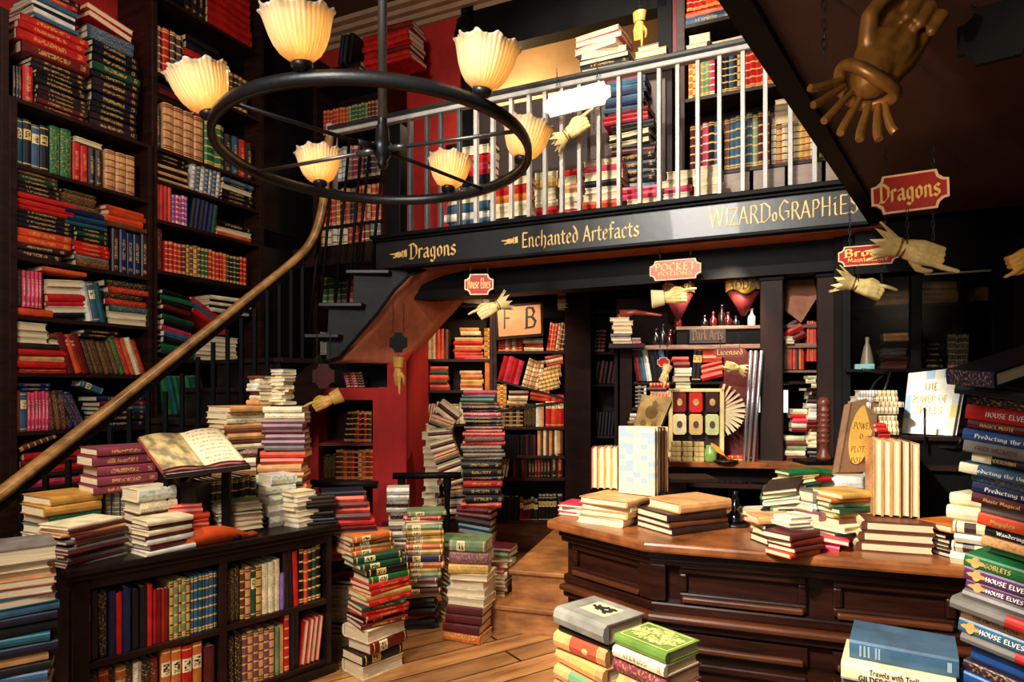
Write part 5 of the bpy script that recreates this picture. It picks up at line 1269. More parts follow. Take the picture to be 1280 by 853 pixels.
pile(14, 2.32, .52, 0, 8, 'slate blue,black,tan,navy,teal,black,navy,slate blue', 'lower half of the '+P_, 'plain', (.6, -.8), .25, .2, 9, py=752)
pile(14, 2.32, CZ+(HY-752)*2.32/F, 0, 5, 'teal:plain,mauve,tan,tan,cream', 'upper half of the '+P_, 'plain', (-.75, -.66), .22, .24, 8, py=698)
pile(18, 2.32, CZ+(HY-698)*2.32/F, 0, 1, 'grey', 'on the '+P_, 'plain', (-.75, -.66), .23, .25, 3, py=678)
# ================================================================ piles in front of the counter
def corner_pile(P0, P1, P3, z0, zs, cols, place, pats, boards=None):
    """P0-P1 spine edge of the top book, P3 the far edge; thickness list from the top down"""
    sp = (P1-P0); H = sp.length; ey = -sp.normalized(); W = P3; ex = V((-sp.y, sp.x, 0)).normalized()
    z = P0.z; ez = UP; n = len(zs)
    for i, (T, c) in enumerate(zip(zs, cols)):
        z -= T; a = math.radians(R.uniform(-4, 4)) if i else 0; Mx = Matrix.Rotation(a, 3, 'Z'); e = Mx @ ex
        mid = (P0+P1)/2+V((R.uniform(-.008, .008), R.uniform(-.008, .008), 0)) if i else (P0+P1)/2
        yy = ez.cross(e)
        add_book(V((mid.x, mid.y, z)), e, yy, ez, W*(1 if i == 0 else R.uniform(.95, 1.03)), H*(1 if i == 0 else R.uniform(.96, 1.02)), T*.97, c, pats[i], pos_h(n-1-i, n), place, **({'board': boards[i][0], 'bpat': 'plain'} if boards and boards[i] else {}), **({'round': T*.33}))
zt = .925
st1 = thing('display_stool', V((.27, 1.84, 0)), 'low dark stool under the two thick piles in front of the counter', 'stool')
m = MB(); m.box(.06, .56, 1.45, 2.02, .56, .60); m.build('seat', DARKW, st1, bevel=.005)
for x in (.12, .56):
    for y in (1.59, 1.98): m = MB(); m.box(x-.02, x+.02, y-.02, y+.02, 0, .56); m.build('leg', DARKW, st1)
q0 = onz(697, 757, zt); spd = V((.124, -.157, 0)); corner_pile(q0, q0+spd, .152, .6, [.055, .016, .052, .045, .045, .05, .05], ['stone grey', 'black', 'tan', 'tan', 'tan', 'tan', 'tan'], 'left thick pile in front of the counter', ['plain', 'plain', 'blockr', 'blockt', 'blockg', 'blockb', 'blockr'])
zt2 = .95
q0 = onz(770, 791, zt2); corner_pile(q0, q0+spd*.80, .125, .6, [.027, .030, .040, .046, .05, .05, .05, .05], ['bright green', 'cream', 'rose', 'tan', 'tan', 'tan', 'tan', 'tan'], 'right thick pile in front of the counter', ['plain', 'title', 'deco', 'blockg', 'blockb', 'blockr', 'blockg', 'blockt'])
NEARTOP = [b for b in BOOKS if b['place'].endswith('thick pile in front of the counter') and b['pos'] == 'topmost']
FP = len(BOOKS)
# ================================================================ on the counter
def cz(px, py): return onz(px, py, KZ)
P_ = 'at the left end of the counter'
pile(730, 2.63, KZ, 0, 3, '~pink,~white,~pink', 'small pink and white pile '+P_, 'plain', (-.6, -.8), .17, .13, 8, py=628)
pile(770, 2.50, KZ, 0, 4, 'cream,tan,cream,tan', 'large pale pile '+P_, 'plain', (.8, -.6), .235, .20, 5, py=618)
pile(852, 2.38, KZ, KZ+.075, 3, 'dark brown,brown,dark brown', 'right-hand pale pile '+P_, 'plain', (.45, -.89), .27, .20, 2)
pile(860, 2.38, KZ+.075, KZ+.112, 1, 'tan', 'on the right-hand pale pile '+P_, 'plain', (.45, -.89), .24, .17, 2)
za = CZ+(HY-618)*2.5/F
UPL = Plane(*at(740, 600, 2.60).xy, .97, -.2)
vrow(UPL, za+.004, 739, 772, 4, .165, 'red:bands,yellow,tan,yellow', 'upright short trio '+P_, 'plain', pages=True, w=0, W=.12)
o = at(774, 616, 2.52); cdir = V((.80, -.60, 0)); nd = V((.60, .80, 0))
o.z = za+.004
for k in range(4):
    T = [.03, .034, .028, .034][k]; c = ['white', 'black', 'dark brown', 'tan'][k]
    base = o+nd*sum([.03, .034, .028, .034][:k])
    # spine at the far left, page edges towards the viewer on the right
    add_book(base+nd*T+UP*.13, cdir, UP, -nd, .150, .262 if k == 0 else .255, T, c, 'plain', pos_v(k, 4), 'tall upright set with the pale chequered cover, counter', bpat='check' if k == 0 else 'plain', board=c)
for x, yy in ((722, 0),): pass
# ink stand
ink = thing('inkwell', cz(918, 660), 'black ornate inkwell with small yellow flowers on the counter', 'inkwell')
c = cz(919, 657); T = Matrix.Translation(c)
m = MB(); m.lathe([(0, 0), (.052, 0), (.054, .006), (.046, .010), (0, .011)], 24, M=T); m.build('tray', IRON, ink, True)
m = MB(); m.lathe([(0, .01), (.028, .011), (.033, .022), (.030, .040), (.016, .052), (.012, .062), (.020, .070), (.020, .078), (.012, .085), (.014, .10), (.008, .115), (.010, .125), (0, .132)], 20, M=T); m.build('bottle', plain('black glass', (.03, .03, .04), .08, 0, 5, coat=.5, bump=0), ink, True)
m = MB(); m.lathe([(0, .006), (.018, .008), (.020, .03), (.012, .045), (0, .048)], 16, M=Matrix.Translation(c+V((-.04, .01, 0)))); m.build('bottle', IRON, ink, True)
YEL = plain('yellow petals', (.95, .72, .18), .5)
for dx, dz in ((-.055, .055), (-.032, .075), (-.06, .085)):
    m = MB(); q = c+V((dx, -.01, dz))
    for k in range(6): a = k*math.pi/3; m.tube([q, q+V((math.cos(a)*.016, -.004, math.sin(a)*.016))], [.003, .006], 6)
    m.build('flower', YEL, ink, True)
P_ = 'middle of the counter'
pile(955, 2.42, KZ, 0, 3, '~cream,red,~cream', 'low flat pile by the inkwell, '+P_, 'plain', (.2, -1), .16, .12, 10, py=636)
pile(968, 2.16, KZ, 0, 4, 'black,yellow:plain,black,tan', 'small black and gold pile, '+P_, 'plain', (.2, -1), .13, .10, 10, py=643)
pile(982, 2.34, KZ, 0, 3, 'black,black,black', 'foot of the slanting pile, '+P_, 'plain', (.9, -.5), .17, .13, 6, py=630, tilt=-8)
pile(980, 2.34, CZ+(HY-630)*2.34/F, 0, 4, '~sage green,~white,~green,~dark brown', 'slanting pile, '+P_, 'plain', (.9, -.5), .17, .13, 6, py=604, tilt=-14, drift=[(0, 984), (1, 978)])
pile(1006, 2.46, KZ, 0, 12, 'sage green,~cream,green,~tan,yellow,~cream,green,~cream,dark green,~cream,yellow,green', 'arched green and cream pile, '+P_, 'plain', (.1, -1), .12, .10, 8, py=588, drift=[(0, 1000), (.6, 1002), (1, 992)], wob=8)
pile(1014, 2.5, CZ+(HY-600)*2.5/F, 0, 2, 'red,green', 'red pair on the arched pile, '+P_, 'plain', (.1, -1), .11, .1, 8, py=586)
pile(993, 2.0, KZ, 0, 4, 'orange-red,maroon,dark red,maroon', 'small red pile near the edge, '+P_, 'plain', (.45, -.9), .14, .10, 7, py=663)
pile(992, 2.04, CZ+(HY-663)*2.0/F, 0, 3, '~white', 'white page ends on the small red pile, '+P_, 'plain', (.3, -.95), .09, .08, 4, py=645)
pile(1018, 2.20, KZ, 0, 3, 'pink:deco,pink:deco,mauve:deco', 'pink patterned pile, '+P_, 'deco', (.5, -.86), .10, .10, 5, py=638)
pile(1016, 2.24, CZ+(HY-640)*2.22/F, 0, 2, 'white:label,grey', 'white box-like pair on the pink pile, '+P_, 'plain', (.3, -.95), .10, .09, 4, py=612)
pile(1046, 2.14, KZ, 0, 4, 'dark red,pink,dark green,~cream', 'foot of the many-coloured pile, '+P_, 'plain', (.35, -.93), .15, .12, 8, py=652)
pile(1050, 2.18, CZ+(HY-652)*2.16/F, 0, 6, 'brown,yellow,dark green,sage green,orange,yellow', 'top of the many-coloured pile, '+P_, 'plain', (.25, -.97), .14, .13, 8, py=612)
pile(1030, 2.07, KZ, 0, 2, 'pink,~pink', 'tilted pink pair near the edge, '+P_, 'plain', (-.5, -.86), .12, .09, 8, py=668, tilt=8)
pile(1056, 2.55, KZ, 0, 4, 'white', 'big white books behind the small piles, '+P_, 'plain', (-.2, -1), .24, .17, 3, py=592)
P_ = 'right part of the counter'
a = cz(1074, 689); dd = kd; bk = V((-kd.y, kd.x, 0))
if bk.y < 0: bk = -bk
for k in range(3):
    T = .033; p = a+dd*(.0+.008*k)+bk*.11+UP*(T*k)
    add_book(p, dd, bk, dd.cross(bk), .205-.006*k, .22, T*.97, 'cream', 'label' if k == 0 else 'plain', pos_h(k, 3), 'thick vellum pile, '+P_, board='brown', round=.012)
UPL = Plane(*at(1092, 656, 2.08).xy, kd.x, kd.y)
vrow(UPL, KZ+.10, 1092, 1150, 5, .245, 'pink:deco,tan,tan,brown,tan', 'tall page-edged set on the vellum pile, '+P_, 'plain', pages=True, w=0, W=.15)
BOOKS[-5]['board'] = 'tan'; BOOKS[-5]['bpat'] = 'deco'
pile(1190, 2.02, KZ, 0, 5, 'dark brown,black,black,navy,black', 'glossy dark pile, '+P_, 'plain', (.3, -.95), .17, .13, 8, py=662)
pile(1188, 2.02, CZ+(HY-662)*1.99/F, 0, 1, 'orange', 'on the glossy dark pile, '+P_, 'plain', (.25, -.97), .16, .12, 8, py=650)
pile(1232, 1.86, KZ, 0, 6, 'cream,cream:label,cream,cream:label,cream,cream', 'vellum pile tucked behind the big right stack', 'plain', (-.8, -.6), .14, .10, 9, py=618)
# riser box behind with pale books, and red books
rb = thing('display_box', V((1.48, 2.62, KZ)), 'black display box behind the brown oval book, carrying cream volumes', 'box')
m = MB(); m.pbox(k2, .86, 1.40, -.62, -.42, KZ, 1.40); m.build('body', BLK, rb, bevel=.004); m = MB(); m.pbox(k2, .85, 1.41, -.63, -.40, 1.385, 1.40); m.build('top', DARKW, rb)
KP = k2.shift(-.44)
hstack(KP, 1.40, 1070, 1092, 7, .16, 'white', 'left cream column on the display box', 'bands', w=0, W=.14); hstack(KP, 1.40, 1094, 1127, 7, .16, 'cream', 'right cream column on the display box', 'bands', w=0, W=.14)
KP2 = k2.shift(-.36)
hstack(KP2, KP2.z(1106, 555), 1099, 1113, 4, .07, 'red', 'small red pile behind the oval book', 'plain', w=0, W=.1)
m = MB(); m.pbox(KP2, KP2.u(1096), KP2.u(1116), -.12, .0, KZ, KP2.z(1106, 555)); o = m.build('pedestal', BLK); tag(o, 'small black block under the little red books', 'box')
m = MB(); m.pbox(KP2, KP2.u(1115), KP2.u(1215), -.30, -.04, KP2.z(1160, 590), KP2.z(1160, 583)); o = m.build('ledge_shelf', DARKW); tag(o, 'thin shelf edge running behind the iron easel', 'shelf')
# leaning display books
def leaning(q, th, label, cm, extra, cat='book', page=True):
    """q: bl, br, tr, tl points of the front cover; th: thickness backwards"""
    bl, br, tr, tl = q; n = (br-bl).cross(tl-bl).normalized()
    if n.y > 0: n = -n
    t = thing('book', (bl+br)/2, label, cat); c = .004
    m = MB(); m.prism([bl, br, tr, tl], -n*c); m.prism([p-n*(th-c) for p in q], -n*c)
    s = (tl-bl).normalized(); m.prism([bl, bl+(br-bl).normalized()*.005, tl+(br-bl).normalized()*.005, tl], -n*th); m.build('cover', cm, t)
    if page:
        i = .004; rx = (br-bl).normalized(); m = MB(); m.prism([bl+rx*i+s*i-n*c, br-rx*i+s*i-n*c, tr-rx*i-s*i-n*c, tl+rx*i-s*i-n*c], -n*(th-2*c)); m.build('pages', page_mat(), t)
    return t, n
q = [at(1049, 590, 2.18), at(1088, 590, 2.22), at(1100, 494, 2.34), at(1064, 503, 2.30)]
BRN = plain('brown suede cover', (.52, .38, .27), .6, .14, 10)
t, n = leaning(q, .035, 'brown upright book with a yellow oval on its cover, leaning on a small stand', BRN, None)
cx_ = sum(q, V((0, 0, 0)))/4; rx = (q[1]-q[0]); ry = (q[3]-q[0])
m = MB(); m.prism([cx_+rx*(.36*math.cos(a))+ry*(.43*math.sin(a))+n*.0005 for a in [2*math.pi*k/28 for k in range(28)]], n*.001); m.build('oval', plain('ochre oval', (.88, .68, .30), .5, .1, 12), t)
for s, fy, h, w in (('POWER', .60, .030, .62), ('O', .46, .022, .12), ('PLOTS', .27, .026, .55), ('POTS', .12, .022, .45)):
    letters(s, q[0]+rx*(.5-w/2)+ry*fy+n*.002, rx, ry, h, rx.length*w, .10, plain('brown ink', (.32, .16, .10), .5), t)
q = [at(1126, 553, 2.38), at(1189, 555, 2.24), at(1206, 459, 2.32), at(1136, 467, 2.46)]
def check_mat():
    t = NT('pale chequered paper'); s = t.scale(t.uv(), (6, 6, 1)); ch = t.n('ShaderNodeTexWhiteNoise'); ch.noise_dimensions = '2D'
    fl = t.n('ShaderNodeVectorMath'); fl.operation = 'FLOOR'; t.l(s, fl.inputs[0]); t.l(fl.outputs[0], ch.inputs['Vector'])
    r = t.n('ShaderNodeValToRGB'); r.color_ramp.interpolation = 'CONSTANT'; e = r.color_ramp.elements; e[0].color = (*lin((.84, .82, .74)), 1); e[1].position = .35; e[1].color = (*lin((.58, .68, .76)), 1)
    for p, c in ((.6, (.86, .78, .48)), (.8, (.80, .81, .78))): x = e.new(p); x.color = (*lin(c), 1)
    t.l(ch.outputs['Value'], r.inputs[0]); t.l(r.outputs[0], t.b.inputs['Base Color']); t.b.inputs['Roughness'].default_value = .6; return t.m
CHK = check_mat()
t, n = leaning(q, .03, 'large white and pale blue chequered book propped on an iron easel at the right', plain('cream board', (.90, .88, .82), .6), None)
m = MB(); b = len(m.v); m.v = [tuple(p+n*.0012) for p in q]; m.face([0, 1, 2, 3], 0, [(0, 0), (1, 0), (1, 1), (0, 1)]); m.build('cover_art', CHK, t, solid=.0006)
rx = q[1]-q[0]; ry = q[3]-q[0]
for s, fy, w in (('THE', .74, .3), ('POWER OF', .56, .7), ('SPELLS', .40, .55)): letters(s, q[0]+rx*(.5-w/2)+ry*fy+n*.002, rx, ry, .032, rx.length*w, .09, plain('pale gilt', (.86, .80, .52), .5), t)
es = thing('easel', V(at(1160, 590, 2.3)), 'black wrought iron easel holding the large chequered book', 'easel')
m = MB(); ba = at(1120, 557, 2.32); bb = at(1196, 560, 2.19); m.tube([ba, bb], .006, 8); m.tube([bb, bb+V((0, -.02, .03))], .004, 6); m.tube([ba, ba+V((0, -.02, .03))], .004, 6); m.build('ledge', IRON, es, True)
for a, b in (((1156, 510, 2.15+.06), (1156, 560, 2.2)), ): m = MB(); m.tube([at(*a), at(*b)], .004, 6); m.build('clasp', IRON, es, True)
m = MB(); p = at(1156, 560, 2.25); m.tube([p, V((p.x, p.y, KZ))], .007, 8); m.tube([V((p.x-.10, p.y, KZ+.006)), V((p.x+.10, p.y-.03, KZ+.006))], .006, 8); m.build('stem', IRON, es, True)
m = MB(); m.tube([at(1084, 495, 2.42), at(1094, 478, 2.46), at(1104, 470, 2.48)], .004, 6); m.tube([at(1104, 492, 2.42), at(1113, 466, 2.46)], .004, 6); m.tube([at(1078, 462, 2.46), at(1112, 468, 2.48)], .006, 6)
o = m.build('wire_stand', IRON, None, True); tag(o, 'bent black wire book stand above the brown oval book', 'stand')
# ================================================================ the big right-hand stack
dS = V((.55, -.83, 0)).normalized(); dS3 = V((dS.x*.99, dS.y*.99, -.136)).normalized(); wS = V((.83, .55, 0)).normalized(); eZ = (-(wS.cross(dS3))).normalized()
if eZ.z < 0: eZ = -eZ
RS = [  # left x, top y, thickness px, colour, pattern, text, text colour, indent of text
 (1195, 480, 12, 'navy', 'plain', '', None), (1210, 493, 12, 'black', 'deco', '', None),
 (1209, 505, 18, 'red', 'plain', 'HOUSE ELVES & SELF-HATRED', 'w'), (1211, 523, 12, 'maroon', 'plain', 'MAGICK MOSTE', 'g'), (1205, 535, 14, 'blue', 'plain', 'Predicting the Unpredictable', 'w'),
 (1206, 549, 15, 'grey', 'plain', 'GREY WIZARDS', 'd'), (1217, 565, 12, 'black', 'plain', 'WIDDERSHINS', 'g'), (1201, 577, 13, 'slate blue', 'plain', 'Predicting the Unpredictable', 'w'),
 (1216, 590, 11, 'slate blue', 'deco', '', None), (1217, 601, 14, 'dark blue', 'plain', 'Predicting the Unpredictable', 'w'), (1216, 615, 12, 'maroon', 'plain', 'Moste Magical', 'g'),
 (1228, 627, 13, 'grey', 'plain', '', None), (1224, 640, 15, 'orange-red', 'plain', 'Muggles', 'g'), (1233, 656, 13, 'black', 'plain', 'Wandering', 'w'), (1228, 669, 12, 'tan', 'deco', '', None), (1240, 681, 10, 'green', 'plain', '', None),
 (1207, 691, 16, 'green', 'plain', 'GOBLETS', 'g'), (1207, 707, 16, 'purple', 'plain', 'HOUSE ELVES', 'w'), (1209, 723, 14, 'purple', 'plain', 'HOUSE ELVES', 'w'), (1206, 735, 11, 'grey', 'plain', '', None), (1191, 744, 16, 'grey', 'plain', '', None),
 (1203, 760, 12, 'tan', 'plain', 'THE ENCYCLOPEDIA', 'd'), (1200, 771, 17, 'slate blue', 'plain', 'HOUSE ELVES', 'w'), (1204, 788, 14, 'grey', 'plain', '', None), (1217, 802, 22, 'blue', 'plain', '', None), (1205, 824, 12, 'plum', 'deco', '', None), (1200, 836, 17, 'blue', 'plain', '', None), (1206, 853, 17, 'black', 'plain', '', None)]
WLET = plain('white lettering', (.94, .93, .88), .5); DLET = plain('brown lettering', (.36, .24, .20), .5)
for i, (xl, y, tp_, c, pat, tx, tc) in enumerate(RS):
    Y = 1.5; P = at(xl, y, Y); T = tp_*Y/F*1.0; H = .25+.01*math.sin(i*2.3); W = .18
    nm = {2: 'bright red book with white capital lettering', 4: 'mid blue book with white blackletter title, the higher of two', 16: 'bright green spine with gilt lettering'}.get(i)
    b = add_book(P+dS3*(H/2)-eZ*T, wS, -dS3, eZ, W, H, T*.985, c, pat, pos_h(len(RS)-1-i, len(RS)+1) if i else 'second from the top', 'tall stack at the right edge of the photo', round=.004 if i not in (19, 20, 23) else .012, keep=True)
    b['text'] = (tx, {'w': WLET, 'g': GOLDP, 'd': DLET, None: None}[tc]) if tx else None
    if i in (20, 23): b['band'] = ('red', .42)
    if i in (7, 6): b['band0'] = ('cream', .15)
    if i in (16, 17, 18, 22): b['emblem'] = True
# topmost big dark blue volume, tipped forwards
P = at(1183, 462, 1.42); ex = V((.80, .30, .20)).normalized(); ey0 = V((.62, -.78, -.02)); ez = ex.cross(-ey0).normalized(); ey = ez.cross(ex).normalized()
add_book(P-ey*.05-ez*.034, ex, ey, ez, .30, .10, .034, 'dark blue', 'deco', 'topmost', 'tall stack at the right edge of the photo', board='navy', keep=True, round=.003)
# two volumes lying left of that stack
dT = V((.85, -.53, 0)).normalized(); wT = V((.53, .85, 0)).normalized()
P = at(1062, 799, 1.6); T = .046; b = add_book(P+dT*.112-UP*T, wT, -dT, UP, .16, .225, T*.98, 'slate blue', 'plain', 'upper', 'pair lying in front of the counter panel', round=.004, keep=True)
b['lines'] = True
P2 = at(1051, 822, 1.58); P2.z = P.z-T; T2 = .042; b = add_book(P2+dT*.118-UP*T2, wT, -dT, UP, .165, .235, T2*.98, 'cream', 'plain', 'lower', 'pair lying in front of the counter panel', round=.004, keep=True)
b['text2'] = ('Travels with Trolls', 'GILDEROY LOCKHART')
z_ = P2.z-T2
for k, c in enumerate(('black', 'dark brown', 'maroon')): T3 = .04; add_book(at(1052, 840, 1.6)*1+V((0, 0, 0))-V((0, 0, at(1052, 840, 1.6).z-z_))+dT*.115-UP*(T3*(k+1)), wT, -dT, UP, .16, .23, T3*.98, c, 'plain', 'beneath', 'pair lying in front of the counter panel', skiphid=True)
zs = z_-.12
st2 = thing('display_stool', V((1.0, 1.6, 0)), 'low stool under the books in front of the right counter panel', 'stool')
m = MB(); m.box(.78, 1.42, 1.18, 1.74, .50, .54); m.build('seat', DARKW, st2, bevel=.005)
for x in (.82, 1.38):
    for y in (1.22, 1.70): m = MB(); m.box(x-.02, x+.02, y-.02, y+.02, 0, .5); m.build('leg', DARKW, st2)
m = MB(); m.box(.84, 1.06, 1.48, 1.72, .54, zs); m.build('block', DARKW, st2)
m = MB(); m.box(1.12, 1.36, 1.26, 1.56, .54, .74); m.build('block', DARKW, st2)
# little red books at the bottom edge, left of the thick piles
pile(683, 1.95, .56, .56+.075, 3, 'red,dark red,pink', 'small red pile beside the thick pile', 'bands', (-.5, -.86), .13, .10, 7, x=.03+.0)
# ================================================================ open book on its stand
ob = thing('open_book', at(250, 588, 3.0), 'large open book with an illustrated left page on the bookstand', 'book')
A, B, C_, D_ = at(203, 590, 2.93), at(308, 578, 3.02), at(275, 537, 3.24), at(172, 548, 3.14)
def pt(u, v, e=0):
    p = A.lerp(B, u).lerp(D_.lerp(C_, u), v); n = (B-A).cross(D_-A).normalized(); n = n if n.z > 0 else -n
    s = .5-abs(u-.5); return p+n*(.016*math.sin(min(1, s*2.2)*math.pi)*.8+e)
for nm, u0, u1, mt in (('left_page', .01, .5, 'l'), ('right_page', .5, .99, 'r')):
    m = MB(); N = 10
    for j in range(2):
        for i in range(N+1): m.v.append(tuple(pt(u0+(u1-u0)*i/N, .02+.96*j, .004)))
    for i in range(N): m.face([i, i+1, N+2+i, N+1+i], 0, [(i/N, 0), ((i+1)/N, 0), ((i+1)/N, 1), (i/N, 1)])
    t = NT('illustrated page '+mt); vec = t.uv(); s = t.n('ShaderNodeSeparateXYZ'); t.l(vec, s.inputs[0])
    if mt == 'l':
        f = t.noise(3.5, 5, vec); r = t.n('ShaderNodeMapRange'); r.inputs[1].default_value = .42; r.inputs[2].default_value = .58; t.l(f, r.inputs[0])
        col = t.mix(r.outputs[0], lin((.52, .45, .30)), lin((.84, .72, .46)))
    else:
        rows = t.math('FRACT', t.math('MULTIPLY', s.outputs[1], 9)); ln = t.math('LESS_THAN', t.math('ABSOLUTE', t.math('SUBTRACT', rows, .5)), .18)
        wn = t.noise(30, 1, t.scale(vec, (2, .3, 1))); ink = t.math('MULTIPLY', ln, t.math('GREATER_THAN', wn, .48))
        ink = t.math('MULTIPLY', ink, t.math('LESS_THAN', t.math('ABSOLUTE', t.math('SUBTRACT', s.outputs[0], .5)), .36))
        col = t.mix(ink, lin((.95, .88, .70)), lin((.72, .58, .40)))
    t.l(col, t.b.inputs['Base Color']); t.b.inputs['Roughness'].default_value = .7
    m.build(nm, t.m, ob, True, solid=.008)
m = MB()
N = 12
for j in range(2):
    for i in range(N+1): m.v.append(tuple(pt(-.01+1.02*i/N, -.01+1.02*j, -.010)))
for i in range(N): m.face([i, i+1, N+2+i, N+1+i])
m.build('cover', plain('red cloth cover', (.62, .25, .22), .6), ob, True, solid=.005)
bs = thing('bookstand', LC.P(.5, -.3, .82), 'dark reading stand carrying the large open book on the low bookcase', 'stand')
nn_ = (B-A).cross(D_-A).normalized(); nn_ = nn_ if nn_.z > 0 else -nn_
m = MB(); m.prism([p-nn_*.022 for p in (A, B, C_, D_)], -nn_*.014); m.build('rest_board', COUNTW, bs, bevel=.004)
fd = -(D_-A).normalized(); m = MB(); m.prism([A-nn_*.03, B+(B-A)*.02-nn_*.03, B+(B-A)*.02+fd*.028-nn_*.03, A+fd*.028-nn_*.03], nn_*.030); m.build('ledge', COUNTW, bs, bevel=.006)
cb = at(283, 600, 3.22); m = MB(); m.box(cb.x-.02, cb.x+.02, cb.y-.02, cb.y+.02, .84, 1.22); m.build('column', BLK, bs, bevel=.008)
m = MB(); m.box(cb.x-.09, cb.x+.09, cb.y-.06, cb.y+.07, .82, .84); m.build('foot', BLK, bs, bevel=.006)
m = MB(); a = at(212, 592, 3.1); m.box(a.x-.02, a.x+.0, a.y-.02, a.y+.02, .82, a.z); m.build('prop', BLK, bs)
DP = Plane(*at(262, 632, 3.12).xy, .75, .66)
vrow(LC.shift(-.24), .825, 258, 322, 9, .27, 'black,dark brown,black,plum,black,dark brown,black,black', 'little dark row under the bookstand', 'bands')
m = MB(); p0, p1 = at(209, 634, 3.15), at(258, 628, 3.25); m.box(p0.x, p1.x, p0.y, p1.y+.05, .82, at(212, 608, 3.15).z); o = m.build('wooden_box', DK, bevel=.004); tag(o, 'small near-black box under the left side of the bookstand', 'box')
m = MB(); p0, p1 = LC.P(.36, -.02, .822), LC.P(.80, -.02, .822)   # curved orange folder
N = 10
for j in (0, 1):
    for i in range(N+1):
        f = i/N; p = p0.lerp(p1, f)-LC.N*(.0+.13*j*(1-.5*f)); m.v.append((p.x, p.y, .824+.07*math.sin(math.pi*min(1, f*1.1))*(1-.4*j)+.01))
for i in range(N): m.face([i, i+1, N+2+i, N+1+i])
m.v += [(x, y, .822) for x, y, z in m.v[:N+1]]
for i in range(N): m.face([i, i+1, 2*N+3+i, 2*N+2+i])
o = m.build('leather_folder', plain('orange leather', (.82, .30, .12), .4, .12, 6), None, True, solid=.006); tag(o, 'curved orange leather folder lying at the front edge of the low bookcase', 'folder')
# ================================================================ chandelier
Cc = V((-.489, 2.33, 2.437)); Ra = .55; ca_, cb_ = V((1, 0, .026)), V((0, 1, -.045))
Cc.z = 2.424; cb_ = V((0, 1, -.014)); ca_ = V((1, 0, .005))
ringp = lambda th, r=1, e=0: Cc+ca_*(Ra*r*math.cos(math.radians(th)))+cb_*(Ra*r*math.sin(math.radians(th)))+V((0, 0, e))
ch = thing('chandelier', Cc, 'black iron ring chandelier with six ruffled amber glass shades', 'chandelier')
hub = at(478, 187, 2.33)
m = MB(); m.tube([ringp(k*5) for k in range(72)], .017, sq=(.012, .019), closed=True); m.build('ring', IRON, ch, True)
m = MB(); m.tube([hub+V((0, 0, .06)), V((hub.x, hub.y, ZC))], .0165, 14); m.build('pole', plain('brushed steel', (.42, .42, .42), .35, .1, 8, metal=.8), ch, True)
m = MB(); m.lathe([(0, -.075), (.012, -.07), (.02, -.055), (.017, -.045), (.026, -.03), (.034, -.005), (.034, .02), (.026, .03), (.024, .075), (.018, .09), (.017, .11)], 20, M=Matrix.Translation(hub)); m.build('hub', IRON, ch, True)
for th in (228, 48, 160, 340):
    m = MB(); a = hub+(ringp(th)-hub).normalized()*.03; m.tube([a, a+(ringp(th)-a)*.14], .0125, 8); m.tube([a, ringp(th)], .0075, 8); m.build('spoke', IRON if th in (228, 48) else plain('brushed steel', (0, 0, 0)), ch, True)
def glass_mat():
    t = NT('amber ribbed glass'); N = t.N
    tr = N.new('ShaderNodeBsdfTranslucent'); tr.inputs['Color'].default_value = (*lin((1.0, .90, .70)), 1)
    gl = N.new('ShaderNodeBsdfGlossy'); gl.inputs['Color'].default_value = (1, .93, .8, 1); gl.inputs['Roughness'].default_value = .18
    tp_ = N.new('ShaderNodeBsdfTransparent'); tp_.inputs['Color'].default_value = (*lin((1, .86, .62)), 1)
    df = N.new('ShaderNodeBsdfDiffuse'); df.inputs['Color'].default_value = (*lin((.97, .92, .80)), 1)
    a = N.new('ShaderNodeMixShader'); a.inputs[0].default_value = .5; t.l(tr.outputs[0], a.inputs[1]); t.l(df.outputs[0], a.inputs[2])
    b = N.new('ShaderNodeMixShader'); b.inputs[0].default_value = .22; t.l(a.outputs[0], b.inputs[1]); t.l(tp_.outputs[0], b.inputs[2])
    c = N.new('ShaderNodeMixShader'); fr = N.new('ShaderNodeFresnel'); fr.inputs[0].default_value = 1.45; t.l(fr.outputs[0], c.inputs[0]); t.l(b.outputs[0], c.inputs[1]); t.l(gl.outputs[0], c.inputs[2])
    t.l(c.outputs[0], N['Material Output'].inputs[0]); return t.m
GLASS = glass_mat()
t = NT('lit bulb'); t.b.inputs['Emission Color'].default_value = (*lin((1, .84, .55)), 1); t.b.inputs['Emission Strength'].default_value = 6; BULB = t.m
LAMPS = []
for i, (th, tilt) in enumerate(((260, 13), (206, 16), (128, 8), (68, 8), (18, 12), (316, 10))):
    p = ringp(th, 1, .02); outw = V((math.cos(math.radians(th)), math.sin(math.radians(th)), 0)); ax = UP.cross(outw)
    M = Matrix.Translation(p) @ Matrix.Rotation(math.radians(tilt), 4, ax) @ Matrix.Rotation(i, 4, 'Z')
    m = MB(); m.lathe([(.006, -.02), (.010, -.012), (.010, 0), (.024, .004), (.030, .012), (.030, .022), (.024, .027), (.018, .028)], 18, M=M); so = m.build('lamp_holder', IRON, ch, True)
    prof = [(.022, .024), (.034, .029), (.054, .044), (.069, .066), (.079, .090), (.085, .112), (.089, .130), (.093, .144), (.099, .153)]
    def fn(th_, k, r, z):
        w = k/8; return (r*(1+.018*math.sin(40*th_)+.045*w**5*math.sin(10*th_)), z+.005*w**4*math.sin(10*th_+1.1)+.002*w*math.sin(20*th_))
    m = MB(); m.lathe(prof, 160, M=M, fn=fn); m.build('lamp_shade', GLASS, ch, True, solid=.0025)
    m = MB(); m.lathe([(0, .03), (.012, .034), (.017, .05), (.02, .066), (.016, .082), (0, .09)], 14, M=M); m.build('bulb', BULB, so, True)
    LAMPS.append(M @ V((0, 0, .10)))
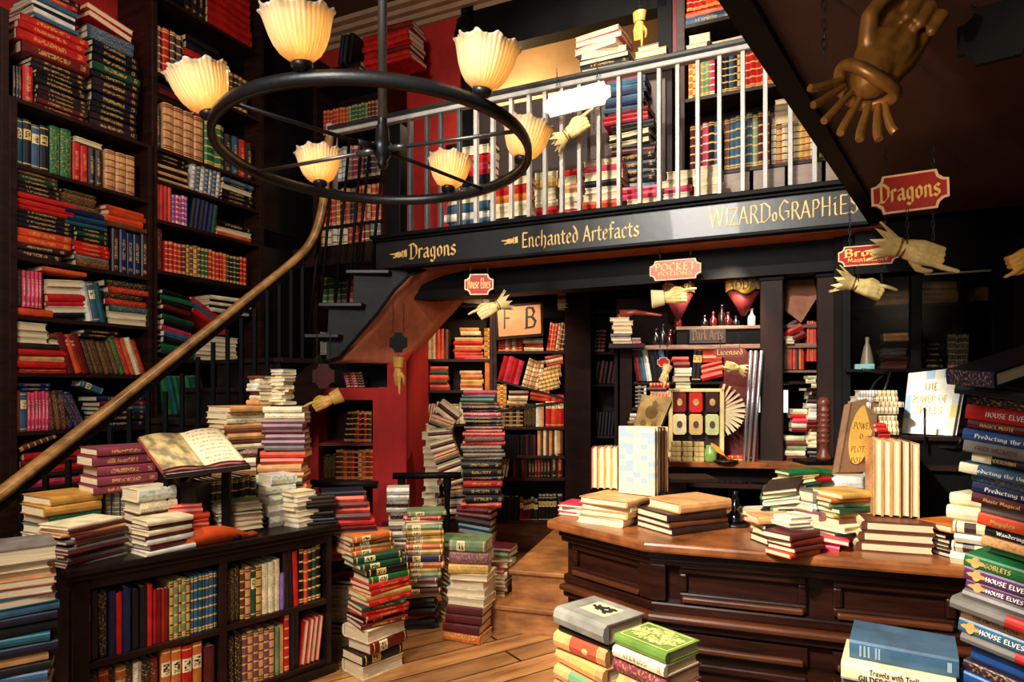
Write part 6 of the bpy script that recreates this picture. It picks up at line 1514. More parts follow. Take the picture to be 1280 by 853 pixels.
# ================================================================ hanging signs
def hanging(name, px0, px1, y0, y1, Y, label, mat, trim, text, hand, dirn=(.912, -.41), ztop=2.52, text2=None, cat='sign', th=.42, chain_w=.3, slope=0, nib=.15, tmat=None, cmat=None, thick=.016):
    """hand: None or (wrist px, wrist py, tip dx, tip dy, size m, kind, flip, cuff, back facing, material)"""
    c = at((px0+px1)/2, (y0+y1)/2, Y); t = thing(name, c, label, cat); D = V((dirn[0], dirn[1], slope)).normalized(); D0 = V((dirn[0], dirn[1], 0)).normalized()
    dn = Plane(c.x, c.y, D0.x, D0.y); w = dn.u(px1)-dn.u(px0); h = (y1-y0)*Y/F
    sign_board(t, c, D, UP, w, h, mat, trim, text, tmat, th, nib, text2, thick=thick)
    for s in (-1, 1):
        a = c+D*(s*w*chain_w)+V((0, 0, h/2)); chain(a, V((a.x, a.y, ztop)), .0028, t, cmat)
    return t, c, D, w, h
def hang_hand(px, py, dx, dz, size, Y, label, kind='point', flip=1, cuff='spiky', fac=(0, -1, .0), mat=HANDM, up=None, cuffmat=None, dy=-.2, parent=None):
    w = at(px, py, Y); t = thing('pointing_hand', w, label, 'carved hand')
    sign_hand(t, w, V((dx, dy, dz)), fac, size, kind, flip, cuff, mat, cuffmat)
    for (ox, top) in (up or []):
        a = w+V((ox, 0, .012)); chain(a, V((a.x, a.y, top)), .0024, t)
    return t
t, c, D, w, h = hanging('hanging_sign', 1088, 1185, 217, 265, 2.5, 'large red wooden sign with gilt blackletter on the right under the low ceiling', SIGNR, CREAMT, 'Dragons', None, dirn=(.90, -.42), slope=.03, nib=.17, th=.5)
hang_hand(1134, 312, .93, -.32, .215, 2.47, 'large pale carved hand with a frilled cuff below the large red blackletter sign', flip=-1, up=[(0, c.z-.07), (.10, c.z-.07)], dy=-.25)
t, c, D, w, h = hanging('hanging_sign', 1047, 1122, 307, 332, 3.3, 'small red sign with two lines of gilt writing behind the large carved hand', SIGNR, CREAMT, 'Broom', None, text2='Maintenance', nib=.17, th=.42)
hang_hand(1073, 357, .93, -.33, .20, 3.28, 'smaller pale carved hand with a frilled cuff in front of the glazed cabinet', flip=1, up=[(0, c.z-.05), (.12, c.z-.05)])
t, c, D, w, h = hanging('hanging_sign', 581, 617, 343, 369, 4.75, 'small bright red notched sign under the stair plaster', SIGNR, CREAMT, 'House Elves', None, dirn=(1, -.12), ztop=2.5, nib=.15, th=.5)
hang_hand(618, 384, -.80, -.42, .22, 4.70, 'pale carved hand pointing left below the small notched sign', flip=-1, up=[(-.09, c.z-.07), (.06, c.z-.07)], kind='point')
t, c, D, w, h = hanging('hanging_sign', 812, 876, 325, 350, 4.2, 'pink-red notched sign with gilt capitals in the middle of the gallery underside', plain('faded red lacquer', (.86, .33, .22), .4, .15, 14), CREAMT, 'POCKET', None, text2='POTIONS', nib=.15, th=.42, ztop=2.5)
hang_hand(833, 372, 1.0, .10, .21, 4.15, 'pale carved hand with a plain sleeve pointing right over the display corner', flip=1, cuff='plain', up=[(0, c.z-.06), (.15, c.z-.06)], mat=HANDM, cuffmat=plain('ivory sleeve', (.95, .86, .62), .5))
t, c, D, w, h = hanging('hanging_sign', 391, 418, 455, 486, 4.62, 'plain dark red notched sign left of the niche', OXS, None, None, None, dirn=(1, -.1), ztop=2.0)
hang_hand(412, 500, -.88, -.42, .20, 4.55, 'golden carved hand pointing down left below the plain dark red sign', flip=-1, cuff='plain', up=[(-.02, c.z-.08)], mat=plain('old gold hand', (.88, .66, .30), .45, .15, 12))
t, c, D, w, h = hanging('hanging_sign', 487, 509, 416, 441, 4.70, 'small black notched sign against the brown stair plaster', BLK, None, None, None, dirn=(1, 0), ztop=2.2)
hang_hand(498, 462, -.05, -1, .20, 4.70, 'golden carved hand pointing straight down beside the red wall', flip=1, cuff='plain', fac=(-.8, -.6, 0), up=[(0, c.z-.08)], mat=plain('old gold hand', (0, 0, 0)), dy=0)
hp = BF.shift(.12)
c = at(721, 125, hp.P(hp.u(721), 0, 0).y)
t = thing('hanging_sign', c, 'blank white notched sign hanging in front of the gallery railing', 'sign')
sign_board(t, c, V((.912, -.41, .05)), UP, hp.u(763)-hp.u(680), .155, plain('white enamel', (.97, .96, .93), .5, .02, 9), None)
for s in (-.28, .28): a = c+hp.D*s*.5+V((0, 0, .08)); chain(a, V((a.x, a.y, 3.72)), .003, t)
hang_hand(712, 166, .80, .52, .23, c.y-.02, 'pale frilled hand pointing up right below the blank white sign', flip=1, up=[(.02, c.z-.07), (.16, c.z-.05)])
hang_hand(799, 30, -.05, -1, .20, 4.9, 'small golden hand hanging in the gallery opening', flip=1, cuff='plain', fac=(-.7, -.7, 0), up=[(0, 5.1)], mat=plain('old gold hand', (0, 0, 0)), dy=0)
t, c, D, w, h = hanging('hanging_sign', 822, 837, 447, 459, 4.05, 'tiny round-cornered red sign over the display corner', SIGNR, CREAMT, None, None, ztop=1.86)
hang_hand(832, 466, -.35, -.9, .11, 4.02, 'tiny pale hand pointing down below the tiny red sign', flip=1, cuff='plain')
t, c, D, w, h = hanging('hanging_sign', 892, 933, 435, 447, 4.05, 'long narrow dull red sign at the display corner', plain('dull red lacquer', (.50, .12, .08), .45), None, 'Licensed', None, ztop=1.9, nib=.12, th=.6)
hang_hand(920, 460, -.9, .25, .12, 4.0, 'tiny golden hand below the long narrow sign', flip=1, cuff='spiky')
t, c, D, w, h = hanging('hanging_sign', 1195, 1300, 4, 76, 1.58, 'big unlit black notched sign under the low ceiling in the upper right corner', BLK, None, None, None, dirn=(.8, -.6), ztop=2.53)
bh = at(1092, 92, 1.55)
t = thing('pointing_hand', bh, 'huge old-gold carved hand with a petal cuff under the low ceiling', 'carved hand')
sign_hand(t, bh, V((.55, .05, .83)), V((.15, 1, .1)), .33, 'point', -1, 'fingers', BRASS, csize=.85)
a = at(1030, 74, 1.55); chain(a, V((a.x, a.y, 2.53)), .003, t); a = at(1105, 10, 1.55); chain(a, V((a.x, a.y, 2.53)), .003, t)
hang_hand(1290, 318, -1, -.5, .16, 2.3, 'golden hand half cut off by the right edge', flip=1, cuff='plain', mat=plain('old gold hand', (0, 0, 0)))
# ================================================================ display corner behind the counter
gz = lambda px, y: GD.z(px, y)
gd = thing('display_shelves', GD.P(.9, -.2, .34), 'dark wall shelving of the display corner behind the counter', 'shelves')
gu = GD.u
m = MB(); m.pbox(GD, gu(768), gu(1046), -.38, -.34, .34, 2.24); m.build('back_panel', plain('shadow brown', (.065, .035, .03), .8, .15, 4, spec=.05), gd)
for a, b, y, d, th in ((790, 1035, 431, .34, .03), (845, 1035, 408, .34, .022), (790, 1035, 477, .34, .02)):
    m = MB(); zz = gz(880, y); m.pbox(GD, gu(a), gu(b), -d, .0 if y != 477 else -.04, zz-th, zz); m.build('shelf', wood('lit shelf edge', (.30, .20, .16), (.62, .48, .40), .4, (4, 4, 20)) if y != 477 else SHELFW, gd, bevel=.003)  # paler wood puts the light on these shelf edges into colour
m = MB(); m.pbox(GD, gu(775), gu(790), -.34, .02, .34, gz(780, 425)); m.pbox(GD, gu(768), gu(772), -.34, .02, .34, gz(780, 425)); m.build('side_panel', wood('side panel wood', (0, 0, 0), (0, 0, 0)), gd)
zt_ = gz(880, 573)
m = MB(); m.pbox(GD, gu(836), gu(1046), -.34, .24, zt_-.035, zt_); m.build('desk_top', TOPW, gd, bevel=.004)
m = MB(); m.pbox(GD, gu(800), gu(1046), -.34, .10, zt_-.14, zt_-.035); m.build('desk_apron', DK, gd)
m = MB(); m.pbox(GD, gu(800), gu(855), -.30, .2, .34, zt_-.04); m.build('desk_leg', DK, gd)
m = MB(); m.pbox(GD, gu(846), gu(1000), -.33, -.01, gz(880, 431), gz(880, 409)); m.build('panel', BLK, gd)
m = MB(); m.pbox(GD, gu(862), gu(907), -.01, .005, gz(884, 429), gz(884, 412)); m.build('name_plate', plain('grey plate', (.16, .15, .15), .5), gd)
letters('Dark Arts', GD.P(gu(865), .006, gz(884, 425)), GD.D, UP, .075, gu(904)-gu(865), .16, plain('dull copper paint', (.42, .27, .18), .5), gd)
P_ = 'display corner behind the counter'
vrow(GD, gz(880, 477), 796, 836, 6, .22, 'dark red,slate blue,white,black,navy,slate blue', 'leaning mixed run, '+P_, 'plain', -9); hstack(GD, gz(880, 477), 841, 863, 5, .17, '~white,~white,white,dark red,red', 'white and red pile, '+P_, 'plain')
vrow(GD, gz(880, 477), 865, 876, 2, .22, 'navy,black', 'dark pair, '+P_, 'label', 4); hstack(GD, gz(880, 477), 877, 906, 3, .11, 'red,orange-red,red', 'slanting red pile, '+P_, 'plain', slope=14); hstack(GD, gz(880, 477)+.13, 877, 902, 2, .12, 'orange-red', 'orange-red pair, '+P_, 'plain')
z2 = gz(880, 510)
vrow(GD, z2, 794, 808, 4, .15, 'black,slate blue,black,white', 'small set at the left, '+P_, 'bands', w=.03); hstack(GD, z2, 810, 836, 6, .17, 'red:bands,cream,red:bands,cream,dark red,red:bands', 'red striped pile, '+P_, 'plain', w=.03); hstack(GD, z2, 842, 862, 4, .17, '~white', 'white pile behind the tin case, '+P_, 'plain')
hstack(GD, z2, 864, 900, 3, .12, 'black,grey,black', 'grey pile behind the tin case, '+P_, 'plain')
m = MB(); m.pbox(GD, gu(790), gu(905), -.3, .05, z2-.02, z2); m.build('shelf', SHELFW, gd)
hstack(GD, zt_, 786, 806, 10, z2-zt_-.04, 'dark red,tan,maroon,cream', 'narrow red column left of the golden book, '+P_, 'deco', w=.05, W=.12); fill(GD, zt_, 812, 842, .25, 'behind the golden book, '+P_, 'dark red,pink,black,cream')
# tin case
G2 = GD.shift(.16)
tc = thing('tin_case', G2.P(G2.u(870), -.05, zt_), 'cream framed case showing red and pale tins, on the desk of the display corner', 'display case')
x0, x1 = 836, 905; za_, zb_ = G2.z(870, 566), G2.z(870, 486); ua, ub = G2.u(x0), G2.u(x1)
FRM = plain('cream case frame', (.90, .80, .52), .5, .1, 12)
m = MB(); 
for q in ((ua, ua+.025, za_, zb_), (ub-.025, ub, za_, zb_), (ua, ub, zb_-.022, zb_), (ua, ub, za_, za_+.02)): m.pbox(G2, q[0], q[1], -.06, .01, q[2], q[3])
m.build('frame', FRM, tc, bevel=.003); m = MB(); m.pbox(G2, ua, ub, -.07, -.06, za_, zb_); m.build('back', plain('case back', (.16, .08, .06), .6), tc)
for r_, (ya, yb) in enumerate(((490, 516), (518, 544))):
    for k, c in enumerate(((.50, .06, .06), (.86, .10, .07), (.22, .05, .07)) if r_ == 0 else ((.93, .86, .66), (.88, .74, .46), (.80, .82, .58))):
        xa = x0+5+k*20.5; m = MB(); u0_, u1_ = G2.u(xa), G2.u(xa+17); z0_, z1_ = G2.z(870, yb), G2.z(870, ya)
        pts = [(u0_+.012, z0_), (u1_-.012, z0_), (u1_, z0_+.015), (u1_, z1_-.015), (u1_-.012, z1_), (u0_+.012, z1_), (u0_, z1_-.015), (u0_, z0_+.015)]
        m.prism([G2.P(a, -.04, b) for a, b in pts], G2.N*.04); tin = m.build('tin', plain('tin %d%d' % (r_, k), c, .35, .1, 20), tc, bevel=.004)
        m = MB(); uc, zc_ = (u0_+u1_)/2, (z0_+z1_)/2; m.prism([G2.P(uc+.018*math.cos(a), .001, zc_+.024*math.sin(a)) for a in [2*math.pi*j/14 for j in range(14)]], G2.N*.002); m.build('emblem', GOLDP if r_ == 0 else DLET, tin)
GOLB = plain('gilt box paper', (.78, .66, .40), .45, .3, 40)
for j in range(4):
    for i in range(3):
        u0_ = G2.u(838+i*14); m = MB(); zb0 = zt_+j*.032; m.pbox(G2, u0_+.004*(j % 2), u0_+.065, .02, .07, zb0, zb0+.030); o = m.build('small_box', GOLB, bevel=.003); tag(o, 'little gilt patterned box in the stack below the tin case, row %s from below, %s' % (['one', 'two', 'three', 'four'][j], ['left', 'middle', 'right'][i]), 'box', 'gilt boxes below the tin case')
gj = G2.P(G2.u(887), .05, zt_); m = MB(); m.lathe([(0, 0), (.036, 0), (.040, .01), (.040, .075), (.028, .09), (.028, .105), (0, .107)], 20, M=Matrix.Translation(gj)); o = m.build('jar', plain('green jar glaze', (.50, .62, .30), .25, .2, 30), None, True); tag(o, 'squat green labelled jar right of the gilt boxes', 'jar')
# quill and tray
qt = G2.P(G2.u(905), .06, zt_); t = thing('quill', qt, 'orange feather quill standing in a black tray on the desk', 'quill')
m = MB(); m.lathe([(0, 0), (.075, 0), (.085, .012), (.07, .014), (0, .010)], 20, M=Matrix.Translation(qt)); m.build('tray', IRON, t, True)
m = MB(); a, b = qt+V((.03, 0, .01)), qt+V((-.09, 0, .12)); d_ = (b-a).normalized(); s_ = V((d_.z, 0, -d_.x)); N = 8
for i in range(N+1):
    f = i/N; p = a.lerp(b, f); w_ = .014*math.sin(math.pi*min(1, max(0, (f-.25)/.8)))+.001; m.v += [tuple(p+s_*w_), tuple(p-s_*w_)]
for i in range(N): m.face([2*i, 2*i+1, 2*i+3, 2*i+2])
m.build('feather', plain('orange feather', (.95, .62, .20), .6), t, solid=.002)
# fan of books at the right of the case
for k in range(13):
    a = math.radians(-75+k*12.5); r = .165; c0 = GD.P(gu(893), .06, gz(893, 512)); dv = GD.D*math.cos(a)+UP*math.sin(a); tv = -GD.D*math.sin(a)+UP*math.cos(a)
    add_book(c0+dv*.05-tv*.014, dv, GD.N if False else tv.cross(dv), tv, .13, .15, .022, 'cream' if k < 8 else 'dark red', 'plain', ORD[k+1] if k else 'lowest', 'circular fan right of the tin case')
# golden book propped up
q = [at(790, 538, 3.55), at(821, 545, 3.50), at(841, 497, 3.66), at(802, 494, 3.72)]
GOB = plain('golden brown tooled cover', (.72, .58, .34), .5, .25, 16)
t, n = leaning(q, .05, 'golden brown tooled book propped up behind the white chequered one', GOB, None)
rx = q[1]-q[0]; ry = q[3]-q[0]; cx_ = sum(q, V((0, 0, 0)))/4
for kx, ky, s in ((0, .05, .05), (-.22, -.28, .025), (.22, -.28, .025), (.1, .3, .03)):
    m = MB(); m.prism([cx_+rx*kx+ry*ky+rx.normalized()*(s*.7*math.cos(a))+ry.normalized()*(s*math.sin(a))+n*.001 for a in [2*math.pi*j/12 for j in range(12)]], n*.001); m.build('emblem', plain('tooling', (.52, .38, .2), .5), t)
m = MB(); p = at(812, 560, 3.62); pt_ = at(812, 520, 3.62); m.tube([V((p.x, p.y+.0, KZ-.2)), pt_+V((0, .02, 0))], .01, 8); o = m.build('wooden_stand', DARKW); tag(o, 'small dark stand behind the golden brown book', 'stand')
# pennant bags
for (x0, x1, y0, y1, yb, tx, lab) in ((829, 867, 357, 367, 400, 'PERSONAL', 'dark red pennant bag with a gilt banner behind the pointing sleeve'), (908, 951, 349, 364, 395, 'TODAY', 'dark red pennant bag with a gilt banner left of the posts')):
    pg = GD.shift(-.05); t = thing('pennant', pg.P(pg.u((x0+x1)/2), 0, gz((x0+x1)/2, y1)), lab, 'pennant'); N = 12; m = MB(); m2 = MB()
    zt0_, zb0_, ze = pg.z((x0+x1)/2, y0), pg.z((x0+x1)/2, y1), pg.z((x0+x1)/2, yb); ua_, ub_ = pg.u(x0), pg.u(x1)
    for rr, (zz, ww, mm) in enumerate(((zb0_, 1, m), (ze, .12, m))):
        for i in range(N+1): f = i/N; m.v.append(tuple(pg.P((ua_+ub_)/2+(f-.5)*(ub_-ua_)*ww, .05*math.sin(f*math.pi)*ww, zz)))
    for i in range(N): m.face([i, i+1, N+2+i, N+1+i])
    for zz in (zb0_-.01, zt0_):
        for i in range(N+1): f = i/N; m2.v.append(tuple(pg.P((ua_+ub_)/2+(f-.5)*(ub_-ua_)*1.06, .05*math.sin(f*math.pi)+.012, zz+.018*math.sin(f*9))))
    for i in range(N): m2.face([i, i+1, N+2+i, N+1+i])
    m.build('bag', plain('dark red cloth', (.42, .07, .08), .6, .15, 8), t, True, solid=.004); m2.build('banner', plain('gilt banner', (.88, .68, .26), .45, .1, 14), t, True, solid=.003)
    letters(tx, pg.P(ua_+.01, .065, zb0_+.005), GD.D, UP, (zt0_-zb0_)*.8, (ub_-ua_)*.92, .15, DLET, t)
# bottles on the top shelf
zb_ = gz(880, 408)
for k, (x, hh, c) in enumerate(((820, .12, (.05, .03, .03)), (829, .15, (.04, .04, .05)), (838, .11, (.3, .05, .04)), (848, .09, (.35, .06, .05)), (882, .08, (.06, .04, .04)), (893, .10, (.30, .06, .05)), (904, .15, (.12, .05, .04)), (912, .10, (.25, .05, .05)), (922, .07, (.05, .05, .06)), (942, .12, (.75, .72, .66)))):
    if x < 845: z_0 = gz(880, 431)
    else: z_0 = zb_
    p = GD.P(gu(x), -.08, z_0); m = MB(); m.lathe([(0, 0), (.022, 0), (.026, .01), (.026, hh*.55), (.010, hh*.72), (.010, hh*.92), (.014, hh), (0, hh)], 14, M=Matrix.Translation(p))
    o = m.build('bottle', plain('bottle %d' % k, c, .2, .1, 10, coat=.3), None, True); tag(o, ['dark squat', 'tall black', 'small red', 'stubby red', 'short dark', 'slim red', 'tallest brown', 'reddish', 'lowest dark', 'pale'][k]+' bottle on the shelf above the blackletter plate, %s' % ['leftmost', 'second', 'third', 'fourth', 'fifth', 'sixth', 'seventh', 'eighth', 'ninth', 'rightmost'][k], 'bottle', 'bottles above the display corner')
hstack(GD, gz(880, 431)+.0, 765, 790, 7, .19, '~grey,~cream,grey,~cream,~tan,~cream,~cream', 'grey and cream pile at the left end of the top shelf', 'plain', w=.08); hstack(GD, gz(880, 431), 792, 803, 2, .05, 'pink,grey', 'small pile at the left end of the top shelf', 'plain', w=.06)
m = MB(); m.pbox(GD, gu(762), gu(806), -.34, .12, gz(780, 431)-.03, gz(780, 431)); m.build('shelf', SHELFW, gd)
# bellows-like pistol shape left of the sleeve
p = GD.P(gu(775), .0, gz(775, 393)); m = MB(); m.tube([p, p+GD.D*.10+V((0, 0, .01)), p+GD.D*.28-V((0, 0, .015))], [.03, .02, .006], 10); m.tube([p, p-V((0, 0, .06))], [.02, .015], 8); o = m.build('bellows', plain('copper red', (.50, .18, .10), .4), None, True); tag(o, 'small reddish bellows left of the sleeve hand', 'bellows')
# silver poles
for k, (xt, xb) in enumerate(((941, 931), (948, 937), (935, 926))):
    m = MB(); m.tube([GD.P(gu(xt), .12, gz(940, 440)), GD.P(gu(xb), .14, zt_)], .011, 10); o = m.build('metal_pole', plain('silver pole', (.72, .73, .76), .25, .05, 6, metal=.8), None, True); tag(o, 'slanting silver pole beside the post, %s of three' % ['middle', 'right', 'left'][k], 'pole', 'silver poles leaning by the post')
m = MB(); m.pbox(GD, gu(905), gu(948), -.2, .0, zt_, gz(920, 440)); o = m.build('curtain', plain('dark red curtain', (.34, .06, .05), .7, .2, 7)); tag(o, 'dark red drape behind the silver poles', 'curtain')
# gap between the posts
P_ = 'shelf between the posts'
vrow(GD, gz(1000, 477), 951, 958, 2, .2, 'orange,cream', 'left of the post, '+P_, 'plain'); vrow(GD, gz(1000, 462), 981, 1007, 7, .17, 'cream,orange,red,orange-red,dark brown,orange,red', 'orange row, '+P_, 'plain', w=-.02); vrow(GD, gz(1000, 452), 1010, 1022, 4, .26, 'orange-red,orange,orange-red,red', 'tall orange row, '+P_, 'plain')
m = MB(); m.pbox(GD, gu(978), gu(1026), -.3, -.005, gz(1000, 463)-.015, gz(1000, 463)); m.build('shelf', wood('lit shelf edge', (0, 0, 0), (0, 0, 0)), gd)  # edge light painted in here as well
hstack(GD, gz(1000, 540), 988, 1007, 5, .15, 'dark red,cream,pink,red,cream', 'small pile before the lit pane, '+P_, 'plain', w=.05); hstack(GD, zt_, 980, 1006, 5, .16, 'brown,cream,sage green,brown,cream', 'lower pile, '+P_, 'plain', w=.05)
hstack(GD, zt_, 1008, 1021, 22, gz(1014, 470)-zt_, 'black,cream,dark red,white,dark brown,cream', 'zigzag column, '+P_, 'plain', jit=18, w=.06, W=.1, sh=.02)
m = MB(); m.pbox(GD, gu(958), gu(999), -.335, -.33, gz(980, 518), gz(980, 488)); t = NT('lit frosted pane'); t.b.inputs['Emission Color'].default_value = (*lin((1, .97, .88)), 1); t.b.inputs['Emission Strength'].default_value = 1.6; struct(m.build('window_1', t.m))
m = MB(); m.prism([GD.P(gu(982), -.02, gz(990, 388)), GD.P(gu(1000), .02, gz(1000, 404)), GD.P(gu(1022), -.02, gz(1010, 372)), GD.P(gu(1022), -.1, gz(1010, 346)), GD.P(gu(982), -.1, gz(990, 348))], GD.N*.01); o = m.build('leather_pouch', plain('brown leather drape', (.56, .36, .25), .5, .2, 5)); tag(o, 'brown leather drape hung between the two posts', 'drape')
m = MB(); m.pbox(GD, gu(960), gu(1030), -.04, .06, gz(1000, 344), gz(1000, 337)); o = m.build('light_rail', CREAMT); tag(o, 'short cream rail above the brown leather drape', 'rail')
hstack(GD, gz(1000, 433), 980, 1010, 3, .14, 'dark red,red,maroon', 'slanting red trio, '+P_, 'plain', slope=28, w=0); hstack(GD, gz(1000, 430), 980, 992, 2, .05, '~white,~cream', 'little white pair, '+P_, 'plain', w=.03)
# clutter below the desk
fill(GD, .95, 848, 945, .20, 'under the desk of the display corner', 'dark red,orange-red,cream,dark brown,black,white', w=.08, stacks=.7)
m = MB(); m.pbox(GD, gu(800), gu(1046), -.3, .12, .92, .95); m.build('shelf', SHELFW, gd)
m = MB(); a = at(862, 608, 3.0); m.box(a.x-.09, a.x+.13, a.y-.02, a.y+.18, a.z+.02, a.z+.035); tag(m.build('board', DARKW, None), 'small dark board lying between the desk and the chequered book', 'board')
# carved totem by the second post
tp0 = at(1030, 575, 3.3); m = MB(); prof = [(0, 0), (.05, 0), (.055, .02), (.035, .05), (.03, .10)]
for k in range(7): prof += [(.042, .11+k*.032), (.046, .122+k*.032), (.034, .136+k*.032)]
prof += [(.04, .345), (.045, .365), (.03, .39), (0, .40)]
m.lathe(prof, 18, M=Matrix.Translation(V((tp0.x, tp0.y, CZ-.36))) @ Matrix.Diagonal((.72, .72, .82, 1))); o = m.build('carved_ornament', plain('carved red brown', (.42, .20, .14), .4, .3, 40), None, True); tag(o, 'ribbed red-brown carved ornament in front of the second post', 'ornament')
m = MB(); zz = CZ-.36; m.box(tp0.x-.12, tp0.x+.5, tp0.y-.07, tp0.y+.1, zz-.02, zz); tag(m.build('side_shelf', BLK, None), 'black ledge carrying the ribbed carved ornament', 'shelf')
# ================================================================ glazed cabinet on the right
GC = BF.shift(-.22); gcz = lambda px, y: GC.z(px, y)
gc = thing('glazed_cabinet', GC.P(GC.u(1150), -.2, .34), 'black glazed cabinet with dim shelves behind the pointing hands', 'cabinet')
m = MB(); ua, ub = GC.u(1052), GC.u(1252)
ztop_ = gcz(1150, 343)
for a, b, za, zb in ((ua, ua+.05, .6, ztop_), (GC.u(1138), GC.u(1152), .6, ztop_), (ub-.05, ub, .6, ztop_), (ua, ub, ztop_-.0, 2.5)): m.pbox(GC, a, b, -.06, .02, za, zb)
m.build('frame', BLK, gc, bevel=.005)
m = MB(); m.pbox(GC, ua, ub, -.62, -.60, .6, 2.5); m.pbox(GC, ub, ub+.04, -.62, 0, .6, 2.5); m.pbox(GC, ua-.04, ua, -.62, 0, .6, 2.5); m.build('carcass', plain('cabinet inside', (.085, .07, .065), .7, spec=.1), gc)
for y, d in ((378, -.06), (461, .06)):
    zz = gcz(1150, y); m = MB(); m.pbox(GC, ua+.02, ub-.04, -.6, d, zz-.02, zz); m.build('shelf', BLK, gc, bevel=.003)
m = MB(); m.pbox(GC, GC.u(1155), GC.u(1245), .0, .012, gcz(1200, 342), gcz(1200, 339)); m.build('bead', BALU, gc)
gp_ = NT('cabinet glass'); gp_.b.inputs['Transmission Weight'].default_value = 1; gp_.b.inputs['Roughness'].default_value = .2; gp_.b.inputs['IOR'].default_value = 1.1
for a, b in ((ua+.05, GC.u(1138)), (GC.u(1152), ub-.05)): m = MB(); m.pbox(GC, a, b, -.03, -.026, gcz(1150, 452), ztop_); m.build('glass_pane', gp_.m, gc)
G3 = GC.shift(-.25); P_ = 'top shelf of the glazed cabinet'
hstack(G3, gcz(1150, 378), 1095, 1137, 3, .11, 'yellow,tan,yellow', 'left olive pile, '+P_, 'plain', W=.25); hstack(G3, gcz(1150, 378), 1153, 1200, 4, .15, 'yellow,tan,yellow,tan', 'middle olive pile, '+P_, 'plain', W=.25, slope=-2); hstack(G3, gcz(1150, 378), 1222, 1244, 3, .11, 'yellow,tan,yellow', 'right olive pile, '+P_, 'plain', W=.2)
P_ = 'lower shelf of the glazed cabinet'; zz = gcz(1150, 461)
hstack(GC.shift(-.08), zz, 1104, 1137, 9, .22, 'brown,grey,dark brown,tan', 'brown pile, '+P_, 'plain', W=.2); hstack(GC.shift(-.08), zz, 1154, 1182, 5, .16, 'black', 'black pile, '+P_, 'title', W=.2); vrow(GC.shift(-.08), zz, 1186, 1212, 8, .20, 'grey,grey', 'grey set, '+P_, 'bands')
m = MB(); p = GC.P(GC.u(1084), .0, zz); m.lathe([(.04, 0), (.035, .05), (.02, .13), (.010, .16), (.012, .19), (0, .195)], 16, M=Matrix.Translation(p)); o = m.build('hand_bell', plain('dull bone', (.50, .44, .36), .4), None, True); tag(o, 'pale bell-shaped ornament on the lower cabinet shelf', 'ornament')
m = MB(); m.pbox(GC, GC.u(1068), GC.u(1092), -.02, .05, zz, zz+.03); o = m.build('box', plain('pale aqua', (.50, .74, .76), .4)); tag(o, 'little pale aqua box at the shelf edge under the bell', 'box')
m = MB(); m.pbox(GC, ub+.04, ub+1.6, -.2, .05, 0, 2.53); struct(m.build('wall_far_right', plain('very dark brown wall', (.10, .06, .05), .6, .15, 4, spec=.15)))
m = MB(); m.pbox(GC, ub+.08, ub+.10, .05, .06, .6, 2.5); struct(m.build('trim_7', DARKW))
# dark mass below the cabinet, behind the counter
m = MB(); m.pbox(GC, ua, ub, -.5, .0, .34, gcz(1150, 461)-.35); o = m.build('cupboard', DARKW); tag(o, 'dark cupboard below the glazed cabinet', 'cupboard')
# ================================================================ low black railings
def railing(a, b, posts, label):
    t = thing('low_railing', V((*((a+b)/2).xy, 0)), label, 'railing'); m = MB(); m.tube([a, b], .03, sq=(.03, .022)); m.build('rail', BLK, t, True)
    for f in posts:
        p = a.lerp(b, f); h = p.z; k = h/.94
        m = MB(); m.lathe([(0, 0), (.035, 0), (.035, .10*k), (.024, .12*k), (.030, .15*k), (.020, .20*k), (.026, .35*k), (.032, .45*k), (.020, .58*k), (.026, .62*k), (.018, .68*k), (.024, .80*k), (.030, .84*k), (.030, h)], 14, M=Matrix.Translation(V((p.x, p.y, 0)))); m.build('turned_post', BLK, t, True)
railing(at(492, 595, 4.86), at(576, 594, 4.80), (.12, .80), 'short black railing with turned posts in front of the red wall end')
railing(at(376, 604, 4.35), at(472, 606, 4.30), (.10, .78), 'short black railing with turned posts in front of the niche')
# ================================================================ finish books
finish_books(310)
for b, (cc, c2) in zip(NEARTOP, (((.86, .80, .62), (.12, .10, .10)), ((.80, .74, .30), (.93, .86, .52)))):
    e = b['obj']; o, ex, ey, ez, W, H, T = (b[k] for k in ('o', 'ex', 'ey', 'ez', 'W', 'H', 'T')); f = lambda x, y, h=0: o+ex*(W*x)+ey*(H*y)+ez*(T+h)
    if cc[2] > .5:
        m = MB(); m.prism([f(.26, -.26, .0002), f(.80, -.26, .0002), f(.80, .24, .0002), f(.26, .24, .0002)], ez*.0006); m.build('cover_panel', plain('cover panel', cc, .5, .12, 30), e)
        m = MB(); [m.prism([f(x*1.0+dx, y+dy, .0009+.0001*i) for x, y in ((.36, -.20), (.44, -.16), (.50, -.22), (.56, -.12), (.52, -.06), (.57, .02), (.48, .01), (.44, -.08), (.38, -.10))], ez*.0004) for i, (dx, dy) in enumerate(((0, 0), (.12, .12), (.16, -.02), (.06, .18)))]; m.build('cover_picture', plain('cover picture', c2, .5, .3, 40), e)
    else:
        m = MB()
        for x0, x1, y0, y1 in ((.06, .94, -.46, -.44), (.06, .94, .44, .46), (.06, .08, -.44, .44), (.92, .94, -.44, .44)): m.prism([f(x0, y0, .0002), f(x1, y0, .0002), f(x1, y1, .0002), f(x0, y1, .0002)], ez*.0006)
        for k in range(70):
            a = k*2.4; r = .04+.34*math.sqrt(k/70); cx_, cy_ = .5+r*math.cos(a)*.9, r*math.sin(a)*1.15; s = .05+.02*(k % 3)
            m.prism([f(cx_+s*.6*math.cos(q), cy_+s*.7*math.sin(q), 0.0002+.00002*k) for q in (0, 1.3, 2.4, 3.6, 5.0)], ez*.0005)
        m.build('cover_picture', plain('cover ornament', (.86, .78, .46), .5, .3, 60), e)
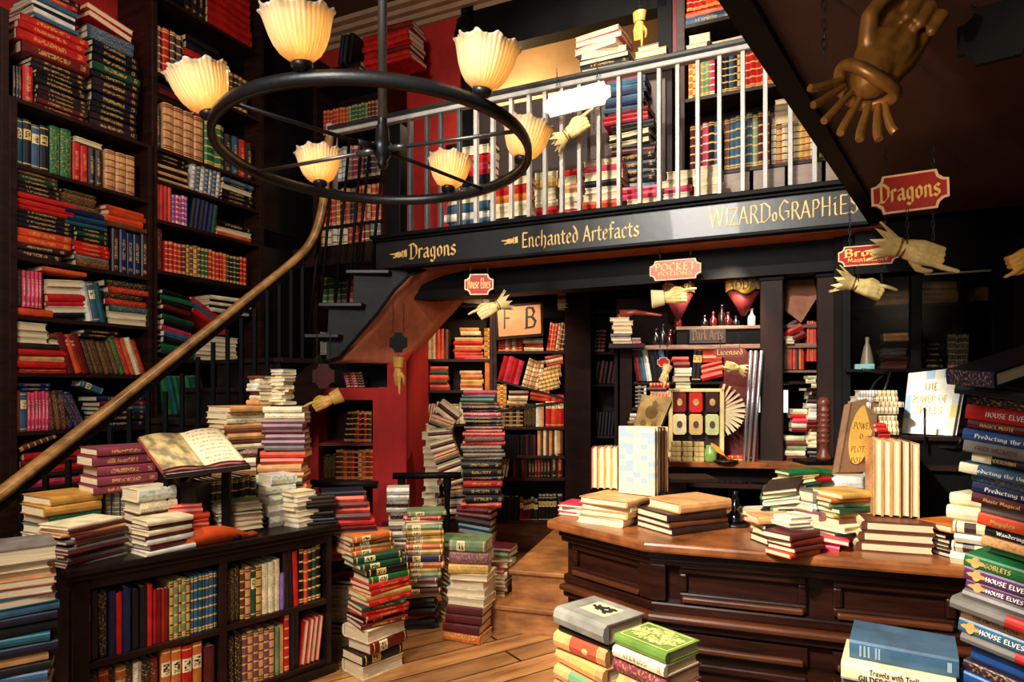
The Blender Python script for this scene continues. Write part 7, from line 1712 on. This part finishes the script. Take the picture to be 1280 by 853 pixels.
for b in BOOKS:
    e = b.get('obj')
    if not e: continue
    rn = b.get('round', b['T']*.22)+.0008; W, H, T = b['W'], b['H'], b['T']
    ey, ez, ex = b['ey'], b['ez'], b['ex']; o = b['o']
    if b.get('text'):
        s, mt = b['text']; i0 = .17 if b.get('emblem') or b['col'] == 'red' else .10
        letters(s, o-ex*rn+ey*(H*(.5-i0))+ez*(T*.32), -ey, ez, T*.38, min(H*(.93-i0), len(s)*T*.25), .17, mt, e, 'title', out=0)
    if b.get('emblem'):
        m = MB(); c = o-ex*rn+ey*(H*.40)+ez*(T*.5)
        m.prism([c+ey*(-.016*math.cos(a)*(1+.3*math.cos(4*a)))+ez*(T*.36*math.sin(a)*(1+.3*math.cos(4*a))) for a in [2*math.pi*j/16 for j in range(16)]], -ex*.0008); m.build('emblem', GOLDP, e)
    for key in ('band', 'band0'):
        if b.get(key):
            cn, f = b[key]; m = MB(); ya, yb = (H*(.5-f), -H*.47) if key == 'band' else (H*.5, H*(.5-f)); r2 = b.get('round', .004)+.001
            for k in range(6):
                a0, a1 = math.pi*k/6, math.pi*(k+1)/6
                m.prism([o-ex*(r2*math.sin(a0))+ez*(T/2-T/2*math.cos(a0))+ey*ya, o-ex*(r2*math.sin(a1))+ez*(T/2-T/2*math.cos(a1))+ey*ya, o-ex*(r2*math.sin(a1))+ez*(T/2-T/2*math.cos(a1))+ey*yb, o-ex*(r2*math.sin(a0))+ez*(T/2-T/2*math.cos(a0))+ey*yb], -ex*.0005)
            m.build('spine_label', cover_mat(cn, 'plain'), e)
    if b.get('text2'):
        letters(b['text2'][0], o-ex*rn+ey*(H*.24)+ez*(T*.56), -ey, ez, T*.34, H*.46, .15, DLET, e, 'title', out=0)
        letters(b['text2'][1], o-ex*rn+ey*(H*.34)+ez*(T*.12), -ey, ez, T*.34, H*.66, .16, plain('dark ink', (0, 0, 0)), e, 'author', out=0)
    if b.get('lines'):
        m = MB()
        for yy in (.40, .36, .32, .25, .22): m.prism([o-ex*rn+ey*(H*yy)+ez*(T*.2), o-ex*rn+ey*(H*(yy-.018))+ez*(T*.2), o-ex*rn+ey*(H*(yy-.018))+ez*(T*.8), o-ex*rn+ey*(H*yy)+ez*(T*.8)], -ex*.0005)
        m.prism([o-ex*rn-ey*(H*.40)+ez*(T*.25), o-ex*rn-ey*(H*.44)+ez*(T*.25), o-ex*rn-ey*(H*.44)+ez*(T*.75), o-ex*rn-ey*(H*.40)+ez*(T*.75)], -ex*.0005)
        m.build('emblem', plain('pale blue stamp', (.55, .62, .66), .5), e)
# ================================================================ lights
def area(name, loc, tgt, size, power, col, spread=None, sy=None):
    l = bpy.data.lights.new(name, 'AREA'); l.energy = power; l.color = col; l.size = size
    if sy: l.shape = 'RECTANGLE'; l.size_y = sy
    if spread: l.spread = math.radians(spread)
    o = bpy.data.objects.new(name, l); COL.objects.link(o); o.location = loc; o.rotation_euler = (V(tgt)-V(loc)).to_track_quat('-Z', 'Y').to_euler(); return o
def spot(name, loc, tgt, power, ang, col, r=.05, blend=.5):
    l = bpy.data.lights.new(name, 'SPOT'); l.energy = power; l.color = col; l.spot_size = math.radians(ang); l.spot_blend = blend; l.shadow_soft_size = r
    o = bpy.data.objects.new(name, l); COL.objects.link(o); o.location = loc; o.rotation_euler = (V(tgt)-V(loc)).to_track_quat('-Z', 'Y').to_euler(); return o
def pointl(name, loc, power, col, r=.03):
    l = bpy.data.lights.new(name, 'POINT'); l.energy = power; l.color = col; l.shadow_soft_size = r; o = bpy.data.objects.new(name, l); COL.objects.link(o); o.location = loc; return o
WARM = (1, .80, .58); DAY = (1, .95, .88)
area('window light', (-1.5, -.4, 3.7), (0, 3.6, 1.4), .9, 150, DAY, sy=1.2)
area('shop window light', (-.9, -.5, 2.0), (-.2, 3.5, 1.2), 1.0, 14, DAY, sy=1.0)
spot('counter spotlight', (-1.1, .1, 3.5), (.95, 2.2, 1.0), 900, 44, (1, .93, .80), .06)
spot('added gallery spot', (-1.0, .6, 4.6), (1.0, 4.4, 3.2), 800, 55, (1, .93, .82), .06)  # added lamp, brightens the railing and the books behind it
spot('left downlight', (-2.1, 1.3, 3.5), (-1.45, 3.2, .95), 260, 44, (1, .90, .76), .06)
spot('floor downlight', (-.2, 3.0, 3.4), (-.25, 4.1, .2), 190, 55, WARM, .06)
spot('display downlight', (1.42, 4.03, 2.47), (1.2, 4.5, 1.2), 75, 84, WARM, .04)
spot('added sign light', (1.3, .5, 2.4), (1.55, 2.5, 2.25), 30, 34, WARM, .03)  # added to brighten the large red sign, no fixture there
spot('added hand light', (-.6, .5, 2.0), (.88, 1.55, 2.34), 90, 20, WARM, .03)  # added narrow spot that puts highlights on the huge carved hand
spot('back shelf light', (-.1, 5.16, 2.5), (-.05, 5.9, 1.3), 42, 110, (1, .70, .45), .04)
spot('gallery light', (.3, 3.6, 4.9), (.6, 5.6, 3.4), 160, 80, (1, .86, .68), .08)
spot('wall bookcase light', (-.9, 2.6, 4.9), (-2.7, 4.8, 2.4), 110, 75, (1, .84, .68), .08)
pointl('gallery recess lamp', WB.P(uo0+.22, -.30, 4.35), 45, (1, .80, .50), .05)
for p in LAMPS: pointl('chandelier bulb', p, .8, (1, .78, .48), .02)
w = bpy.data.worlds.new('world'); SC.world = w; w.use_nodes = True; bg = w.node_tree.nodes['Background']; bg.inputs[0].default_value = (.9, .75, .62, 1); bg.inputs[1].default_value = .012
# black wall lamp beside the gallery opening
lp = WB.P(uo0+.08, .12, WB.z(612, 45)); t = thing('wall_lamp', lp, 'black wall lamp partly hidden by the right front glass shade', 'lamp')
m = MB(); m.lathe([(.02, .16), (.06, .12), (.075, .04), (.085, .0), (.08, -.01)], 20, M=Matrix.Translation(lp)); m.build('hood', BLK, t, True, solid=.004); m = MB(); m.tube([lp+V((0, 0, .12)), lp+WB.N*-.12+V((0, 0, .16))], .012, 8); m.build('arm', BLK, t, True)
# ================================================================ camera
cam = bpy.data.cameras.new('camera'); co = bpy.data.objects.new('camera', cam); COL.objects.link(co)
co.location = (0, 0, CZ); co.rotation_euler = (math.radians(90), 0, 0); cam.sensor_width = 36; cam.lens = 36*F/1280; cam.shift_y = (HY-426.5)/1280; cam.clip_start = .05
SC.camera = co
SC.view_settings.view_transform = 'Standard'; SC.view_settings.look = 'None'; SC.view_settings.gamma = 1; SC.view_settings.use_curve_mapping = False; SC.view_settings.exposure = 0.12
